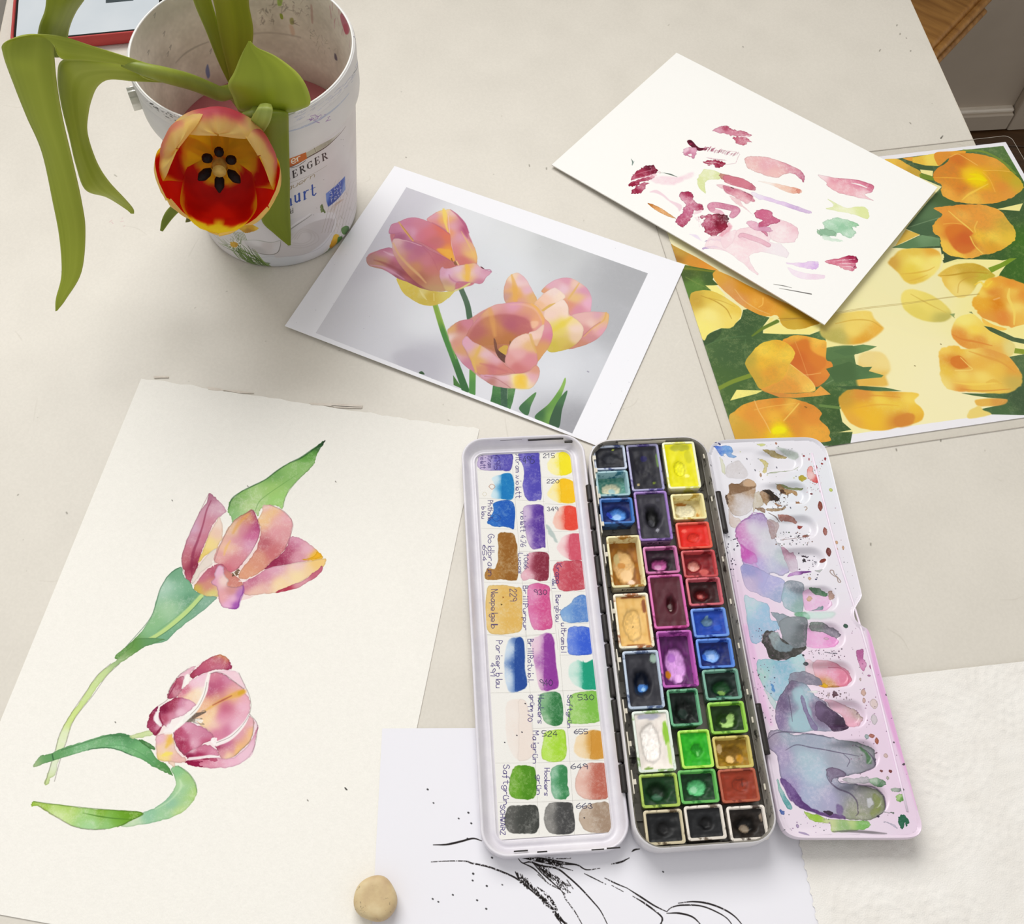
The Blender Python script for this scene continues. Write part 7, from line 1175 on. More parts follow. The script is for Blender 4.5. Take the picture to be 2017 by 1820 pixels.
# key: (size, x, y, cup colours, label, cake arguments)
PANS = [
 ('h', -21.6, 99.4, ('c3cde0', '3c4a7c'), 'half pan of almost black indigo paint in the top left corner of the tray', dict(level=1.3, base='14151d', alt='20222c', crater=(.1, -.1, .7, .6, .9), mid='20232c', blots=[(.3, .82, .09, .1, 'a8b840')])),
 ('h', -21.9, 82.8, ('9cc0c8', '2f6f84'), 'half pan of nearly used up pale teal paint in the left column', dict(level=6.2, base='8fb8a4', alt='2f7a70', crater=(-.05, -.12, .95, .8, 1.2), mid='d8d2b2', blots=[(0, -.25, .32, .32, 'a9cccc')])),
 ('h', -21.6, 65.8, ('3f76c0', '16306c'), 'half pan of bright blue paint worn to a light hollow, left column above a gap', dict(level=3.0, base='0b1d58', alt='102a6e', crater=(.05, -.12, .85, .75, 3.4), mid='5c9ae0', blots=[(.1, -.2, .35, .35, 'a4ccf4'), (-.5, -.1, .25, .3, '3a50c4')])),
 ('f', -20.2, 36.1, ('e8dfae', 'a8761e'), 'full pan with only golden brown stains left in it, label on its front wall', dict(level=6.8, base='b4781e', alt='8a5210', crater=(-.05, -.05, 1.0, .95, 1.2), mid='dab074', blots=[(.1, .35, .35, .3, 'e2b878'), (-.5, .3, .25, .3, 'c8b47c'), (-.2, .05, .35, .16, 'c88a3c'), (.1, -.4, .5, .3, 'ecc894'), (.35, -.75, .3, .15, 'f0d0b8')])),
 ('f', -20.4, 2.8, ('efe8d0', 'a06030'), 'full pan of sandy naples yellow paint in the left column', dict(level=1.8, base='dfb060', alt='e8c078', crater=(-.1, -.15, .75, .75, 1.2), mid='e6bc70', blots=[(.85, .6, .18, .35, '8a4a20'), (0, .97, 1.0, .06, '8a5020'), (.97, -.2, .1, .8, 'b07838'), (0, -.98, 1, .06, '9c6226'), (-.05, -.2, .06, .05, '5a3a14')])),
 ('f', -19.5, -28.4, ('b8c6d8', '4a5c80'), 'full pan of charcoal paint with a hollow showing bright blue', dict(level=1.6, base='24242c', alt='32323a', crater=(-.1, -.1, .62, .58, 4.5), mid='0c1426', blots=[(-.02, -.24, .36, .2, '3f7cc8'), (.05, -.28, .16, .1, '9cc8ec'), (.85, .8, .3, .2, '8fa89a')])),
 ('f', -18.4, -59.0, ('dfe8de', '8fae70'), 'full pan of white paint smeared with green along one side', dict(level=1.4, base='efe8e0', alt='e2d8d0', crater=(-.2, -.05, .75, .85, 1.8), mid='f8f2ec', blots=[(.85, .25, .24, .5, '8cc034'), (.9, -.5, .14, .5, 'c0d884'), (-.1, .9, .8, .12, 'b0b0c0'), (-.5, -.97, .3, .08, '7a9a40')])),
 ('h', -18.9, -82.4, ('a8c458', '4a6a20'), 'half pan of very dark bottle green paint below the white pan', dict(level=1.8, base='12401a', alt='0c2c12', crater=(-.1, -.05, .8, .8, 3.6), mid='0a260f', blots=[(-.15, -.4, .4, .34, '305c40'), (-.15, -.42, .3, .24, '3f6a50')])),
 ('h', -19.0, -99.1, ('d0c4a4', '5c4c34'), 'half pan of black paint in the bottom left corner of the tray', dict(level=1.5, base='101113', alt='181a1c', crater=(0, -.1, .6, .6, 1.6), mid='0b0b0d')),
 ('f', -2.5, 92.1, ('a4a2c8', '4a3c84'), 'full pan of blackish violet paint at the top of the middle column', dict(level=1.2, base='14141e', alt='1e1e2a', crater=(-.15, .1, .7, .5, .8), mid='1c1c26', blots=[(.5, -.72, .12, .07, '6a7a20'), (-.65, -.78, .09, .05, 'b8a878'), (0, .45, .3, .15, '1c1850'), (.97, .3, .12, .4, '5a7a30')])),
 ('f', -2.2, 61.9, ('9a78c0', '4a2c70'), 'full pan of dark grey violet paint with a deep black hollow', dict(level=1.4, base='2a2932', alt='383640', crater=(0, -.02, .62, .58, 4.2), mid='08080a', blots=[(-.1, -.2, .3, .2, '36363c'), (.2, -.62, .12, .1, '8a8a94'), (.5, .75, .16, .1, '403e4a')])),
 ('h', -1.4, 35.6, ('cc76a8', '7a2458'), 'half pan of dark magenta paint worn to a pink hollow', dict(level=3.0, base='300a24', alt='1e0816', crater=(-.1, -.25, .75, .62, 3.6), mid='c86aa8', blots=[(-.15, -.3, .3, .28, 'dca0c8'), (.6, -.3, .2, .4, '1a0612')])),
 ('f', -1.0, 12.3, ('d868ae', 'a02c70'), 'full pan of dark maroon paint framed by a pink rim', dict(level=1.2, base='4c1824', alt='5a2430', crater=(.2, -.1, .38, .4, 3.2), mid='3c0810', blots=[(.15, -.12, .16, .12, '80706c'), (.18, -.3, .08, .05, 'c8b8b0')])),  # the two pale blots are highlights painted into the cake colour
 ('f', -.9, -18.7, ('bc5cb4', '6a1c6a'), 'full pan of orchid purple paint nearly empty with an orange blot', dict(level=5.0, base='4c1450', alt='702a74', crater=(-.05, -.15, .95, .9, 2.6), mid='d8a0e0', blots=[(-.62, -.48, .24, .18, 'cc8410'), (-.2, .2, .3, .2, 'b878cc'), (.1, -.65, .3, .2, 'e8b8ec')])),
 ('q', -1.1, -43.7, ('6aae84', '1c5a3c'), 'half pan turned lengthwise holding near black green paint', dict(level=2.4, base='08130f', alt='0e1e18', crater=(0, -.1, .85, .85, 2.8), mid='050b08', blots=[(-.05, -.25, .45, .4, '152a22')])),
 ('q', 1.4, -64.1, ('b8e860', '8ac834'), 'half pan of vivid grass green paint with a lime rim', dict(level=1.4, base='1e9c18', alt='30b41c', crater=(.1, -.05, .5, .5, 1.4), mid='1c8c1a', blots=[(.15, -.25, .1, .2, '6ac060')])),
 ('h', -.1, -81.7, ('68b85c', '2c7a30'), 'half pan of dark green paint with a mint green patch', dict(level=3.2, base='0c2c14', alt='124420', crater=(-.05, 0, .8, .85, 2.6), mid='64c080', blots=[(-.2, -.1, .28, .3, 'a0dcb0'), (.4, -.75, .16, .14, '0c4420')])),
 ('h', .4, -98.3, ('e2dace', '6a5c4c'), 'half pan of black paint in the middle of the bottom row', dict(level=1.5, base='131416', alt='1b1c1f', crater=(.1, 0, .5, .5, 1.8), mid='0a0a0c')),
 ('f', 17.6, 91.6, ('f0f0cc', 'd8d860'), 'full pan of bright lemon yellow paint in the top right corner of the tray', dict(level=1.0, base='e6e00c', alt='dcd400', crater=(-.15, -.15, .5, .4, .7), mid='e8e418', blots=[(.1, .85, .8, .18, 'b4b428'), (.6, .4, .3, .35, 'ccc818'), (.3, -.5, .2, .1, 'f4f080')])),
 ('h', 18.0, 66.3, ('ece2a8', 'c0a040'), 'half pan of pale cream ochre, nearly empty, below the lemon yellow', dict(level=6.0, base='dccf98', alt='c8b070', crater=(-.1, 0, .95, .9, 1.0), mid='e8e2c4', blots=[(-.4, .7, .5, .14, 'a86c1a'), (.1, -.82, .85, .16, 'ac721a'), (.75, -.5, .12, .3, 'c08830')])),
 ('h', 18.2, 48.8, ('e05c48', 'b02c20'), 'half pan of scarlet red paint in the right column', dict(level=1.6, base='e01a0e', alt='d02414', crater=(-.05, -.15, .5, .5, 1.0), mid='d83020', blots=[(-.6, .5, .2, .2, 'e86050')])),
 ('h', 18.7, 32.4, ('c44c50', '7a1a20'), 'half pan of crimson paint worn through to a pale pink patch', dict(level=3.4, base='8c161c', alt='70101a', crater=(-.35, .02, .55, .6, 2.6), mid='dc9a8c', blots=[(.3, -.6, .4, .3, 'c85a54'), (-.4, -.05, .2, .22, 'eab8ac')])),
 ('h', 18.8, 16.5, ('cc6470', '7a2030'), 'half pan of very dark red paint with a small rosy centre', dict(level=3.4, base='3c060c', alt='280408', crater=(-.15, -.1, .6, .6, 3.0), mid='5a1014', blots=[(-.2, -.1, .28, .26, 'b85450'), (-.15, -.08, .12, .1, 'd88078')])),
 ('h', 18.7, -.7, ('6a94e0', '1c3c90'), 'half pan of ultramarine blue paint with a slate grey spot', dict(level=1.8, base='103898', alt='1848b0', crater=(-.15, .1, .5, .5, 1.4), mid='50708c', blots=[(-.1, .55, .12, .12, '6a8aa0'), (.5, -.4, .3, .3, '2054c0')])),
 ('h', 18.9, -17.0, ('5c8ce0', '1c3c90'), 'half pan of deep blue paint with a large pale blue hollow', dict(level=3.2, base='0c1c58', alt='102878', crater=(-.15, -.05, .72, .72, 3.0), mid='8ab6ee', blots=[(-.1, 0, .28, .28, 'b8d4f8'), (-.65, -.1, .2, .3, '3c74dc')])),
 ('h', 19.5, -33.3, ('74a894', '1c4438'), 'half pan of blackish green paint with a mossy middle', dict(level=2.6, base='0c1c18', alt='142a24', crater=(.02, -.15, .75, .75, 3.4), mid='1c4a26', blots=[(.02, -.5, .3, .26, '7aa050'), (0, -.9, .6, .1, '3c7a60')])),
 ('h', 19.4, -50.0, ('98d050', '4c8420'), 'half pan of olive green paint with a pale green crescent', dict(level=3.0, base='17300c', alt='204010', crater=(0, -.1, .8, .8, 3.0), mid='1c3c0c', blots=[(.02, -.3, .5, .42, 'b4d884'), (.3, .1, .28, .42, 'b4d884'), (-.12, .02, .3, .3, '1c3c0c')])),
 ('h', 19.2, -66.7, ('d0c06c', '7a6a1c'), 'half pan of ochre brown paint with a light tan spot', dict(level=3.4, base='8a6a12', alt='a8801c', crater=(0, -.1, .9, .85, 2.2), mid='7a5a10', blots=[(-.12, -.4, .32, .34, 'e8c27c'), (-.75, .4, .2, .4, 'd0b480'), (.5, -.4, .25, .4, 'b88410')])),
 ('h', 19.2, -82.5, ('b05a40', '7a3020'), 'half pan of brick red brown paint in the right column', dict(level=1.2, base='98341c', alt='843018', crater=(.1, .1, .6, .6, .8), mid='8c3018', blots=[(.25, .1, .06, .3, '5a1c0c'), (.1, .4, .3, .07, '64200e')])),
 ('h', 20.3, -99.8, ('e8e0d6', '4c4038'), 'half pan of blackish brown paint with a grey glossy spot, bottom right corner', dict(level=2.0, base='1a130f', alt='28201a', crater=(-.1, -.1, .75, .8, 3.2), mid='0c0806', blots=[(-.15, -.3, .34, .36, '80705f'), (-.1, -.3, .2, .2, '968876'), (.9, .4, .1, .3, '8a7a6a')])),  # gloss on the cake is painted in as grey blots
]
NUM = {}
cpn = Canvas('pan_label_print', 17, 7.5, 14, lambda p: p, 'dfdcc6')
cpn.img += (cpn.mid[..., None] - .5) * .12
cpn.view(0, 0, 1); cpn.text('654', 4.2, 2.0, 3.0, 0, 0, 2.6, 8, '20241c')
cpn2 = Canvas('pan_label_print', 17, 7.5, 14, lambda p: p, 'b8a4c4')
cpn2.img += (cpn2.mid[..., None] - .5) * .12
cpn2.view(0, 0, 1); cpn2.text('476', 4.6, 1.8, 3.0, 0, 0, 2.6, 8, '1c1426')
for n, (kd, x, y, cc, lab, ck) in enumerate(PANS):
    wd, ln = {'h': (18.5, 15.8), 'f': (18.5, 29.8), 'q': (15.8, 18.6)}[kd]
    p3 = bx.X * x + bx.Y * y + B0
    lift = 1.6 if n == 18 else (.25 * ((n * 7) % 3))
    pan = thing('paint_pan', lab, 'paint pan', (p3[0], p3[1], BZ + 3.1 + lift), BA + .006 * math.sin(n * 2.3) - .006, 'pans of watercolour in the tray')
    mesh('pan_cup', *pan_cup(wd, ln), cup_mat(*cc), pan, sharp=45)
    V, F, C = cake(wd, ln, seed=n + 3, **ck)
    mesh('paint_cake', V, F, M_paint, pan, cols=C)
    if n in (3, 10):
        M_lab = print_mat('pan paper label', cpn if n == 3 else cpn2, .8, .7, .3, 0)
        y0 = -ln / 2
        V = [(-8.2, y0 + .18, 9.0), (8.2, y0 + .18, 9.0), (8.2, y0 + .62, 2.2), (-8.2, y0 + .62, 2.2)]
        V = [(a, b - .32, c_) for a, b, c_ in V]
        # the label reads upside down from the front
        mesh('pan_label', V, [(3, 2, 1, 0)], M_lab, pan, sm=False, uv=[(1, 0), (0, 0), (0, 1), (1, 1)])
# ------------------------------------------------------------------ yoghurt bucket used as a water pot
BC = np.array([-160.5, 470.3]); ZR = 128.5
def body_r(z): return 49.6 + (59.6 - 49.6) * z / 104.0
COLZ = 99.0
def hit(px, far=False, rf=body_r, it=40):
    """where a photo ray meets the bucket wall (front or far side) -> angle, height"""
    d = ray(px); out = []
    t0 = np.full(len(d), 0.0)
    a = d[:, 0] ** 2 + d[:, 1] ** 2; o = CC[:2] - BC
    b = 2 * (d[:, :2] @ o); r = np.full(len(d), 56.0)
    for _ in range(it):
        c_ = o @ o - r * r; disc = np.maximum(b * b - 4 * a * c_, 0)
        t = (-b + (1 if far else -1) * np.sqrt(disc)) / (2 * a)
        z = CC[2] + t * d[:, 2]; r = .5 * r + .5 * rf(np.clip(z, 0, ZR))
    P = CC + d * t[:, None]
    return np.arctan2(P[:, 1] - BC[1], P[:, 0] - BC[0]), z
TH0 = math.radians(-205)                             # label print starts here, runs counter-clockwise
def lab_map(px):
    th, z = hit(px); th = np.mod(th - TH0, 2 * math.pi)
    return np.stack([th * 55.0, z], 1)
c = Canvas('bucket_print', 2 * math.pi * 55, ZR, 6.5, lab_map, 'e4e0e0')
c.img += (c.big[..., None] - .5) * .03
U3 = (540, 250, 9.58); U2 = (380, 400, 5.603); U1 = (240, 180, 3.879)
c.view(*U3)
def pl(v, pts, col, a=1., **k): c.view(*v); c.poly(pts, col, a, **k)
def st(v, pts, w_, col, a=1., **k): c.view(*v); c.stroke(pts, np.atleast_1d(w_) * (.5 if v is U3 else .8 if v is U2 else 1), col, a, **k)
# swoosh with grey road, dark line, orange sign
pl(U3, [150, 640, 300, 600, 600, 490, 760, 400, 900, 320, 1100, 210, 1250, 90, 1180, 190, 1060, 310, 900, 420, 800, 480, 620, 580, 300, 690, 150, 740], [(300, 640, 'b8b4a0'), (700, 450, 'c4c0a8'), (1000, 300, 'aaa692'), (1200, 140, 'd4d0c4')], 1, tex=.3)
st(U3, [100, 790, 300, 760, 620, 590, 800, 490, 980, 380, 1130, 250, 1280, 90, 1350, -10], [9, 9, 8, 8, 6, 4, 2], '3a1a0e')
pl(U3, [100, 640, 310, 575, 600, 478, 620, 600, 300, 755, 100, 810], [(300, 600, 'd8781c'), (580, 560, 'cf6a14'), (300, 740, 'c86410')], 1, sm=False)
st(U3, [755, 398, 785, 480], 3, '5a5444', .8); st(U3, [770, 396, 798, 470], 2, 'e8e4d4', .8)
st(U3, [315, 775, 440, 740, 590, 640], 5, '2a1a10', .9)
WH = 'fbf6ec'
st(U3, [325, 655, 380, 650, 395, 610, 360, 600, 330, 630, 330, 680, 370, 690, 410, 660], 8, WH); st(U3, [425, 590, 445, 650], 9, WH); st(U3, [432, 610, 450, 570, 485, 560], 8, WH)
BL = '1c0f0c'
def serif(x, y, g, k=1.0):          # capital letters along the slanted baseline; ex = advance, ey = up
    ex = np.array([112, -62]); ey = np.array([-14, -125])
    for pts, wd in g:
        q = []
        for u, v in pts: p = np.array([x, y]) + ex * u + ey * v; q += list(p)
        st(U3, q, wd, BL, sm=False, soft=.7)
E_ = [([(.18, 0), (.18, 1)], 11), ([(.02, 0), (.75, 0)], 4), ([(.02, 1), (.72, 1)], 4), ([(.18, .52), (.55, .52)], 4), ([(.75, 0), (.8, .25)], 4), ([(.72, 1), (.74, .78)], 4), ([(.55, .4), (.55, .64)], 4)]
R_ = [([(.18, 0), (.18, 1)], 11), ([(.02, 0), (.36, 0)], 4), ([(.02, 1), (.5, 1), (.66, .9), (.68, .7), (.55, .55), (.2, .5)], 5), ([(.62, .9), (.66, .66)], 9), ([(.42, .5), (.8, .04)], 9), ([(.7, 0), (.95, 0)], 4)]
G_ = [([(.78, .8), (.6, .97), (.35, .97), (.14, .78), (.1, .5), (.16, .2), (.38, .03), (.62, .03), (.76, .14)], 5), ([(.13, .75), (.1, .5), (.14, .25)], 11), ([(.76, .14), (.76, .44)], 10), ([(.6, .46), (.9, .46)], 4), ([(.78, .8), (.8, 1)], 4)]
B_ = [([(.18, 0), (.18, 1)], 11), ([(.02, 1), (.5, 1), (.64, .86), (.6, .62), (.4, .54), (.66, .45), (.74, .2), (.6, 0), (.02, 0)], 5), ([(.64, .4), (.68, .15)], 9)]
for i, g in enumerate((B_, E_, R_, G_, E_, R_)): serif(212 + 138 * i + (6 if i > 3 else 0), 1050 - 78 * i - (8 if i > 3 else 0), g)
st(U3, [150, 1100, 300, 1060, 560, 960, 800, 850, 990, 730], 2.2, '8a7c68', .8)
c.view(*U3)
c.text('auern', 245, 1215, 108, -56, 22, -120, 2, '8a7444', .95, adv=1.0)
def bold(x, y, g):
    ex = np.array([150, -72]); ey = np.array([-10, -170])
    for pts, wd in g:
        q = []
        for u, v in pts: p = np.array([x, y]) + ex * u + ey * v; q += list(p)
        st(U3, q, wd, '1c44a4', sm=False, soft=.7)
h_ = [([(.2, 0), (.2, 1.25)], 14), ([(.05, 0), (.36, 0)], 5), ([(.2, .6), (.45, .85), (.68, .7), (.68, 0)], 12), ([(.52, 0), (.86, 0)], 5)]
u_ = [([(.18, .85), (.18, .2), (.36, .02), (.62, .16)], 12), ([(.05, .85), (.2, .85)], 5), ([(.68, .88), (.68, .02)], 14), ([(.5, .85), (.68, .85)], 5), ([(.68, .02), (.84, .02)], 5)]
r_ = [([(.2, .85), (.2, 0)], 14), ([(.05, .85), (.2, .85)], 5), ([(.04, 0), (.42, 0)], 5), ([(.22, .55), (.45, .85), (.7, .82)], 10)]
t_ = [([(.25, 1.25), (.25, .15), (.45, .02), (.64, .14)], 12), ([(.05, .85), (.6, .85)], 6)]
for g, x, y in ((h_, 215, 1530), (u_, 375, 1455), (r_, 545, 1385), (t_, 690, 1330)): bold(x, y, g)
pl(U3, [975, 1260, 1100, 1160, 1250, 1020, 1335, 930, 1345, 1180, 1200, 1360, 1020, 1510, 985, 1400], [(985, 1350, '7a9ae0'), (1080, 1300, '2050b8'), (1250, 1150, '2050b8'), (1335, 1100, '88a4e0'), (1100, 1420, '1c48a8')], 1, sm=False, soft=1.5)
c.view(*U3); c.text('3,5%', 1050, 1330, 68, -62, -14, -95, 2, 'f4f4fa', 1); c.text('Fett', 1085, 1425, 52, -48, -12, -92, 2, 'f4f4fa', 1)
c.text('ld', 285, 1650, 56, -24, -4, -90, 2, '2c2820', .95)
# bowl of yoghurt and spoon
pl(U2, [560, 400, 700, 300, 1000, 200, 1300, 120, 1540, 105, 1585, 180, 1560, 300, 1480, 470, 1400, 590, 1200, 690, 900, 715, 760, 650, 660, 540], [(700, 400, 'e6e2e4'), (1200, 300, 'dcd8da'), (1500, 150, 'eceaec'), (1000, 650, 'd4d6da'), (1400, 540, 'e4e2e6')], 1, soft=2)
pl(U2, [960, 430, 1100, 330, 1300, 220, 1480, 170, 1560, 190, 1540, 290, 1440, 430, 1250, 560, 1050, 590, 900, 590], [(1100, 520, 'd2cccc'), (1350, 300, 'ccc6c6'), (1200, 380, 'dad4d4'), (1500, 220, 'd6d0d2')], 1, soft=3)
for k in range(3):
    st(U2, [1150 - 30 * k, 400, 1200, 330 - 20 * k, 1290 + 30 * k, 330, 1300 + 40 * k, 400 + 10 * k, 1210, 450 + 22 * k, 1100 - 30 * k, 440 + 20 * k], 5, 'bcb4b2', .5, soft=2)
st(U2, [1020, 330, 1150, 240, 1310, 130], [4, 6, 3], '7a7a74', .8, soft=1.4); st(U2, [1030, 300, 1150, 215, 1290, 120], 9, 'f2f0f2', .7, soft=2)
pl(U2, [570, 410, 700, 405, 860, 430, 970, 410, 960, 480, 930, 550, 840, 575, 700, 540, 600, 480], [(700, 430, 'e8e6e8'), (820, 480, 'd8d0d0'), (700, 520, 'c8c4c4'), (930, 500, 'e0dcde')], 1)
st(U2, [560, 410, 700, 410, 860, 435, 975, 408], [2, 5, 3], 'a4a8a0', .8, soft=1.5); st(U2, [600, 490, 700, 545, 840, 572, 930, 548, 962, 480, 968, 420], [2, 5, 4, 2], '6a665e', .8, soft=1.2)
st(U2, [740, 600, 900, 590, 1200, 570, 1420, 480, 1560, 300], 4, 'b8b4bc', .6, soft=2)
# meadow flowers and grasses
for k in range(26):
    x = 300 + 22 * k * (1 if k < 12 else .4) + random.uniform(-20, 20)
    st(U2, [640 + random.uniform(-60, 220), 690 + random.uniform(-40, 20), 560 + random.uniform(-80, 60), 560 + random.uniform(-40, 40), 330 + random.uniform(-100, 220), 400 + random.uniform(-60, 60)], [4, 5, 1.5], random.choice(('5a7a2a', '6f8c3a', '3f5a1c', '8a9a5a', '4a6a20')), .85)
for k in range(16):
    x = random.uniform(660, 860); st(U2, [x, 715, x - 90, 620 + random.uniform(-20, 20), x - 180, 500 + random.uniform(-30, 40)], [6, 7, 2], random.choice(('5f8030', '4a6a22', '87a050', '3c5418')), .9)
pl(U2, [505, 275, 540, 235, 600, 222, 650, 235, 720, 275, 700, 300, 620, 325, 580, 330, 545, 310], [(560, 270, 'e8b818'), (640, 280, 'd8a010'), (610, 300, 'b88008'), (700, 285, 'f0c83c')], 1, rag=1)
pl(U2, [410, 440, 440, 425, 490, 440, 500, 465, 470, 492, 425, 480], [(450, 455, 'e0b020'), (480, 470, 'c89410')], 1, rag=1)
for k in range(9):
    a = k * .7; st(U2, [455 + 45 * math.cos(a), 458 + 30 * math.sin(a), 455 + 75 * math.cos(a), 458 + 55 * math.sin(a)], 7, 'f4f2ee', .8)
for k in range(8):
    x = 440 + 16 * k; st(U2, [x, 320, x + 25, 370, x + 40, 410], 3, random.choice(('6a8040', '4a5a2a')), .8)
for k in range(40):
    x = random.uniform(1560, 1760); y = random.uniform(-150, 330)
    st(U2, [x, y, x + random.uniform(-14, 14), y + random.uniform(20, 46)], [1, 3.2, 1], random.choice(('7a7458', '5a5a44', '9a8a70', '4c4a3c', '6f8048')), .7)
for k in range(9):
    x = 1480 + 34 * k; st(U2, [x - 60, 330, x, 120, x + 70, -160, x + 100, -260], [2.4, 2, 1], random.choice(('8a8270', '6a6450', 'a09884')), .7)
for k in range(12):
    st(U2, [1450 + random.uniform(-30, 60), 600, 1530 + random.uniform(-20, 30), 500, 1620 + random.uniform(-20, 60), 380 + random.uniform(-40, 20)], [4, 5, 2], random.choice(('4a6a22', '5f8030', '3c5418')), .9)
pl(U2, [1510, 480, 1530, 420, 1560, 350, 1600, 345, 1615, 380, 1590, 440, 1550, 495, 1520, 500], [(1580, 370, 'f0c020'), (1540, 450, 'dca010'), (1520, 490, 'c08010')], 1, rag=1)
pl(U2, [1640, 280, 1690, 250, 1725, 270, 1720, 320, 1680, 350, 1645, 330], [(1660, 290, '5a8a3a'), (1710, 320, '3f6a2a')], 1); pl(U2, [1600, 380, 1650, 370, 1640, 420, 1600, 450], '4a7a2c', 1)
pl(U2, [1405, 40, 1420, 15, 1440, 40, 1465, 105, 1430, 105, 1405, 85], '6a8040', .9, rag=2); st(U2, [1420, 20, 1450, 108], 3, '3f5426', .9)
for k in range(4): st(U2, [1500 + 18 * k, 105, 1560 + 10 * k, 20, 1640 + 8 * k, -40], [1, 2.5, 1], 'a8743c', .7)
for x, y in ((932, 998), (1312, 358), (1260, 240), (1300, 240), (800, 1530), (740, 1660)): st(U3, [x, y, x + 4, y + 6], 4, '5a544c', .7)
M_lab = print_mat('printed white plastic', c, .84, .42, .45, .03, 300)
def outer_uv(V):
    th = np.mod(np.arctan2(V[:, 1] - BC[1], V[:, 0] - BC[0]) - TH0, 2 * math.pi)
    return np.stack([th / (2 * math.pi), V[:, 2] / ZR], 1)
def arc_shell(prof, n=128):
    """revolved outer wall opened along the print seam so its map stays continuous"""
    th = TH0 + np.linspace(0, 2 * math.pi, n + 1); L = [np.stack([BC[0] + r * np.cos(th), BC[1] + r * np.sin(th), np.full(n + 1, z)], 1) for r, z in prof]
    V, F = loft(L, close=False)
    uv = np.array([(i / n, z / ZR) for r, z in prof for i in range(n + 1)])
    return V, F, uv
bucket = thing('yoghurt_bucket', 'white plastic yoghurt bucket stained with paint and used as a water pot', 'bucket', (BC[0], BC[1], 0))
off = (BC[0], BC[1], 0)
V, F, uv = arc_shell([(46.5, .3), (48.6, .6), (49.6, 2.5)] + [(body_r(z), z) for z in np.linspace(6, COLZ + 2, 16)])
mesh('body', V, F, M_lab, bucket, off=off, uv=uv)
th = np.arange(96) / 96 * 2 * math.pi
mesh('base', *loft([np.stack([BC[0] + 46.8 * np.cos(th), BC[1] + 46.8 * np.sin(th), np.full(96, z)], 1) for z in (.3, 1.8)], True, True, True), M_lab, bucket, off=off, sm=False)
# collar below the rim with dried paint rubbed on it
cc_ = Canvas('collar_print', 2 * math.pi * 62, 34, 6, lambda px: (lambda t: np.stack([np.mod(t[0] - TH0, 2 * math.pi) * 62, t[1] - (ZR - 34)], 1))(hit(px, rf=lambda z: 61.6 + 0 * z)), 'e6e4e2')
W0 = (240, 0, 4.034); W1 = (240, 180, 3.879); c = cc_
c.img += (c.big[..., None] - .5) * .03
rimy = lambda x: np.interp(x, (85, 100, 210, 330, 450, 560), (520, 600, 740, 840, 910, 955))
RT = (0, .3, .55, .75, .9, 1); RX = (1300, 1600, 1760, 1840, 1865, 1850); RY = (925, 770, 620, 480, 330, 200)
for k in range(90):
    x = random.uniform(95, 560); y = rimy(x) + 14 + 75 * random.random() ** 1.5; q = random.uniform(10, 50)
    st(W0, [x, y, x + q * .7, y + q * .45 + random.uniform(-6, 6)], [1, random.uniform(3, 9), 1], random.choice(('a4a29e', '8a8886', 'b4b2ae', '5c5c5a', '7a7a7c', 'c8c8c4')), .8, rough=.15)
for k in range(34):
    x = random.uniform(110, 560); y = rimy(x) + 14 + 50 * random.random(); q = random.uniform(6, 26)
    st(W0, [x, y, x + q, y + q * .5], random.uniform(2, 5), random.choice(('3a3a38', '4a4a48', '5c5a56')), .8, rough=.35)
for k in range(80):
    t = random.random(); x = np.interp(t, RT, RX) + random.uniform(6, 40); y = np.interp(t, RT, RY) + random.uniform(16, 70); q = random.uniform(15, 60)
    st(W0, [x, y, x + q * .8, y - q * (.4 + t)], [1, random.uniform(3, 9), 1], random.choice(('aab0d4', '98a2cc', 'bcc0d8', '8c96c0', '868ca8', 'd8dae8', 'a4a6b0')), .75, rough=.12)
for k in range(20):
    x = random.uniform(1440, 1640); y = 960 - (x - 1440) * .12 + random.uniform(-35, 35)
    st(W0, [x, y, x + random.uniform(10, 40), y + random.uniform(-30, 10)], [2, 7, 2], random.choice(('9a6cb0', 'a884bc', '8a5ca4')), .8, rough=.2)
st(W0, [1885, 240, 1900, 330, 1880, 480, 1820, 600], [2, 5, 5, 2], '44444c', .7, rough=.35); st(W0, [1290, 1050, 1400, 1020, 1560, 950, 1700, 850, 1800, 740], [3, 8, 8, 3], 'a8b4d0', .6, rough=.3)
M_col = print_mat('rubbed white plastic', cc_, .84, .45, .45, .04, 300)
prof = [(body_r(COLZ) - .4, COLZ + .3), (60.9, COLZ), (61.6, COLZ + .8), (61.9, COLZ + 3), (62.0, 112), (62.0, 119), (61.5, 120), (62.3, 120.8), (62.4, 126.5), (61.9, 128.2), (61.2, ZR)]
n = 128; thc = TH0 + np.linspace(0, 2 * math.pi, n + 1)
V, F = loft([np.stack([BC[0] + r * np.cos(thc), BC[1] + r * np.sin(thc), np.full(n + 1, z)], 1) for r, z in prof], close=False)
mesh('collar', V, F, M_col, bucket, off=off, uv=np.array([(i / n, (z - (ZR - 34)) / 34) for r, z in prof for i in range(n + 1)]), sharp=40)
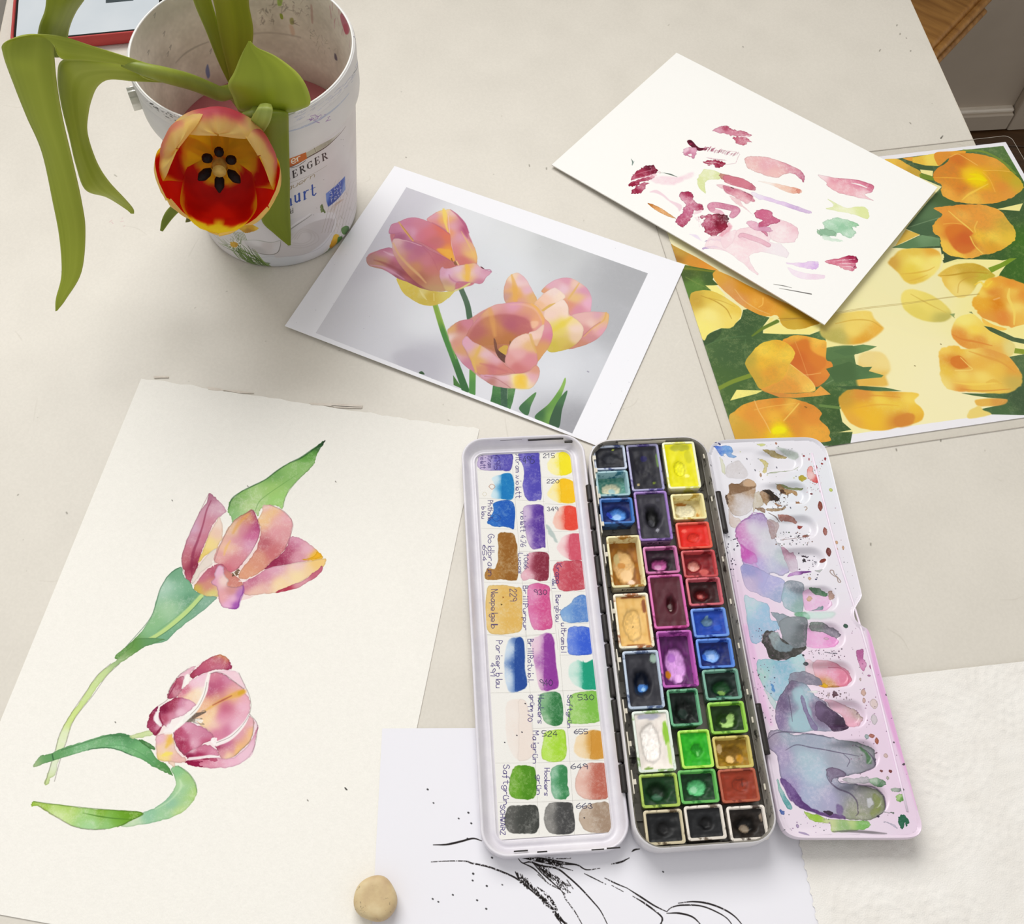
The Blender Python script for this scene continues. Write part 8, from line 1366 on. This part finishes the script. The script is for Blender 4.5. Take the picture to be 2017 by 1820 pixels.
# inner wall with tide marks and splashes
def inner_r(z): return 48.2 + (60.2 - 48.2) * z / ZR
def in_map(px):
    t, z = hit(px, True, inner_r); return np.stack([np.mod(t + math.pi / 2, 2 * math.pi) * 55.0, z], 1)
ci = Canvas('inner_print', 2 * math.pi * 55, ZR, 5, in_map, 'e6e0d2'); c = ci
c.img += (c.big[..., None] - .5) * .10 + (c.mid[..., None] - .5) * .05
yy = np.arange(c.H)[:, None] / c.res; 
pk = np.clip((78 - yy) / 22, 0, 1)[..., None] * .55 + np.clip((64 - yy) / 6, 0, 1)[..., None] * .3
c.img[:] = c.img * (1 - np.clip(pk, 0, .8)) + hexc('b08078') * np.clip(pk, 0, .8)
def si(pts, w_, col, a=.6, **k): c.view(*W0); c.stroke(pts, w_, col, a, **k)
c.view(*W0)
c.poly([140, 130, 260, 40, 520, -60, 560, 60, 300, 200, 160, 330], 'c8c8b4', .4, soft=20)
si([430, 500, 500, 430, 600, 370, 690, 335], [3, 6, 3], 'a8a498', .6, soft=2); si([1050, 270, 1150, 262, 1300, 275, 1420, 300], 6, 'bab2a6', .5, soft=2)
for x, y in ((380, 380), (205, 420), (360, 430), (330, 270), (255, 125), (700, 410)): si([x, y, x + 14, y - 20, x + 6, y + 18], 3, '8a8880', .5)
c.poly([665, 560, 680, 510, 692, 540, 700, 600, 685, 625, 672, 600], '6a7cb4', .8, soft=1.5)
c.poly([1240, -30, 1275, -30, 1270, 40, 1240, 45, 1235, 10], '9cc050', .85, soft=1.5); c.poly([1255, 110, 1275, 115, 1282, 150, 1262, 150], '9ab040', .9); c.poly([1335, 150, 1360, 145, 1368, 190, 1340, 192], 'a8a868', .85, soft=1.5)
for k in range(42):
    x = random.uniform(1060, 1480); y = random.uniform(-40, 180); si([x, y, x + random.uniform(-30, 30), y + random.uniform(-30, 30), x + random.uniform(-40, 40), y + random.uniform(-10, 50)], [1, random.uniform(2, 7), 1], random.choice(('8a8274', '7a7068', '9a8a84', '6a6660')), .4, soft=1.2, rough=.3)
for k in range(26):
    x = random.uniform(1480, 1720); y = 240 + (x - 1480) * .8 + random.uniform(-50, 60); si([x, y, x + random.uniform(-20, 30), y + random.uniform(0, 50)], [1, random.uniform(2, 6), 1], random.choice(('8a8a70', '6a6a60', '8a7a78', '9a9a84')), .45, soft=1.4, rough=.3)
for k in range(26):
    x = random.uniform(1650, 1850); y = -40 + (x - 1650) * 1.3 + random.uniform(-60, 160); si([x, y, x + random.uniform(-10, 20), y + random.uniform(30, 90)], [2, random.uniform(5, 14), 2], random.choice(('c07088', 'cc8498', 'b06078', 'd0a0ac')), .5, soft=2)
c.poly([1735, 130, 1765, 90, 1800, 130, 1810, 240, 1790, 270, 1765, 240], 'b85470', .75, soft=2); c.poly([1760, 200, 1790, 195, 1800, 262, 1775, 270], 'c04a68', .8, soft=1.5)
c.poly([1500, 40, 1515, 60, 1520, 180, 1505, 170], 'a8746c', .4, soft=2); c.poly([1690, 425, 1705, 440, 1712, 480, 1692, 470], '5a566c', .8, soft=1.5)
c.poly([1330, 200, 1360, 210, 1375, 270, 1350, 280], 'd8a888', .4, soft=4)
M_in = print_mat('stained inner plastic', ci, .92, .4, .45, .03, 300)
prof = [(inner_r(ZR), ZR)] + [(inner_r(z), z) for z in np.linspace(126, 4, 16)]
thi = np.linspace(-math.pi / 2, 1.5 * math.pi, n + 1)
V, F = loft([np.stack([BC[0] + r * np.cos(thi), BC[1] + r * np.sin(thi), np.full(n + 1, z)], 1) for r, z in prof], close=False)
mesh('inner_wall', V, F, M_in, bucket, off=off, uv=np.array([(i / n, z / ZR) for r, z in prof for i in range(n + 1)]))
mesh('rim', *revolve([(60.2, ZR - .3), (60.3, ZR + .4), (60.8, ZR + .6), (61.3, ZR + .3), (61.3, ZR - .2)], 128, BC), pm('white rim', 'f0eeea', 'e6e4e0', 40, .35), bucket, off=off)
# torn handle lug of clear plastic
M_lug, nt, b = newmat('clear torn plastic'); b.inputs['Base Color'].default_value = (.75, .75, .68, 1); b.inputs['Roughness'].default_value = .25; b.inputs['Transmission Weight'].default_value = .45
lt, lz = hit([(280, 232)], rf=lambda z: 62.2 + 0 * z); la = lt[0]
lug = []
for k in range(7):
    a = la + (k - 3) * .012 - .02; z0 = 106 + (k % 3) * 1.2; r0 = 61.6
    d = np.array([math.cos(a), math.sin(a)]); t = np.array([-d[1], d[0]])
    p = BC + d * (r0 + 2.2); V, F = cube(-.55, .55, -2.6 - (k % 2) * .8, 2.6, 0, 12 - abs(k - 3) * 1.1, .25)
    V = np.c_[p[0] + t[0] * V[:, 0] + d[0] * V[:, 1], p[1] + t[1] * V[:, 0] + d[1] * V[:, 1], z0 + V[:, 2]]; lug.append((V, F))
mesh('handle_lug', *join(*lug), M_lug, bucket, off=off)
# rinse water
M_wat, nt, b = newmat('murky pink water'); b.inputs['Base Color'].default_value = L4('a4585c'); b.inputs['Roughness'].default_value = .08; b.inputs['Specular IOR Level'].default_value = .5
nt.links.new(ramp(nt, noise(nt, 30, 3), [(.3, L4('a05058')), (.7, L4('ae6866'))]), b.inputs['Base Color'])
WZ = 63.0; rw = inner_r(WZ) - .15
wat = mesh('rinse_water', *loft([np.stack([rr * np.cos(th), rr * np.sin(th), np.full(96, z)], 1) for rr, z in ((inner_r(3) - .2, 3), (rw, WZ - .6), (rw, WZ))], True, True, True), M_wat, sharp=30)
wat.location = (BC[0] * MM, BC[1] * MM, 0); tag(wat, 'murky pink rinse water standing inside the yoghurt bucket', 'water')
# ------------------------------------------------------------------ tulips in the bucket
M_leaf = vcol_mat('tulip leaf', .42, .45, trans=.35, bmp=.04)
M_petal, nt, b = newmat('tulip petal')                # one thin skin: inner colour in front, outer colour behind
ai = nt.nodes.new('ShaderNodeVertexColor'); ai.layer_name = 'Col'; ao = nt.nodes.new('ShaderNodeVertexColor'); ao.layer_name = 'Outer'
ge = nt.nodes.new('ShaderNodeNewGeometry'); mc = nt.nodes.new('ShaderNodeMix'); mc.data_type = 'RGBA'
nt.links.new(ge.outputs['Backfacing'], mc.inputs['Factor']); nt.links.new(ai.outputs[0], mc.inputs['A']); nt.links.new(ao.outputs[0], mc.inputs['B'])
nt.links.new(mc.outputs['Result'], b.inputs['Base Color']); b.inputs['Roughness'].default_value = .5; b.inputs['Specular IOR Level'].default_value = .3
tl = nt.nodes.new('ShaderNodeBsdfTranslucent'); ms = nt.nodes.new('ShaderNodeMixShader'); ms.inputs[0].default_value = .55
nt.links.new(ai.outputs[0], tl.inputs[0]); nt.links.new(b.outputs[0], ms.inputs[1]); nt.links.new(tl.outputs[0], ms.inputs[2]); nt.links.new(ms.outputs[0], nt.nodes['Material Output'].inputs[0])
M_stem = pm('tulip stem', '8f9a3a', '74802a', 90, .45, .4, stretch=(1, 1, .1))
def ribbon(rows, sag=0.0, n=12, sub=7, seed=1, c1='bac448', c2='97a42a', c3='d0d674', fold=0.0, thick=.55, base_fade=0):
    """leaf surface: rows of (left px, right px, height left, height right); sag bows it towards the camera (+) or away (-)"""
    R = spline(np.array(rows, float), False, sub); m = len(R)
    A = at(R[:, 0:2], R[:, 4]); B = at(R[:, 2:4], R[:, 5])
    t = np.linspace(0, 1, n); rg = np.random.default_rng(seed)
    T = np.gradient((A + B) / 2, axis=0); N = np.cross(T, B - A); N /= (np.linalg.norm(N, axis=1)[:, None] + 1e-9)
    flip = np.sign((N * (CC - (A + B) / 2)).sum(1)); N *= flip[:, None]
    for _ in range(2): N = (np.roll(N, 1, 0) + N + np.roll(N, -1, 0)) / 3 if m > 4 else N
    N /= (np.linalg.norm(N, axis=1)[:, None] + 1e-9)
    W = np.linalg.norm(B - A, axis=1)
    S = np.interp(np.linspace(0, 1, m), np.linspace(0, 1, len(np.atleast_1d(sag))), np.atleast_1d(sag).astype(float))
    P = A[:, None] + (B - A)[:, None] * t[None, :, None]
    prof = (1 - (2 * t - 1) ** 2) * S[:, None] + (1 - np.abs(2 * t - 1)) * fold
    P = P + N[:, None] * (prof * W[:, None])[..., None]
    ns = np.interp(t, np.linspace(0, 1, 15), rg.random(15)); ns2 = np.interp(t, np.linspace(0, 1, 40), rg.random(40)); nl = upsample(rg.random((6, 4)), m, n)
    k = np.clip(.25 * ns[None] + .3 * ns2[None] + .45 * nl, 0, 1)[..., None]
    C = hexc(c2) * (1 - k) + hexc(c1) * k
    e = smooth(np.abs(2 * t - 1), .86, 1)[None, :, None] * .5 * np.ones((m, 1, 1)); C = C * (1 - e) + hexc(c3) * e
    mr = (1 - smooth(np.abs(2 * t - 1), 0, .06))[None, :, None] * .25; C = C * (1 - mr) + hexc(c3) * mr
    Bk = P - N[:, None] * thick
    V = np.vstack([P.reshape(-1, 3), Bk.reshape(-1, 3)]); F = []; Nn = m * n
    for j in range(m - 1):
        for i in range(n - 1):
            a = j * n + i; q = (a, a + 1, a + n + 1, a + n)
            F.append(q); F.append(tuple(Nn + x for x in reversed(q)))
    rg_ = list(range(n)) + [j * n + n - 1 for j in range(1, m)] + [(m - 1) * n + i for i in range(n - 2, -1, -1)] + [j * n for j in range(m - 2, 0, -1)]
    for a, b in zip(rg_, rg_[1:] + rg_[:1]): F.append((b, a, Nn + a, Nn + b))
    cl = lin(np.clip(C, 0, 1)).reshape(-1, 3); return V, F, np.vstack([cl, cl * .95])
def leaf(parent, off, rows, **k):
    V, F, C = ribbon(rows, **k); return mesh('leaf', V, F, M_leaf, parent, off=off, cols=C)
off = (BC[0], BC[1], 4)
shoot = thing('tulip_shoot', 'flowerless tulip shoot arching left over the bucket rim with long drooping leaves', 'tulip', off)
flw = thing('tulip', 'red and yellow tulip flower bending out over the front rim of the bucket', 'tulip', off)
# --- the shoot on the left
sp = np.vstack([[[BC[0] + 10, BC[1] - 6, 6]], at([(478, 206), (430, 184), (380, 163), (330, 149), (285, 137), (240, 124)], [92, 112, 129, 142, 149, 152])])
mesh('stem', *tube(sp, [4.0, 4.0, 4.1, 4.1, 4.2, 4.0, 3.2, 1.8], 14), M_stem, shoot, off=off)
leaf(shoot, off, [(345, 143, 345, 163, 141, 138), (295, 126, 290, 156, 149, 145), (250, 112, 248, 130, 156, 152), (180, 90, 176, 120, 162, 156), (125, 72, 122, 116, 166, 160), (70, 68, 108, 92, 167, 163), (10, 84, 106, 78, 160, 163), (6, 108, 106, 108, 153, 156), (28, 170, 112, 170, 140, 143), (52, 230, 124, 240, 126, 129), (82, 300, 141, 312, 112, 114), (104, 400, 160, 395, 92, 94), (117, 470, 168, 455, 78, 80), (121, 540, 160, 535, 64, 66), (110, 588, 130, 588, 55, 56), (109, 613, 113, 612, 50, 50)],
     sag=[.1, .1, -.1, -.15, -.1, .15, .12, .1, .08, .05, .02], n=16, seed=4)
leaf(shoot, off, [(330, 150, 330, 163, 137, 135), (256, 124, 262, 160, 148, 142), (182, 118, 216, 157, 152, 143), (124, 118, 193, 170, 150, 139), (113, 150, 181, 194, 140, 131), (120, 205, 174, 225, 125, 120), (136, 270, 173, 264, 108, 108), (149, 325, 190, 318, 92, 94), (168, 374, 214, 357, 80, 83), (210, 389, 246, 393, 66, 68), (246, 411, 262, 412, 58, 58), (258, 421, 264, 421, 55, 55)],
     sag=[.05, .1, .12, .1, .05, .05, .05], n=14, seed=9, c1='c4cc5c', c2='a2ae3a', c3='d4da84')
leaf(shoot, off, [(84, 100, 138, 108, 140, 140), (74, 78, 133, 86, 148, 148), (77, 52, 137, 56, 160, 160), (88, 22, 150, 24, 176, 176), (92, -10, 170, -6, 192, 192), (100, -60, 190, -50, 214, 214), (130, -130, 190, -120, 238, 238), (170, -190, 176, -190, 258, 258)], sag=[.15, .12, .05, .1], fold=.05, n=14, seed=12, c1='a0ac30', c2='86921e')
# --- upright leaves in the middle
leaf(flw, off, [(452, 168, 460, 160, 84, 86), (428, 118, 448, 116, 108, 110), (405, 60, 434, 64, 134, 136), (383, 8, 418, 10, 158, 160), (366, -50, 402, -44, 184, 186), (360, -120, 372, -120, 214, 214)], sag=.1, n=10, seed=21, c1='a4b034', c2='8a9624')
leaf(flw, off, [(455, 170, 476, 168, 84, 84), (449, 140, 489, 135, 100, 100), (439, 100, 496, 96, 120, 120), (430, 60, 499, 58, 140, 140), (424, 20, 491, 12, 160, 160), (416, -20, 489, -20, 180, 180), (412, -90, 474, -90, 212, 212), (430, -170, 440, -170, 250, 250)], sag=-.12, fold=-.08, n=16, seed=22, c1='b0ba38', c2='929e26')
# --- stem of the flower, over the front rim
_, hz = hit([(432, 322)], rf=lambda z: 62.3 + 0 * z)
dv = ray([(432, 316)])[0]; tt_ = None
def on_ray(px, depth): d = ray([px])[0]; return CC + d * depth
depth_rim = (at([(432, 322)], hz[0])[0] - CC) @ CF
Bp = on_ray((433, 312), depth_rim - 14); Mp = on_ray((430, 350), depth_rim - 14 - 27)
axis = (Mp - Bp) / np.linalg.norm(Mp - Bp)
sp = np.vstack([[[BC[0] + 2, BC[1] - 20, 6]], at([(520, 232)], [112]), at([(500, 226)], [136]), [Bp + CU * 10 - axis * 8], [Bp - axis * 1.5]])
mesh('stem', *tube(sp, [3.3, 3.3, 3.3, 3.2, 3.6], 14), M_stem, flw, off=off)
# --- broad leaf lying across the bucket mouth, hanging leaf in front, small blade beside the flower
leaf(flw, off, [(486, 222, 556, 228, 118, 122), (468, 214, 592, 216, 130, 132), (458, 190, 611, 204, 140, 141), (449, 166, 604, 172, 148, 149), (461, 142, 584, 142, 154, 155), (472, 115, 545, 112, 160, 161), (482, 95, 508, 95, 165, 165), (489, 82, 493, 82, 168, 168)], sag=[.05, .1, .12, .1, .05], n=18, seed=31, c1='b4c23a', c2='98a628', c3='d2da70')
HG = [(494, 214, 562, 220, 132, 132), (498, 230, 568, 224, 139, 139)]
for l_, m_, n_, k_ in ((505, 262, 569, 262), (508, 300, 570, 305), (512, 350, 571, 355), (516, 400, 571, 402), (516, 436, 572, 432), (542, 462, 573, 458), (568, 484, 573, 483)):
    zz = hit([(l_, m_), (n_, k_)], rf=lambda z: np.where(z > COLZ, 62.4, body_r(z)))[1] + 5.5; HG.append((l_, m_, n_, k_, zz[0], zz[1]))
leaf(flw, off, HG, sag=[.1, .06, .03], n=14, seed=33, c1='96a42a', c2='7f8d1e', c3='a8b444')
leaf(flw, off, [(512, 205, 534, 205, 146, 146), (506, 214, 537, 216, 150, 150), (495, 234, 532, 240, 142, 142), (484, 252, 518, 262, 128, 128), (474, 268, 500, 278, 114, 114)], sag=.12, n=10, seed=35, c1='b8c466', c2='a0ac4e')
leaf(flw, off, [(350, 395, 372, 402, 92, 92), (330, 412, 352, 418, 86, 86), (319, 432, 337, 434, 80, 80), (315, 454, 320, 456, 74, 74)], sag=.1, n=8, seed=36, c1='8d9c30', c2='6f7f20')
leaf(flw, off, [(372, 400, 388, 404, 92, 92), (368, 424, 380, 428, 86, 86), (365, 438, 376, 436, 82, 82)], sag=.1, n=6, seed=37, c1='7c7a2c', c2='5f6020')
# --- flower head
up = CU - axis * (CU @ axis); up /= np.linalg.norm(up); rt = np.cross(up, axis); rt /= np.linalg.norm(rt)
if rt @ CR < 0: rt = -rt
def petal(ang, inc, scale, width, seed, blush, star):
    ns_, nt_ = 34, 27; rg = np.random.default_rng(seed)
    s = np.linspace(0, 1, ns_); t = np.linspace(-1, 1, nt_)
    kr = [2.0, 11.5, 19.5, 25.5, 29.3, 30.8, 30.6 - 3.5 * max(inc, 0) + 1.5 * max(-inc, 0), 28.5 - 8.5 * inc]; kh = [0, .8, 2.8, 6.5, 11.5, 17.5, 23.5, 28 - 1.0 * inc]
    Sx = np.linspace(0, 1, 8); Pk = spline(np.stack([kr, kh], 1), False, 8); rr = np.interp(s, np.linspace(0, 1, len(Pk)), Pk[:, 0]) * scale; hh = np.interp(s, np.linspace(0, 1, len(Pk)), Pk[:, 1])
    w = width * np.minimum(1, (s / .32 + .12)) ** .75 * np.sqrt(np.clip(1 - np.clip((s - .58) / .42, 0, 1) ** 2.4, 0, 1)) + .4
    wob = np.interp(t, np.linspace(-1, 1, 9), rg.normal(0, 1, 9)); wob2 = np.interp(s, np.linspace(0, 1, 9), rg.normal(0, 1, 9))
    P = np.zeros((ns_, nt_, 3)); Nn = np.zeros_like(P)
    for j in range(ns_):
        phi = ang + t * w[j] / max(rr[j], 5.5)
        r = rr[j] - 1.2 * (t ** 2) * s[j] + wob * .55 * s[j] ** 2 + .25 * np.sin(t * 9 + seed) * s[j] ** 2 + (1 - smooth(np.abs(t), 0, .22)) * -.5 * s[j]
        h = hh[j] - .8 * s[j] ** 3 * t ** 2 + wob * .8 * s[j] ** 3
        rad = np.sin(phi)[:, None] * rt + np.cos(phi)[:, None] * up
        P[j] = Bp + axis * h[:, None] + rad * r[:, None]
    du = np.gradient(P, axis=0); dv_ = np.gradient(P, axis=1); Nn = np.cross(du, dv_); Nn /= (np.linalg.norm(Nn, axis=2)[..., None] + 1e-9)
    c0 = Bp + axis * 14; sg = np.sign((Nn * (P - c0)).sum(2)); 
    if np.median(sg) < 0: Nn = -Nn
    S, T = np.meshgrid(s, t, indexing='ij'); nz = upsample(rg.random((8, 18)), ns_, nt_); nz2 = upsample(rg.random((16, 10)), ns_, nt_)
    edge = np.maximum(np.abs(T) ** 1.5 * (.72 + .28 * smooth(S, .3, .6)), smooth(S, .45, 1) * 1.04)
    yel, red, dk, org = hexc('f8d424'), hexc('d81a0a'), hexc('b80c06'), hexc('ee8a14')
    Ci = np.ones((ns_, nt_, 3)) * red; k = (nz2 * .5)[..., None]; Ci = Ci * (1 - k) + dk * k
    kb = (1 - smooth(S + .05 * (nz - .5) + .05 * np.abs(T), star - .03, star + .03))[..., None]; Ci = Ci * (1 - kb) + (yel * (.9 + .12 * nz[..., None])) * kb
    ke = smooth(edge + .12 * (nz - .5), .74, .9)[..., None]; ko = smooth(edge + .12 * (nz - .5), .66, .84)[..., None] * (1 - ke) * .6
    Ci = Ci * (1 - ko) + org * ko; Ci = Ci * (1 - ke) + yel * ke
    if blush < 0:
        km = ((1 - smooth(np.abs(T), .05, .14)) * smooth(S, .6, .78))[..., None] * .9; Ci = Ci * (1 - km) + yel * km
    Co = np.ones((ns_, nt_, 3)) * hexc('f6e692'); k = (nz * .35)[..., None]; Co = Co * (1 - k) + hexc('eed060') * k
    kp = (smooth(S, .3, .5) * (1 - smooth(np.abs(T) + .2 * (nz - .5), .35, .7)) * (1 - smooth(S, .78, .93)))[..., None] * max(blush, .25); Co = Co * (1 - kp) + hexc('d0566a') * kp
    F = []                                                       # faces look into the cup
    for j in range(ns_ - 1):
        for i in range(nt_ - 1):
            a = j * nt_ + i; q = (a, a + 1, a + nt_ + 1, a + nt_); F.append(q)
    V = P.reshape(-1, 3); A_, B_, C_ = V[F[len(F) // 2][0]], V[F[len(F) // 2][1]], V[F[len(F) // 2][2]]
    if np.cross(B_ - A_, C_ - A_) @ (A_ - c0) > 0: F = [tuple(reversed(q)) for q in F]
    o = mesh('petal', V, F, M_petal, flw, off=off, cols=lin(np.clip(Ci.reshape(-1, 3), 0, 1)))
    at_ = o.data.color_attributes.new('Outer', 'FLOAT_COLOR', 'POINT'); cc = np.ones((len(V), 4)); cc[:, :3] = lin(np.clip(Co.reshape(-1, 3), 0, 1)); at_.data.foreach_set('color', cc.ravel())
    return o
for ang, inc, sc_, wd, sd, bl in ((0, .95, 1.0, 25, 2, .95), (62, .5, .97, 25, 5, .7), (-60, .55, .97, 25, 6, .5), (122, -.1, 1.03, 23, 7, .3), (-121, -.1, 1.03, 23, 8, .3), (181, -.7, .93, 22, 11, -1)):
    petal(math.radians(ang), inc, sc_, wd, sd, bl, .29 + .07 * math.cos(math.radians(ang)))
M_anth = pm('dark anther', '1f1210', '120a0c', 400, .7, .2, bmp=.3, bscale=900); M_fil = pm('yellow filament', 'd8b83a', 'c09a28', 100, .5); M_pist = pm('pale pistil', 'd8b860', 'b08a3c', 200, .55)
def fp(r, a, h): return Bp + axis * h + r * (math.sin(a) * rt + math.cos(a) * up)
mesh('pistil', *tube([fp(0, 0, 1), fp(.3, 3.1, 8), fp(1.2, 3.1, 15), fp(1.6, 3.1, 17)], [3.2, 4.0, 3.0, 3.6], 12), M_pist, flw, off=off)
for a_, r0, r1, r2, h0, h1 in ((0, 4, 5.6, 9, 11, 17), (60, 4, 5.2, 8.6, 11, 16), (-60, 4, 5.2, 8.6, 11, 16), (124, 4, 5.4, 12.5, 11, 17), (-124, 4, 5.4, 12.5, 11, 17), (180, 4, 5.2, 12.5, 11, 18)):
    a_ = math.radians(a_)
    s_ = mesh('stamen', *tube([fp(2.6, a_, 1.5), fp(r0, a_, 7), fp(r1, a_, h0)], [.9, .8, .5], 8), M_fil, flw, off=off)
    mid_ = [fp(r1 + (r2 - r1) * q, a_, h0 - 1 + (h1 - h0 + 1) * q) for q in (0, .3, .7, 1)]
    mesh('anther', *tube(mid_, [.9, 2.5, 2.5, .6], 10), M_anth, s_, off=off)
